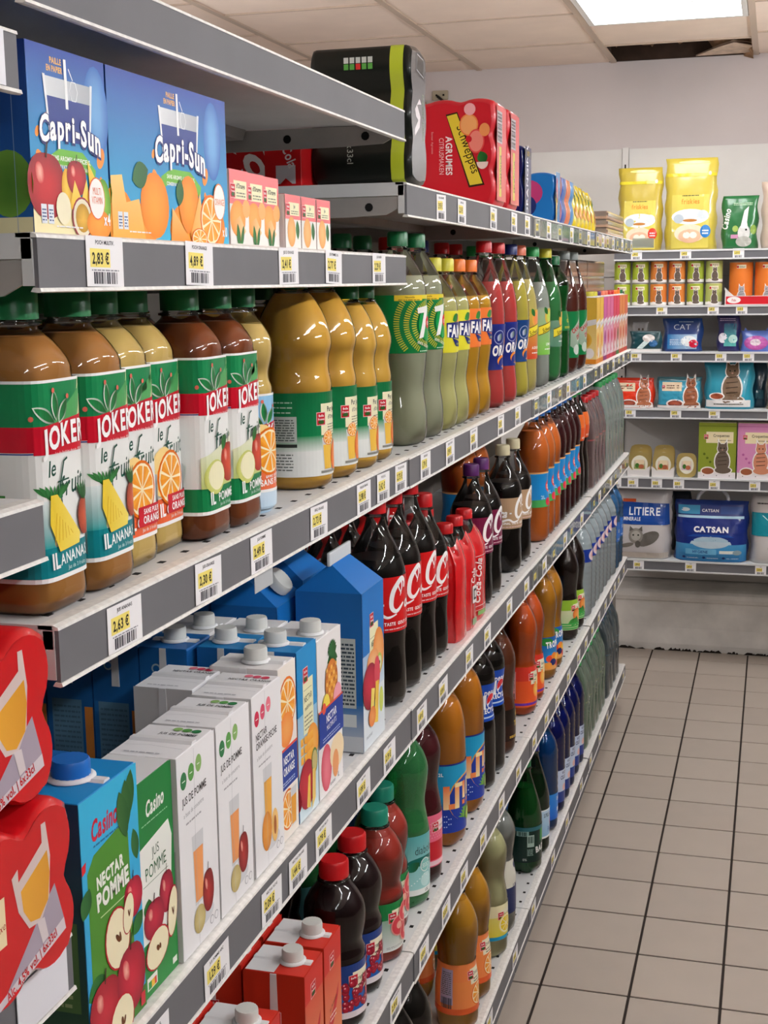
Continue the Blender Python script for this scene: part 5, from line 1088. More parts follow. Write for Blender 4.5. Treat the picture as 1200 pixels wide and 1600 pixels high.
            a.ell(w*.90, .040, .014, .0175, 'e8883c'); a.ell(w*.90, .040, .0128, .0163, 'f6f4f0'); a.text('ORANGE', w*.90, .037, .006, 'e0742c', w=.62); a.text('x10', w*.96, .008, .009, 'ffffff', w=.6, off=.02)
        for x_ in (.010, .020): a.rect(x_, .008, x_+.008, .022, 'dfe6ee'); a.lines(x_+.001, .010, x_+.007, .020, 4, '4a5a8a', .4)
        a.lines(.03, .006, .07, .008, 1, 'e8e8f0')
    return f
def s_capri(a, d, h):
    a.rect(0, 0, d, h, '2460a8', ('16347c', 'v')); a.rect(0, 0, d, .012, 'e4dcb0'); a.ell(d*.55, .042, .020, .024, 'a41c28', grad='7a101c'); a.ell(d*.80, .036, .020, .024, '4a7a2c', grad='6a9a3c'); a.rect(d*.86, .0, d*.865, h, '8aa4c8')
def a_brik(kind):
    def f(a, w, h):
        a.rect(0, 0, w, h, 'f0eeea'); a.rect(0, h*.55, w, h, 'e8787c'); a.rect(w*.22, h*.62, w*.90, h*.86, 'f0ecc4'); a.logo(w*.16, h*.72, .7); a.text("d'Orange" if kind == 'o' else 'Jus', w*.58, h*.76, h*.065, '2a2a24', w=.8, off=.02); a.lines(w*.36, h*.65, w*.82, h*.73, 2, '6a6a5a', .4)
        if kind == 'o': a.ell(w*.40, h*.36, w*.40, h*.24, 'f6b25c', grad='f09a44'); a.ell(w*.85, h*.5, w*.2, h*.12, 'f4b46c'); a.poly([(w*.1,h*.3),(w*.5,h*.06),(w*.8,h*.2),(w*.5,h*.4)], 'f4a048', ('fad09a', 'h')); a.leaf(w*.40, h*.13, w*.5, h*.06, 100); a.leaf(w*.60, h*.12, w*.5, h*.05, 70)
        else: a.ell(w*.38, h*.32, w*.26, h*.28, 'f2bc78', grad='e6a25a'); a.leaf(w*.78, h*.36, h*.36, w*.12, 95)
        a.rect(0, 0, w, h*.03, 'e4e0dc')
    return f
# nearest bay, top row of boxes
capri1 = carton(.118, .090, .136, a_capri('multi'), s_capri, body='2458a4', fin=False, kind='drink_pouch_box', cat='box')
capri2 = carton(.244, .090, .136, a_capri('orange'), s_capri, body='1f4ea0', fin=False, kind='drink_pouch_box', cat='box')
zA = 1.6285
put(capri1, -.520, .886, zA, 'blue multi-fruit drink pouch box with red apples, next to left edge')
put(capri2, -.520, 1.007, zA, 'wide blue orange drink pouch box with orange fruit')
brik = carton(.050, .045, .074, a_brik('o'), None, body='ecdcd8', topcol='e8787c', fin=False, kind='small_juice_carton'); brik2 = carton(.050, .040, .059, a_brik('p'), None, body='ecdcd8', topcol='e8787c', fin=False, kind='small_juice_carton')
for i, y in enumerate((1.2535, 1.305, 1.3565)): put(brik, -.519-.003*i, y-.0, zA, 'small pink and cream orange juice carton, %s beside the wide blue box' % ['first', 'second', 'third'][i])
for i, y in enumerate((1.413, 1.466, 1.519)): put(brik2, -.520, y, zA, 'short pink apple juice carton, %s from the taller pink ones' % ['first', 'second', 'third'][i])
# carton shelf
zC1 = .9695; W_ = 'eeeef1'; GD = ['2f7a4a', '5a9a4c', '8ab46a']; RD = ['c8244a', 'd84a6a', 'e8788c']
cas = carton(.099, .062, .222, a_casino, lambda a, d, h: (a.rect(0, 0, d, h, '2c4a2a', ('1c3a5a', 'v')), a.rect(d*.1, h*.2, d*.9, h*.55, '4a6a3c'), a.lines(d*.2, h*.22, d*.8, h*.5, 8, '8a9a6a', .4)), body='2c86c4', topcol='1c86c8', cap=CAP['blue'], capr=.016, cap_pos=(.55, .52))
put(cas, -.510, .886, zC1, 'sky blue and green apple nectar carton with blue cap, foreground bottom left')
casg = carton(.068, .062, .199, a_casgreen, None, body='2c7a40', topcol='dcdcde', fin=False)
put(casg, -.512, .988, zC1, 'slim green apple juice carton with white panel, beside the blue one')
w1 = carton(.086, .068, .198, a_white('JUS DE POMME', GD, 'apple', 'f0a060'), lambda a, d, h: (a.rect(0, 0, d, h, 'd8d6d6'), a.rect(d*.7, h*.30, d*.95, h*.55, 'b8b6b6'), a.rect(d*.72, h*.31, d*.93, h*.54, 'd8d6d6')), body=W_, top_art=top_white(GD, 'JUS DE POMME'))
w2 = carton(.086, .068, .198, a_white('NECTAR|ORANGE-PECHE', RD, 'peach', 'f0b048'), lambda a, d, h: (a.rect(0, 0, d, h, 'd8d6d6'), a.ell(d*.7, h*.3, .009, .012, 'c02c3c')), body=W_, top_art=top_white(RD, 'NECTAR ORANGE'))
put(w1, -.508, 1.059, zC1, 'white apple juice carton with three green dots, nearer of the two')
put(w1, -.508, 1.149, zC1, 'white apple juice carton with three green dots, farther of the two')
put(w2, -.508, 1.242, zC1, 'white orange-peach nectar carton with red dots, front of the shelf')
put(w2, -.580, 1.256, zC1, 'white nectar carton with red dots on top, second rank')
nor = carton(.056, .080, .203, a_norange, lambda a, d, h: (a.rect(0, 0, d, h, 'e2e0e0'),), body='eceaea', cap=CAP['white'], cap_pos=(.45, .5))
put(nor, -.512, 1.331, zC1, 'white orange nectar carton with blue band, between white and blue cartons')
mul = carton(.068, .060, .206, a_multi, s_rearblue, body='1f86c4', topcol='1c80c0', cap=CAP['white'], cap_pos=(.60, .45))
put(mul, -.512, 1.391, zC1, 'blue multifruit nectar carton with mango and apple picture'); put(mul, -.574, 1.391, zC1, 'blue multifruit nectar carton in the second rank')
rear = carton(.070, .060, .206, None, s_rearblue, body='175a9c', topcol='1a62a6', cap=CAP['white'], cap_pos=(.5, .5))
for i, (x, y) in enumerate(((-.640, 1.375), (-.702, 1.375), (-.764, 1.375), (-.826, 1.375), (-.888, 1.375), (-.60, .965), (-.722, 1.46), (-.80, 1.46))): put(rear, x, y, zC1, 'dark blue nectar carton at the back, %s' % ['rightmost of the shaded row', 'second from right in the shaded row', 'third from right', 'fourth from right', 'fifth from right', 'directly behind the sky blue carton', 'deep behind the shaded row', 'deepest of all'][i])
pin = carton(.092, .066, .200, a_pine, lambda a, d, h: (a.rect(0, 0, d, h, 'e0dede'),), body='ecebeb', cap=CAP['white'], cap_pos=(.30, .4))
for i, x in enumerate((-.512, -.582, -.652)): put(pin, x, 1.462, zC1, 'white multifruit nectar carton with pineapple, %s rank' % ['front', 'second', 'third'][i])
big = carton(.100, .092, .218, a_bigblue, s_bigblue, body='1c6ab4', topcol='1a70c0', gable=.052)
put(big, -.510, 1.640, zC1, 'large blue gable-top nectar carton with fruit picture, front of shelf')
big2 = carton(.095, .092, .205, a_bigblue, s_bigblue, body='1c6ab4', topcol='1a70c0', gable=.050, cap=CAP['white'], capr=.019)
put(big2, -.612, 1.595, zC1, 'blue gable-top carton with big white screw cap, second rank'); put(big2, -.71, 1.60, zC1, 'blue gable-top carton deep in shade, third rank'); put(big, -.613, 1.70, zC1, 'blue gable-top carton behind the large front one')
# red cartons on the fourth shelf
red = carton(.066, .078, .196, a_redjus, s_redjus, body='c8301f', topcol='d2382c', cap=CAP['white'], cap_pos=(.34, .52), top_art=lambda a, d, w: (a.rect(.002, .002, d*.50, w-.002, 'e8e8ea'),))
zD1 = .5805
for i, (x, y) in enumerate(((-.512, 1.392), (-.512, 1.464), (-.596, 1.400), (-.596, 1.474), (-.515, 1.250), (-.597, 1.250), (-.512, 1.178), (-.68, 1.44))):
    put(red, x, y, zD1, 'red apple juice carton with white cap, %s' % ['foremost on the fourth shelf', 'beside the cranberry bottles', 'behind the foremost', 'behind the one by the cranberry bottles', 'left of the foremost, under the price rail', 'second rank at the left', 'cut by the bottom edge', 'third rank'][i])

# ================================================================ MULTIPACKS
def wavy(W, Hh, nx, nz, A=.008, q=8):
    """outline of a wrapped bundle of round cans, centred"""
    pts = []
    def wv(t, n): return A*(1-abs(sin(pi*t*n))**.7)
    N = q*nx; M = q*nz
    for i in range(N): t = i/N; pts.append((-W/2+W*t, -Hh/2+wv(t, nx)))
    for i in range(M): t = i/M; pts.append((W/2-wv(t, nz), -Hh/2+Hh*t))
    for i in range(N): t = i/N; pts.append((W/2-W*t, Hh/2-wv(t, nx)))
    for i in range(M): t = i/M; pts.append((-W/2+wv(t, nz), Hh/2-Hh*t))
    # soften corners
    out = []
    n = len(pts)
    for i in range(n):
        a, b, c = pts[i-1], pts[i], pts[(i+1) % n]; out.append(((a[0]+2*b[0]+c[0])/4, (a[1]+2*b[1]+c[1])/4))
    return out
def bundle(name, W, Hh, L, nx, nz, axis, body, label_parts, end_inset=.008, cat='multipack', matk=None, A=.008):
    """axis 'x': outline spans (y,z), extruded along x from -L to 0; axis 'y': outline spans (x,z) from -W..0, extruded along y 0..L; axis 'z': (x,y) upright"""
    o = wavy(W, Hh, nx, nz, A); m = MB(); mt = matk or mat('wrap_'+body, body, .32, spec=.3, coat=.22, bump=.25, nscale=28)
    n = len(o)
    def lay(s, k): return [(p[0]*k, p[1]*k, s) for p in o]
    rings = [(0, .93), (end_inset*.4, .985), (end_inset, 1.0), (L-end_inset, 1.0), (L-end_inset*.4, .985), (L, .93)]
    vs = []
    for s, k in rings:
        for (a, b, c) in lay(s, k):
            if axis == 'x': vs.append((c-L, a+W/2, b+Hh/2))
            elif axis == 'y': vs.append((a-W/2, c, b+Hh/2))
            else: vs.append((a-W/2, b+Hh/2, c))
    fs = []
    for r_ in range(len(rings)-1):
        for i in range(n):
            j = (i+1) % n; f = (r_*n+i, r_*n+j, (r_+1)*n+j, (r_+1)*n+i); fs.append(f if axis != 'y' else f[::-1])
    m.add(vs, fs, 0, True); e0 = tuple(range(n))[::-1]; e1 = tuple(range((len(rings)-1)*n, len(rings)*n))
    m.add(vs, [e0 if axis != 'y' else e0[::-1], e1 if axis != 'y' else e1[::-1]], 0, False)
    parts = [('wrap', m.mesh('wrap', mt), None, [])] + label_parts
    return dict(name=name, cat=cat, parts=parts)
def prn(name, fn, mf, **k):
    a = Art(); fn(a); return (name, a.build(name, mf, m=P_GLOSS, **k), None, [])
# energy drink: 2 wide (y), 3 high (z), cans lying along x
EW, EH, EL = .092, .198, .150
def e_front(a):
    a.poly([(p[0]*.925+EW/2, p[1]*.925+EH/2) for p in wavy(EW, EH, 1, 3, .011)], '565456')
    a.text('ENERGY DRINK', .066, .099, .008, '8a9a7a', w=.8, rot=-90, off=.01); a.poly([(.022,.070),(.050,.085),(.054,.10),(.036,.115),(.060,.118),(.050,.125),(.024,.108),(.03,.098),(.042,.094),(.022,.08)], 'e4dce0'); a.poly([(.030,.160),(.078,.152),(.076,.186),(.034,.190)], '1c1c1c'); a.stroke([(.034,.164),(.074,.157),(.072,.182),(.038,.186)], .002, 'a8aab0', True)
def e_side(a):
    for i in range(5): a.rect(.052+.009*i, .172, .059+.009*i, .180, 'c8ccc8'); a.rect(.052+.009*i, .163, .059+.009*i, .171, '5aa04a' if i != 2 else 'd83a34')
    a.text('6x33cl', .055, .050, .009, 'a8b0a8', rot=-90, off=.01)
def band_mesh():
    o = wavy(EW, EH, 1, 3, .011); m = MB(); n = len(o); vs = []
    for s, k in ((-.030, 1.006), (-.012, 1.006), (-.004, .975)):
        for p in o: vs.append((s, p[0]*k+EW/2, p[1]*k+EH/2))
    m.add(vs, [(r_*n+i, r_*n+(i+1) % n, (r_+1)*n+(i+1) % n, (r_+1)*n+i) for r_ in range(2) for i in range(n)], 0, True)
    return m.mesh('lime_band', mat('lime_band', 'b6c62c', .3, coat=.4))
en = bundle('energy_drink_multipack', EW, EH, EL, 1, 3, 'x', '0c120e', [prn('front_print', e_front, on_x(.0006)), prn('side_print', e_side, on_ny(-.0006, -EL)), ('lime_band', band_mesh(), None, [])], A=.011)
zA2 = 1.7285
put(en, -.510, 1.912, zA2, 'black and lime energy drink can multipack at end of top shelf')
# cola cartons laid on the same shelf
def a_cokebox(a):
    a.rect(0, 0, .30, .072, 'c0161c'); a.text('Coca-Cola', .155, .012, .052, 'eceaec', w=.8, sh=-.5, off=.03, rot=0); a.text('GOUT ORIGINAL', .066, .044, .010, 'eceaec', rot=-90, w=.7, off=.02); a.rect(.245, .0, .30, .072, 'c8181e'); a.rect(.262, .004, .292, .030, 'd0ccd4'); a.poly([(.264,.0),(.277,.012),(.292,.0)], 'c0161c'); a.text('Cola', .277, .040, .014, 'e8e0e4', rot=-70, w=.8, off=.02)
m_ = MB().bbox(-.300, 0, 0, .125, 0, .073, .002).mesh('box', mat('card_cola', 'c0161c', .4))
cb = dict(name='cola_can_box', cat='box', parts=[('box', m_, None, []), prn('near_print', a_cokebox, on_ny(-.0004, -.300))])
put(cb, -.662, 1.870, zA2, 'long red cola can box lying behind the small pink cartons')
put(cb, -.665, 2.010, zA2, 'red cola can box behind the first one')
def a_schw(a):
    W, Hh = .200, .198
    a.poly([(p[0]*.925+W/2, p[1]*.925+Hh/2) for p in wavy(W, Hh, 3, 3)], 'cc2430')
    a.text('AGRUMES', .106, .095, .012, 'f6ecec', w=.85, rot=-90, off=.03); a.text('CITRUSMAKEN', .093, .095, .009, 'f2c8c8', w=.75, rot=-90); a.text('Saveur Agrumes', .078, .12, .004, 'e8a8a8', rot=-90); a.rect(.078, .012, .092, .020, 'e08888')
    a.poly([(.106,.170),(.128,.174),(.180,.040),(.150,.036)], '3a2a1a'); a.poly([(.108,.167),(.127,.171),(.176,.043),(.152,.040)], 'e8d040'); a.text('Schweppes', .141, .104, .017, '241c14', w=.82, rot=-71, off=.0)
    a.ell(.150, .150, .018, .020, 'f08a4c'); a.ell(.150, .150, .0155, .0175, 'f4ac6c'); a.ell(.164, .120, .016, .022, 'e8504c'); a.ell(.164, .120, .0135, .019, 'f08a7c'); a.ell(.180, .140, .010, .012, 'f09a5c'); a.ell(.152, .178, .011, .011, 'f4b0b4'); a.leaf(.176, .090, .024, .010, 110); a.ell(.176, .082, .011, .013, 'f4dcd4', a0=180, a1=360); a.ell(.150, .124, .006, .006, 'c8202c')
def f_schw(a):
    a.rect(.010, .012, .098, .186, 'dc5a5c'); a.rect(.012, .118, .060, .176, 'b8b0b4'); a.bars(.016, .122, .056, .172, '5a5058', 16, vert=False); a.rect(.030, .020, .052, .112, 'd8c44a'); a.text('SCHWEPPES', .041, .066, .011, '2a2018', w=.7, rot=-90)
sw = bundle('citrus_soda_multipack', .200, .198, .110, 3, 3, 'y', 'c62430', [prn('near_print', a_schw, on_ny(-.0006, -.200)), prn('end_print', f_schw, on_x(.0012))])
put(sw, -.512, 2.530, zA2, 'red citrus soda multipack facing the camera on the top shelf'); put(sw, -.512, 2.668, zA2, 'red citrus soda multipack behind the first red one')
pb = bundle('soda_multipack', .16, .210, .060, 2, 3, 'y', 'd8b098', []); put(pb, -.60, 2.795, zA2, 'pale pink soda multipack behind the two red ones')
def f_org(a): a.rect(0, 0, .10, .14, '16246a'); a.text('ORANGINA', .050, .070, .026, 'f2f2f6', w=.7, rot=90, off=.03); a.rect(0, .118, .10, .134, '2a2a3a'); a.text('RECETTE', .05, .122, .009, 'd8b84a', w=.7)
og = bundle('soda_multipack', .13, .145, .075, 2, 2, 'y', '16246a', [('end_print', (lambda a: (f_org(a), a.build('end_print', lambda u, v, h: (.001+h, u*.74, v), m=P_GLOSS))[1])(Art()), None, [])])
put(og, -.516, 2.858, zA2, 'navy orange-soda multipack with white upright lettering')
def f_blue(a):
    a.rect(0, 0, .20, .118, '1c6cc0', ('2c86cc', 'v')); a.ell(.060, .060, .050, .046, 'b8306c'); a.ell(.040, .034, .044, .040, '1c2a6a'); a.ell(.034, .030, .030, .028, 'f0c83c'); a.rect(.034, .0, .064, .046, 'e8e8ec'); a.rect(.044, .006, .054, .040, '26306a'); a.ell(.062, .074, .016, .02, 'f4c8d4')
def a_blue(a):
    W, Hh = .15, .118; a.poly([(p[0]*.925+W/2, p[1]*.925+Hh/2) for p in wavy(W, Hh, 2, 2)], '2478c4'); a.ell(.085, .07, .034, .030, 'c04078'); a.ell(.07, .040, .034, .028, '26306a'); a.ell(.06, .034, .02, .02, 'f0c83c')
bl = bundle('soda_multipack', .15, .118, .062, 2, 2, 'y', '1f74c4', [prn('end_print', f_blue, lambda u, v, h: (.0006+h, u*.31, v)), prn('near_print', a_blue, on_ny(-.0006, -.15))])
put(bl, -.516, 3.275, zA2, 'bright blue soda multipack with pink oval, on the top shelf')
def mini(col, y, lbl, w=.055, h=.12, grp=None):
    b_ = bundle('soda_multipack', .12, h, w, 2, 2, 'y', col, []); put(b_, -.520, y, zA2, lbl)
mini('8a2a78', 3.342, 'magenta soda multipack beside the bright blue one', .07); mini('2a5ab4', 3.414, 'blue soda multipack beside the magenta one', .07); mini('d8704a', 3.486, 'orange and blue soda multipack before the yellow pouches', .07); mini('3a8ad0', 3.558, 'light blue soda multipack touching the yellow pouches', .06)

# upright bottle packs
def sixpack_red():
    m = MB(); o = wavy(.150, .236, 2, 3, .012, 10); n = len(o); vs = []
    for z, k in ((0,.95), (.006,1), (.060,.985), (.10,1.0), (.14,.98), (.158,.86), (.172,.74)):
        for p in o: vs.append((p[0]*k-.075, p[1]*(k*.5+.5)+.118, z+ (0.006*sin(p[1]*80) if z > .15 else 0)))
    m.add(vs, [(r_*n+i, r_*n+(i+1) % n, (r_+1)*n+(i+1) % n, (r_+1)*n+i) for r_ in range(6) for i in range(n)], 0, True)
    parts = [('wrap', m.mesh('wrap', mat('wrap_colared', 'd0141c', .22, coat=.6, bump=.35, nscale=20)), None, [])]
    bt = MB().lathe(catmull([(.001,.028),(.01,.033),(.13,.034),(.16,.026),(.185,.0145),(.198,.0135)]), 18).mesh('bottle', M_film); lq = MB().lathe(catmull([(.002,.027),(.01,.032),(.13,.033),(.150,.029)]), 18).mesh('liquid', ck)
    cp = MB().lathe([(0,.0155),(.014,.0155),(.017,.0135)], 24, lambda t, z: 1+.02*cos(12*t)).mesh('cap', CAP['red'])
    for i in range(2):
        for j in range(3):
            loc = (-.038-.074*i, .040+.078*j, 0); parts += [('bottle', bt, None, [], loc, (0,0,0)), ('liquid', lq, None, [], loc, (0,0,0)), ('cap', cp, None, [], (loc[0], loc[1], .190), (0,0,0))]
    def art(a):
        a.text('Coca-Cola', .175, .076, .020, 'f0dada', w=.62, rot=84, sh=.3, off=.03); a.stroke([(.150,.030),(.222,.030),(.224,.124),(.150,.124)], .0016, 'f0dada', True); a.rect(.100, .050, .124, .082, 'f0e8e8'); a.rect(.104, .056, .120, .076, '3a3a42'); a.rect(.108, .060, .116, .072, 'f0e8e8'); a.text('Cola', .112, .100, .016, 'f0dada', w=.6, rot=80, off=.03); a.stroke([(.094,.004),(.094,.095)], .001, 'f0b0b0'); a.rect(.100, .010, .124, .022, '9ab08a'); a.rect(.165, .012, .200, .020, '8ab06a'); a.stroke([(.150,.022),(.215,.022)], .001, 'f0c0c0')
    def mp(u, v, h): 
        t = u/.236; A = .012; x = -.0 - A*(1-abs(sin(pi*t*3))**.7)*.9 + .0016 + h; return (x, u, v)
    parts.append(prn('print', art, mp, strip=.006))
    return dict(name='cola_bottle_sixpack', cat='multipack', parts=parts)
put(sixpack_red(), -.508, 2.212, zC, 'shrink-wrapped red six-pack of small cola bottles')
def bottlepack(label, x, y, z, key, ncol, nrow, r_, h_, film_, bandcol, text_, capk, group=None, colr='c8202c'):
    W, L = 2*r_*nrow, 2*r_*ncol; m = MB(); o = wavy(W, L, nrow, ncol, .010, 8); n = len(o); vs = []
    for zz, k in ((0,.96), (.008,1), (h_*.35,.985), (h_*.62,1.0), (h_*.78,.93), (h_*.93,.72), (h_*.97,.6)):
        for p in o: vs.append((p[0]*k-W/2, p[1]*(k*.4+.6)+L/2, zz))
    m.add(vs, [(q*n+i, q*n+(i+1) % n, (q+1)*n+(i+1) % n, (q+1)*n+i) for q in range(6) for i in range(n)], 0, True)
    parts = [('wrap', m.mesh('wrap', film_), None, [])]
    bt = MB().lathe(catmull([(.001,r_*.8),(.01,r_*.95),(h_*.60,r_*.96),(h_*.78,r_*.75),(h_*.93,.0145),(h_*.98,.0135)], .02), 14).mesh('bottle', liquid('pack_'+key, colr, 'juice')); cp = MB().lathe([(0,.0155),(.014,.0155),(.017,.0135)], 12).mesh('cap', CAP[capk])
    lb = MB().lathe([(h_*.3,r_*.975),(h_*.55,r_*.975)], 14, cap0=False, cap1=False).mesh('label', mat('packlabel_'+bandcol, bandcol, .4))
    for i in range(nrow):
        for j in range(ncol):
            loc = (-r_-2*r_*i, r_+2*r_*j, 0); parts += [('bottle', bt, None, [], loc, (0,0,0)), ('label', lb, None, [], loc, (0,0,0)), ('cap', cp, None, [], (loc[0], loc[1], h_*.96), (0,0,0))]
    a = Art(); a.text(text_, L*.5, h_*.42, .03, 'f4f4f4', w=.6, rot=80, off=.03); parts.append(('print', a.build('print', lambda u, v, h: (.0015-.010*(1-abs(sin(pi*u/L*ncol))**.7)*.85+h, u, v), strip=.008, m=P_GLOSS), None, []))
    put(dict(name='bottle_multipack', cat='multipack', parts=parts), x, y, z, label, group)
wr_red = film('wrap_red_film', 'e8c4c4', haze=.16, rough=.15); wr_clear = film('wrap_clear_film', 'e6efec', haze=.22, rough=.12); wr_green = film('wrap_green_film', '9ab8a0', haze=.3, rough=.12); wr_dark = film('wrap_dark_film', '8aa0a8', haze=.2, rough=.12)
for i, y in enumerate((4.03, 4.20)): bottlepack('red and white wrapped bottle pack on third shelf, %s' % ['nearer', 'farther'][i], -.512, y, zC, 'r%d' % i, 2, 2, .040, .27, wr_red, 'c82028', 'cola', 'red', colr='1c0c0c')
for i, y in enumerate((4.38, 4.56, 4.74)): bottlepack('clear wrapped pack of green-capped water bottles, %s of three' % ['nearest', 'middle', 'farthest'][i], -.512, y, zC, 'g%d' % i, 2, 2, .041, .29, wr_clear, '6a8a74', 'eau', 'limegreen', colr='7c9488')
for i, y in enumerate((3.95, 4.12, 4.29)): bottlepack('dark green wrapped bottle pack with yellow lemon print on bottom shelf, %s of three' % ['nearest', 'middle', 'farthest'][i], -.512, y, z0_, 'dg%d' % i, 2, 2, .040, .27, wr_green, 'b8b44a', 'citron', 'limegreen', colr='1c4a28')
for i, y in enumerate((4.48, 4.66)): bottlepack('dark bottle pack in pale blue printed film at far end of bottom shelf, %s' % ['nearer', 'farther'][i], -.508, y, z0_, 'db%d' % i, 2, 2, .042, .28, wr_dark, '7ab0d8', 'gaz', 'navy', colr='101820')

# yellow pouches, trays and far juice cartons
def pouch_up(name, w, h, d, col, fn, label, x, y, z, rz=0, cat='pouch', group=None, top=.0):
    """stand-up bag: front faces local +X"""
    def thick(u, v): 
        a_ = min(1, max(0, u/w)); b_ = min(1, max(0, v/h)); return d/2*(max(0, 1-(2*a_-1)**4)**.5)*(1-.92*b_**2.2)*(.86+.14*min(1, b_*8)) + .0012
    nu, nv = 12, 14; vs = []; rr = random.Random(int(w*1e4+h*1e3))
    J = [[rr.uniform(-1, 1)*.0022 for _ in range(nu+1)] for _ in range(nv+1)]
    for sgn in (1, -1):
        for j in range(nv+1):
            for i in range(nu+1):
                u, v = w*i/nu, h*j/nv; e = min(i, nu-i)/nu; k = 1 if 0 < i < nu and 0 < j < nv else 0
                vs.append((sgn*(thick(u, v)+k*J[j][i]), u+ (0.004*sin(v*60+w*100) if i in (0, nu) else 0), v))
    n1 = (nu+1)*(nv+1); fs = []
    for j in range(nv):
        for i in range(nu):
            a_ = j*(nu+1)+i; fs.append((a_, a_+1, a_+nu+2, a_+nu+1)); fs.append((n1+a_, n1+a_+nu+1, n1+a_+nu+2, n1+a_+1))
    for j in range(nv):
        a_ = j*(nu+1); fs.append((a_, a_+nu+1, n1+a_+nu+1, n1+a_)); b_ = j*(nu+1)+nu; fs.append((b_, n1+b_, n1+b_+nu+1, b_+nu+1))
    for i in range(nu): fs.append((i, n1+i, n1+i+1, i+1)); t_ = nv*(nu+1)+i; fs.append((t_, t_+1, n1+t_+1, n1+t_))
    mb_ = MB(); mb_.add(vs, fs, 0, True)
    bl_ = lambda u, v: (lambda fi, fj: (lambda i, j, s, t: (J[j][i]*(1-s)+J[j][i+1]*s)*(1-t)+(J[j+1][i]*(1-s)+J[j+1][i+1]*s)*t)(min(nu-1, int(fi)), min(nv-1, int(fj)), fi-min(nu-1, int(fi)), fj-min(nv-1, int(fj))))(min(nu, max(0, u/w*nu)), min(nv, max(0, v/h*nv)))
    a = Art(); fn(a, w, h); pm = a.build('print', lambda u, v, hh: (thick(u, v)+bl_(u, v)+.0012+hh, u, v), strip=.010, gstep=.012, step=.00025, m=P_GLOSS, vall=True)
    r = root(name, label, cat, (x, y, z), rz, group); part('bag', mb_.mesh('bag', mat('bag_'+col, col, .28, coat=.4, bump=.5, nscale=14)), r); part('print', pm, r)
    return r
def f_yel(a, w, h): a.ell(w*.5, h*.35, w*.30, h*.14, 'f0a03c'); a.leaf(w*.5, h*.7, w*.7, h*.10, 60, '3f9a3c'); a.rect(w*.15, h*.80, w*.85, h*.9, 'f4ecb0')
for i in range(6): pouch_up('drink_pouch', .076, .118-.004*(i > 3), .05, 'e6cc28', f_yel, 'yellow drink pouch with green leaf print, %s in the row on the top shelf' % ['first', 'second', 'third', 'fourth', 'fifth', 'last'][i], -.545, 3.63+.080*i, zA2, .02*i)
M_tray = mat('brown_tray', 'c09a80', .5, noise=.12, nscale=20, coat=.3)
def tray(x0, y0, z, w, d, h, label, grp=None):
    r = root('shrink_wrapped_tray', label, 'tray', (x0, y0, z), 0, grp); part('tray', MB().bbox(0, w, 0, d, 0, h*.92, .004).mesh('tray', M_tray), r); part('film', MB().bbox(-.001, w+.001, -.001, d+.001, h*.15, h-.001, .006).mesh('film', M_wrap), r)
for k_ in range(2):
    for j in range(6): tray(-.905, 4.00+.46*k_, 1.343+.052*j, .31, .44, .0515, 'brown shrink-wrapped tray, %s from bottom of the %s stack behind the tall cartons' % (['first', 'second', 'third', 'fourth', 'fifth', 'sixth'][j], ['nearer', 'farther'][k_]))
for j in range(3): tray(-.80, 4.35, 1.7285+.026*j, .28, .46, .0255, 'flat wooden-brown tray stacked at the far end of the top shelf, %s' % ['lowest', 'middle', 'uppermost'][j])
def a_sunny(c1, c2, dark):
    def f(a, w, h): a.rect(0, 0, w, h, c2, (c1, 'v')); a.rect(0, h*.66, w, h, c1); a.poly([(0,h*.52),(w,h*.60),(w,h*.68),(0,h*.62)], 'eeeaea'); a.text('Soleil', w*.48, h*.575, h*.045, '2a2a2a', w=.7, sh=.1, rot=5); a.ell(w*.5, h*.36, w*.32, h*.12, dark, grad=c1); a.ell(w*.34, h*.20, w*.24, h*.09, c2, grad=dark); a.ell(w*.72, h*.16, w*.2, h*.08, 'f4ecec'); a.rect(0, 0, w, h*.07, dark)
    return f
cols = [('ecc048','f6dc9c','e08a2c','yellow'), ('ecc048','f6dc9c','e08a2c','yellow'), ('cc5aa0','ead0e0','8a2a6c','purple'), ('dc6a9c','f0d0dc','c8304a','pink'), ('dc6a9c','f0d0dc','c8304a','pink'), ('d83a5a','f0c8c8','b81c34','red'), ('d83a5a','f0c8c8','3a7a34','red'), ('e0884a','f4dcc0','d0502c','orange'), ('e0884a','f4dcc0','d0502c','orange'), ('d86a4a','f0d8c8','c03a2c','green')]
for i, (c1, c2, c3, ck_) in enumerate(cols):
    pc = carton(.080, .070, .196, a_sunny(c1, c2, c3), a_sunny(c1, c2, c3), body=c1, topcol='e8e4e0', cap=CAP.get(ck_, CAP['red']) if ck_ != 'pink' else CAP['coral'], capr=.017, cap_pos=(.45, .5), fin=False)
    nm = {'ecc048': 'yellow', 'cc5aa0': 'purple', 'dc6a9c': 'pink', 'd83a5a': 'crimson', 'e0884a': 'orange', 'd86a4a': 'rust red'}[c1]
    put(pc, -.512, 4.045+.088*i, zB, '%s fruit drink carton, %s in the far row of tall cartons' % (nm, ['first', 'second', 'third', 'fourth', 'fifth', 'sixth', 'seventh', 'eighth', 'ninth', 'tenth'][i]))
# ticket holder sticking out at the end of the top shelf
r = root('ticket_holder', 'clear angled ticket holder at the far end of the top shelf', 'ticket holder', (-.497, 4.90, 1.70)); 
part('plate', MB().box(0, .075, 0, .002, 0, .034).mesh('plate', film('holder_film', 'e0e8e0', haze=.4)), r); part('ticket', MB().box(.004, .071, .0025, .003, .004, .03).mesh('ticket', mat('yellow_ticket', 'c8c49a', .6)), r)

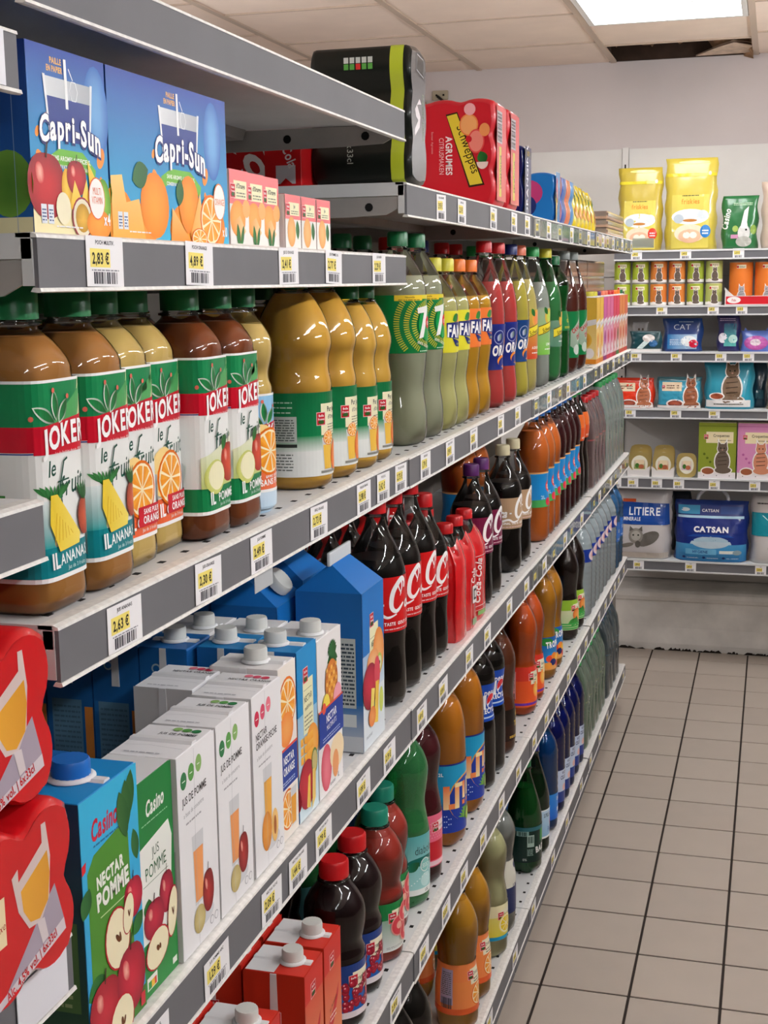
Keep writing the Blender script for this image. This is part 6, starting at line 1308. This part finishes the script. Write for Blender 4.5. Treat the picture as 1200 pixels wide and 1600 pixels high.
r = root('loose_ticket', 'pale grey ticket hanging under the juice shelf edge above the gable carton', 'ticket', (-.508, 1.262, 1.2745)); part('ticket', MB().box(0, .0006, 0, .052, 0, .028).mesh('ticket', mat('grey_ticket', 'b4b8bc', .6)), r)
# ================================================================ BEER PACKS, bay nearest the camera
def beer_front(a):
    W, Hh = .198, .132
    a.poly([(p[0]*.93+W/2, p[1]*.93+Hh/2) for p in wavy(W, Hh, 3, 2, .017)], 'c8141c')
    X = W-.050
    a.poly([(X-.060,.006),(X+.028,.034),(X+.018,.066),(X-.010,.046),(X-.040,.022)], 'a89cac'); a.poly([(X-.090,.0),(X+.030,.024),(X+.028,.034),(X-.060,.012)], 'd8ccd4')
    a.poly([(X-.036,.094),(X-.028,.098),(X-.028,.088),(X+.004,.104),(X+.004,.118),(X+.010,.118),(X+.014,.090),(X+.010,.060),(X-.002,.046),(X-.018,.048),(X-.030,.066)], 'd8c4c0')
    a.poly([(X-.026,.080),(X+.010,.096),(X+.012,.078),(X+.008,.058),(X-.004,.049),(X-.016,.052),(X-.024,.064)], 'e8a838', ('d8962c', 'h')); a.poly([(X-.008,.048),(X+.002,.047),(X+.006,.030),(X-.002,.028)], 'd8ccd0')
    a.rect(X-.090, .050, X-.046, .086, 'f0dcb0'); a.text('biere de luxe', X-.066, .060, .006, 'a8382c', w=.8, sh=.3, rot=8); a.text('Kro', X-.070, .070, .012, 'c01c24', w=.8, off=.02)
    a.text('Alc. 4,5% vol. | 6x33cl', X-.016, .0165, .0068, 'c01c24', w=.72, rot=14, off=.02)
def beer_side(a): a.rect(.03, .03, .09, .05, 'c8141c')
be = bundle('beer_multipack', .198, .126, .118, 3, 2, 'x', 'c8141c', [prn('front_print', beer_front, lambda u, v, h: (.0006+h, u, v*.955))], cat='multipack', A=.017)
be['parts'][0] = ('wrap', be['parts'][0][1], None, [])
put(be, -.482, .632, 1.1075, 'red beer can multipack with glass print, lower of the two at left edge')
put(be, -.486, .622, 1.2345, 'red beer can multipack with glass print, upper of the two at left edge')
r = root('paper_packet', 'small white crumpled packet above the grey shelf at upper left corner', 'packet', (-.55, .76, 1.7625)); part('packet', MB().bbox(-.02, .035, 0, .075, 0, .022, .004).mesh('packet', mat('white_packet', 'd8d0cc', .6, noise=.3, nscale=40)), r)

# ================================================================ PET SHELVES (back wall): fronts face -Y
RZ = -pi/2
def cat_shape(a, cx, cy, k, c='7a6a5a', c2='4a3c30', outline='f4f0ec'):
    for col, g in ((outline, 1.16), (c, 1.0)):
        a.ell(cx, cy+.010*k, .016*k*g, .024*k*g, col); a.ell(cx, cy+.040*k, .011*k*g, .011*k*g, col); a.ell(cx+.002*k, cy-.010*k, .018*k*g, .008*k*g, col)
        for s in (-1, 1): a.poly([(cx+s*.010*k*g, cy+.044*k), (cx+s*.003*k, cy+.050*k*1.0), (cx+s*.009*k*g, cy+.056*k*g)] if s > 0 else [(cx+s*.009*k*g, cy+.056*k*g), (cx+s*.003*k, cy+.050*k), (cx+s*.010*k*g, cy+.044*k)], col)
    for i in range(4): a.stroke([(cx-.010*k, cy+.002*k+.009*k*i), (cx+.010*k, cy+.004*k+.009*k*i)], .0014*k, c2)
    a.ell(cx-.004*k, cy+.041*k, .0016*k, .0016*k, '1c1c14', n=8); a.ell(cx+.004*k, cy+.041*k, .0016*k, .0016*k, '1c1c14', n=8); a.ell(cx, cy+.037*k, .002*k, .0014*k, 'c89a8a', n=8)
def xs(px): return -.562 + (px-985)/367.0     # layout ruler along the back shelves
def bag_b(px0, px1, z, h, d, col, fn, label, name='pet_food_bag', cat='bag', dy=.05, **k):
    w = (px1-px0)/367.0; return pouch_up(name, w, h, d, col, fn, label, xs(px0), 5.51+dy, z, RZ, cat, **k)
def f_frisk(dot):
    def f(a, w, h):
        a.rect(w*.14, h*.02, w*.86, h*.60, 'd8c860'); a.rect(0.002, h*.80, w-.002, h*.835, 'd8c834'); a.ell(w*.86, h*.83, .006, .008, 'c8c8c0'); a.ell(w*.55, h*.955, w*.3, .006, 'f4ee90')
        a.lines(w*.34, h*.585, w*.66, h*.605, 1, '3a3a34'); a.text('friskies', w*.5, h*.50, h*.055, 'e08a3c', w=.75, off=.02); a.ell(w*.5, h*.36, w*.36, h*.085, 'f0f0ec'); a.ell(w*.28, h*.34, w*.1, h*.05, 'b8c4cc'); a.ell(w*.74, h*.38, w*.11, h*.05, 'd0d8dc'); a.ell(w*.5, h*.32, w*.14, h*.016, 'b87a3c'); a.ell(w*.5, h*.18, w*.30, h*.10, 'f0dcc0'); a.ell(w*.5, h*.15, w*.22, h*.075, 'e8bc9c'); a.ell(w*.44, h*.16, w*.07, h*.035, 'f8ecdc'); a.ell(w*.57, h*.16, w*.07, h*.035, 'f8ecdc'); a.ell(w*.80, h*.20, w*.10, h*.07, dot)
        a.lines(w*.74, h*.17, w*.86, h*.23, 2, 'f4f4f4')
    return f
bag_b(964, 1027, BZ[0], .325, .10, 'bca63c', f_frisk('d83a28'), 'yellow cat food bag with red dot, left of the two on top shelf')
bag_b(1031, 1104, BZ[0], .355, .10, 'ccb848', f_frisk('2c7ac0'), 'taller bright yellow cat food bag with blue dot, on top shelf')
def f_grn(a, w, h): a.text('Casino', w*.20, h*.55, w*.17, 'f0f4ee', rot=80, w=.8, sh=.2, off=.03); a.ell(w*.62, h*.30, w*.17, h*.16, 'd0d0cc'); a.poly([(w*.52,h*.4),(w*.62,h*.72),(w*.74,h*.80),(w*.70,h*.5),(w*.74,h*.36)], 'e8e8e4'); a.ell(w*.62, h*.14, w*.22, h*.10, 'b0b0a8'); a.ell(w*.68, h*.36, w*.03, h*.02, '2a2a28'); a.rect(w*.26, h*.20, w*.46, h*.27, 'c890b0'); a.lines(w*.32, h*.82, w*.85, h*.88, 2, 'b8d8b8'); a.ell(w*.38, h*.38, w*.08, h*.06, '9ab45a'); a.ell(w*.88, h*.36, w*.08, h*.09, '8aa84a')
bag_b(1112, 1162, BZ[0], .205, .07, '1f6a38', f_grn, 'small green pet food pouch beside the yellow bags', name='pet_food_pouch', cat='pouch')
def f_cas(a, w, h): a.rect(w*.14, h*.10, w*.98, h*.74, '2a8a44'); a.rect(w*.14, h*.30, w*.98, h*.60, '8a9a7a'); a.text('Casino', w*.60, h*.63, h*.09, 'f4f6f2', w=.8, sh=.2, off=.03); a.ell(w*.32, h*.44, w*.10, h*.08, 'd8ccb8'); a.ell(w*.62, h*.44, w*.16, h*.09, '8a4a34'); a.rect(w*.14, h*.24, w*.98, h*.30, '7ac04a'); a.rect(w*.14, h*.17, w*.98, h*.22, 'e08a5a')
bag_b(1167, 1245, BZ[0], .255, .10, 'cdb8a8', f_cas, 'clear bag of pale litter with green label, at right edge of top shelf', name='litter_bag')
def tin(col, label_, px0, z, h=.088, r_=.033, dog=False, dy=.0, grp=None, dark=False):
    key = ('tin', col, h, r_, dog)
    if key not in _tag:
        def art():
            a = Art(); hp = pi*r_; a.rect(-hp, .003, hp, h-.003, col); a.rect(-hp, .003, hp, .014, 'eeecea'); a.rect(-.016, h-.026, .020, h-.012, 'efe4c4'); a.ell(-.012, h-.020, .004, .005, 'c82034'); a.lines(-.006, h-.023, .016, h-.015, 2, '5a4a3a'); cat_shape(a, .004, .020, .75 if not dog else .95, '6a5c52' if not dog else 'a8a4a8', '3a3028')
            a.ell(-.018, .010, .009, .006, 'f4ece8'); return a
        me = MB().lathe([(0,r_-.002),(.002,r_),(.004,r_-.001),(h-.004,r_-.001),(h-.002,r_),(h,r_-.001),(h-.002,r_-.004)], 24).mesh('tin', mat('tin_metal', 'b8b4ac', .3, metal=.8))
        _tag[key] = (me, art().build('label', on_cyl(r_-.0006, 0, -pi/2), strip=.006, m=P_CARD))
    me, lb = _tag[key]
    r = root('pet_food_tin', label_, 'tin', (xs(px0)+r_, 5.515+r_+dy, z), 0, grp); part('tin', me, r); part('label', lb, r); return r
ordn = ['first', 'second', 'third', 'fourth', 'fifth', 'sixth']
for j in range(2):
    cs = [('a8b83a','lime green'), ('a8b83a','lime green'), ('d8803c','orange'), ('d8803c','orange'), ('a0b03c','lime green'), ('b4bc6c','pale green')]
    for i, (c, nm) in enumerate(cs):
        tin(c, '%s cat food tin, %s from the left in the %s row of tins' % (nm, ordn[i], 'upper' if j else 'lower'), 959+26.4*i, BZ[1]+.0885*j, h=.088)
for i, px in enumerate((1122, 1158, 1197)):
    tin(['e07a30', 'e07a30', 'd8503c'][i], 'large %s dog food tin standing in a red tray' % ['orange', 'second orange', 'red'][i], px+2, BZ[1]+.003, h=.165, r_=.046, dog=True, dy=.006)
for i, (p0, p1, nm) in enumerate(((1119, 1193, 'left'), (1195, 1268, 'right, cut by frame edge'))):
    w = (p1-p0)/367.0; r = root('display_tray', 'red and white cardboard tray holding large dog food tins, %s' % nm, 'tray', (xs(p0), 5.505, BZ[1]))
    m = MB(); m.box(0, w, 0, .12, 0, .002); m.prism([(0,0),(w,0),(w,.070),(w*.90,.050),(w*.82,.036),(w*.18,.036),(w*.10,.050),(0,.070)], 'y', 0, .002); m.box(0, .002, 0, .12, 0, .06); m.box(w-.002, w, 0, .12, 0, .06)
    part('tray', m.mesh('tray', mat('tray_white', 'e6e2e0', .5)), r); a = Art(); a.rect(.006, .004, w-.006, .034, 'd02430'); a.ell(w*.18, .020, w*.13, .013, 'f4f0ee'); a.text('Fido', w*.18, .015, .009, 'c02030', w=.7, off=.02); part('print', a.build('print', on_ny(-.0003), m=P_CARD), r)
# row three: small pouches
def f_sachet(a, w, h): a.lines(w*.3, h*.45, w*.7, h*.6, 2, '5a5a5c'); a.ell(w*.38, h*.72, .004, .005, '5a4a3a'); a.ell(w*.62, h*.72, .004, .005, '5a4a3a')
def f_sealife(a, w, h): a.poly([(w*.2,0),(w*.6,h*.7),(w*.7,h*.5),(w*.4,0)], 'd8ecec'); a.ell(w*.6, h*.6, w*.2, h*.22, 'e0d8d4'); a.ell(w*.75, h*.3, w*.14, h*.2, '3a6a9c')
bag_b(987, 1010, BZ[2]+.012, .105, .03, 'a8a6a6', f_sachet, 'grey cat treat sachet leaning at left of the third shelf', name='treat_sachet', cat='sachet', dy=.075)
bag_b(985, 1030, BZ[2]+.012, .070, .03, '14424a', f_sealife, 'teal treat sachets piled in front of the grey one', name='treat_sachet', cat='sachet', dy=.02)
r = root('low_tray', 'flat white tray under the teal treat sachets', 'tray', (xs(984), 5.505, BZ[2])); part('tray', MB().box(0, .125, 0, .10, 0, .011).mesh('tray', MATS['tray_white']), r)
def f_blueb(a, w, h): a.text('CAT', w*.48, h*.66, h*.16, 'e0e8f0', w=1.1, off=-.005); a.lines(w*.4, h*.88, w*.76, h*.93, 1, 'a8b8c8'); a.rect(w*.12, h*.08, w*.86, h*.52, '2c7ab8', ('bcd4e8', 'h')); a.ell(w*.66, h*.32, w*.2, h*.16, 'e8eef0'); a.ell(w*.78, h*.24, w*.12, h*.12, 'c8203c'); a.lines(w*.18, h*.2, w*.5, h*.4, 4, 'd8e8f4', .4)
bag_b(1032, 1089, BZ[2], .132, .06, '1b3f80', f_blueb, 'shiny blue cat food bag with white lettering on third shelf')
def f_purp(a, w, h): a.rect(w*.30, h*.15, w*.84, h*.78, '5ab0a8', ('2c5a80', 'v')); a.ell(w*.25, h*.38, w*.2, h*.14, 'e8e4ec'); a.lines(w*.1, h*.85, w*.8, h*.95, 2, 'c8b8d8'); a.ell(w*.7, h*.35, w*.2, h*.12, 'b8dcd4')
bag_b(1110, 1142, BZ[2], .142, .05, '2a2860', f_purp, 'dark purple treat pouch with teal window', name='treat_pouch', cat='pouch')
def f_tub(a, w, h): a.ell(w*.5, h*.42, w*.40, h*.34, 'c86ab0', grad='a84a94'); a.ell(w*.48, h*.45, w*.18, h*.16, 'd8c8d0')
r = bag_b(1144, 1186, BZ[2], .082, .06, '5a74c4', f_tub, 'cat-head-shaped blue and pink treat tub', name='treat_tub', cat='tub')
m = MB()
for s in (.020, .095): m.add([(-.004,s-.014,.070),(-.004,s+.014,.070),(-.004,s+(.006 if s > .05 else -.006),.094),(.004,s-.014,.070),(.004,s+.014,.070),(.004,s+(.006 if s > .05 else -.006),.094)], [(0,1,2),(3,5,4),(0,3,4,1),(1,4,5,2),(2,5,3,0)])
part('ear_tabs', m.mesh('ear_tabs', MATS['bag_5a74c4']), r)['kind'] = 'stuff'
def f_oran(a, w, h): a.ell(w*.5, h*.55, w*.26, h*.16, '2c2420'); a.ell(w*.5, h*.55, w*.20, h*.12, 'e8a83c'); a.rect(w*.1, h*.1, w*.9, h*.3, 'c86a24')
bag_b(1189, 1240, BZ[2], .128, .05, 'd8902c', f_oran, 'orange snack bag at right edge of the third shelf')
# row four
def f_pack(bg, catc):
    def f(a, w, h): a.rect(w*.04, h*.12, w*.96, h*.88, bg); a.rect(w*.12, h*.56, w*.56, h*.84, 'eed8b8'); a.logo(w*.15, h*.68, .7); a.lines(w*.22, h*.64, w*.5, h*.78, 2, '6a4a3a'); a.ell(w*.42, h*.16, w*.20, h*.14, 'f4ece8'); a.ell(w*.42, h*.16, w*.16, h*.10, 'b05a44', grad='7a3424'); cat_shape(a, w*.76, h*.26, h/.075, catc, '5a3424'); a.rect(0.003, 0.002, w-.003, h*.10, 'f0e8e4')
    return f
bag_b(958, 1021, BZ[3], .120, .08, 'd83a20', f_pack('e03c22', 'b06a4a'), 'red pack of cat food sachets at left of the fourth shelf', name='sachet_pack', cat='pack')
bag_b(1025, 1090, BZ[3], .125, .08, '4a7a84', f_pack('3a9ab8', '9a5a3c'), 'teal pack of cat food sachets beside the red one', name='sachet_pack', cat='pack')
def f_teal(a, w, h): cat_shape(a, w*.56, h*.32, h/.082, '7a6450', '3a2c20'); a.rect(w*.04, h*.05, w*.94, h*.20, 'f0eeec'); a.ell(w*.26, h*.28, w*.16, h*.08, 'f4f0ec'); a.ell(w*.26, h*.28, w*.13, h*.06, 'a8583c'); a.lines(w*.2, h*.10, w*.8, h*.14, 1, '4a4a44')
for f_ in (1,): bag_b(1094, 1164, BZ[3], .185, .09, '2c9ab4', f_teal, 'large turquoise cat food bag with sitting tabby cat')
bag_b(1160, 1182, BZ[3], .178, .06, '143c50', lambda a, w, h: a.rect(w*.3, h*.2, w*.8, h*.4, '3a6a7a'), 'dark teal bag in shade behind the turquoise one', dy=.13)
def f_beige(a, w, h): a.ell(w*.5, h*.62, w*.4, h*.2, 'e8d8b8'); a.ell(w*.5, h*.62, w*.3, h*.14, 'c8a878'); a.rect(w*.1, h*.1, w*.9, h*.4, '9a7450')
bag_b(1184, 1225, BZ[3], .125, .07, 'a89074', f_beige, 'beige jar-shaped pack at right edge of the fourth shelf')
# row five: terrines and kibble boxes
def terrine(px0, px1, col, label, n):
    w = (px1-px0)/367.0; 
    for i in range(n):
        r = root('pet_food_terrine', label+', %s from front' % ordn[i], 'food tray', (xs(px0)+w/2, 5.525+.030*i, BZ[4]+.0+.050+.012*min(i, 3)*1.0), 0, None)
        def rr_(k, y): 
            pts = []
            for t in range(24):
                a_ = 2*pi*t/24; se = 1/((abs(cos(a_))**4+abs(sin(a_))**4)**.25); pts.append((w/2*k*se*cos(a_)*.98, y, .050*k*se*sin(a_)))
            return pts
        vs = rr_(1, 0)+rr_(.97, .003)+rr_(.86, .006)+rr_(.74, .026); m = MB(); m.add(vs, [(q*24+t, (q*24+(t+1) % 24), (q+1)*24+(t+1) % 24, (q+1)*24+t) for q in range(3) for t in range(24)], 0, True); m.add(vs, [tuple(range(24)), tuple(range(72, 96))[::-1]])
        part('tray', m.mesh('tray', mat('gold_foil', 'd8c078', .3, metal=.6)), r)
        a = Art(); a.ell(0, 0, w*.36, .036, 'f0ecd8'); a.rect(-w*.24, -.020, w*.24, .016, col, ('e8d8c0', 'v')); a.rect(-w*.16, .0, w*.20, .018, 'f0dcb8'); a.ell(-w*.1, -.006, w*.09, .010, '4a7a34'); a.ell(w*.08, -.010, w*.12, .009, 'b86a4a')
        part('lid_print', a.build('lid_print', on_ny(-.0006), m=P_CARD), r)
terrine(985, 1019, '8a9a4a', 'oval gold-rimmed cat food tray with green label', 3)
terrine(1021, 1053, 'e08a4c', 'oval gold-rimmed cat food tray with orange label', 3)
terrine(1056, 1086, 'd8b8c8', 'oval gold-rimmed cat food tray with pale label', 1)
for p0, p1 in ((984, 1018), (1020, 1054)):
    w = (p1-p0)/367.0; r = root('white_display_tray', 'low white card tray in front of %s gold cat food trays' % ('green-labelled' if p0 < 1000 else 'orange-labelled'), 'tray', (xs(p0), 5.508, BZ[4])); part('tray', MB().prism([(0,0),(w,0),(w,.045),(w*.86,.036),(w*.78,.028),(w*.22,.028),(w*.14,.036),(0,.045)], 'y', 0, .002).box(0, .002, 0, .14, 0, .03).box(w-.002, w, 0, .14, 0, .03).mesh('tray', MATS['tray_white']), r)
def kib(col, dark, catc, label, p0, p1, h=.225):
    w = (p1-p0)/367.0; r = root('kibble_box', label, 'box', (xs(p0), 5.515, BZ[4])); part('box', MB().bbox(0, w, 0, .09, 0, h, .002).mesh('box', mat('card_'+col, col, .45)), r)
    a = Art(); a.rect(0, 0, w, h, col); a.rect(0, 0, w, .026, 'e8e2e4'); a.rect(0, h-.014, w, h-.012, dark); a.rect(w*.20, h*.64, w*.92, h*.84, 'eee0b8'); a.logo(w*.20, h*.75, .95); a.text('Croquettes', w*.60, h*.75, .011, '4a3c2c', w=.78, off=.02); a.lines(w*.5, h*.68, w*.86, h*.71, 1, '8a7a5c'); a.ell(w*.26, .030, w*.19, .018, 'f4ece8'); a.ell(w*.26, .030, w*.16, .013, '9a5a3c'); cat_shape(a, w*.64, .052, 1.75, catc, '3a2c24')
    for i in range(3): a.ell(w*.16+.012*i, h*.44-.016*i, .005, .005, dark)
    for i in range(3): a.ell(w*.16+.05*i, .012, .002, .002, '3a3a34', n=8)
    part('front_print', a.build('front_print', on_ny(-.0004), m=P_CARD), r); part('top_flap', MB().box(.002, w-.002, .002, .045, h, h+.0015).mesh('top_flap', mat('card_flap', 'dcd8b0', .5)), r)
kib('8c9a34', '5a6a1c', '6a5c50', 'olive green kibble box with grey tabby cat', 1088, 1142); kib('d890bc', 'b8609a', 'd08a6c', 'pink kibble box with ginger and white cat', 1144, 1196); kib('c88a9c', '9a4a5c', '8a6a5a', 'dusky rose kibble box at right frame edge', 1198, 1250)
# row six: litter
def f_lit(a, w, h):
    a.poly([(w*.02,h*.50),(w*.98,h*.50),(w*.96,h*.80),(w*.06,h*.82)], '1f4a9a'); a.text('LITIERE', w*.52, h*.635, h*.11, 'f2f4f8', w=.82, off=.02); a.text('MINERALE', w*.30, h*.555, h*.05, 'f2f4f8', w=.7, off=.02); a.rect(w*.12, h*.815, w*.36, h*.86, 'd05a30'); a.rect(w*.03, h*.02, w*.97, h*.10, 'c4bab0')
    a.ell(w*.60, h*.30, w*.22, h*.09, '6a6660', rot=28); a.ell(w*.38, h*.34, w*.13, h*.11, '8a857e'); a.ell(w*.38, h*.34, w*.09, h*.07, 'a8a49c'); 
    for s in (-1, 1): a.poly([(w*(.38+s*.12),h*.40),(w*(.38+s*.04),h*.43),(w*(.38+s*.11),h*.48)] if s < 0 else [(w*.42,h*.43),(w*.50,h*.40),(w*.49,h*.48)], '6a6660'); a.ell(w*(.38+s*.045), h*.35, w*.018, h*.012, '2a2a26', n=8)
    a.ell(w*.22, h*.20, w*.13, h*.03, '7a746c', rot=15); a.ell(w*.42, h*.22, w*.05, h*.05, '5a5650')
bag_b(968, 1050, BZ[5], .285, .14, 'c8c4c4', f_lit, 'white and blue cat litter sack with grey kitten', name='cat_litter_sack', cat='sack', dy=.06)
def f_cat(a, w, h):
    a.rect(w*.02, 0.003, w*.98, h*.30, '2c7ab8', ('4a9ace', 'v')); a.rect(w*.02, h*.30, w*.98, h*.72, '1c2f7c'); a.rect(w*.04, h*.72, w*.94, h*.76, 'b8dcf0'); a.rect(w*.04, h*.78, w*.34, h*.92, '4aa0cc'); a.ell(w*.14, h*.85, w*.06, h*.03, 'e8f4f8'); a.text('CATSAN', w*.48, h*.82, h*.045, 'f0f4f8', w=1.0, off=.03); a.rect(w*.62, h*.79, w*.92, h*.91, '3a5aa0')
    a.text('CATSAN', w*.5, h*.50, h*.085, 'f8f8fa', w=1.05, off=.05); a.ell(w*.5, h*.30, w*.28, h*.13, 'a8c4d4', a0=0, a1=180); a.poly([(w*.18,h*.42),(w*.82,h*.42),(w*.74,h*.46),(w*.26,h*.46)], '1f4a9c'); a.ell(w*.5, h*.34, w*.26, h*.11, 'b8ccd8', a0=180, a1=360); a.rect(w*.16, h*.13, w*.58, h*.22, '6aaed4'); a.text('HYGIENE', w*.36, h*.15, h*.045, '1c3f84', w=.9, off=.02); a.rect(w*.62, h*.15, w*.84, h*.20, 'd8dcd4'); a.ell(w*.86, h*.17, w*.06, h*.04, '8aa0a8')
    for i in range(3): a.ell(w*(.14+.27*i), h*.075, w*.022, h*.02, '16306c'); a.lines(w*(.18+.27*i), h*.06, w*(.34+.27*i), h*.09, 1, 'b0d0e8')
r = bag_b(1056, 1163, BZ[5], .245, .15, '223a84', f_cat, 'blue cat litter sack with white carrying handle', name='cat_litter_sack', cat='sack', dy=.06)
part('handle', MB().tube([(0,.085,.235),(0,.092,.265),(0,.115,.287),(0,.15,.292),(0,.185,.287),(0,.205,.265),(0,.212,.235)], .007).mesh('handle', mat('white_strap', 'd8dce4', .5)), r)
def f_tw(a, w, h): a.rect(w*.02, h*.42, w*.98, h*.76, '2090a0'); a.lines(w*.1, h*.88, w*.5, h*.92, 1, '2a2a2a'); a.ell(w*.5, h*.24, w*.2, h*.08, 'b8b4ae'); a.stroke([(w*.2,h*.72),(w*.34,h*.62),(w*.5,h*.5)], .003, 'c8e8ec')
bag_b(1166, 1250, BZ[5], .270, .14, 'cfccca', f_tw, 'white and turquoise litter sack at right frame edge', name='cat_litter_sack', cat='sack', dy=.06)
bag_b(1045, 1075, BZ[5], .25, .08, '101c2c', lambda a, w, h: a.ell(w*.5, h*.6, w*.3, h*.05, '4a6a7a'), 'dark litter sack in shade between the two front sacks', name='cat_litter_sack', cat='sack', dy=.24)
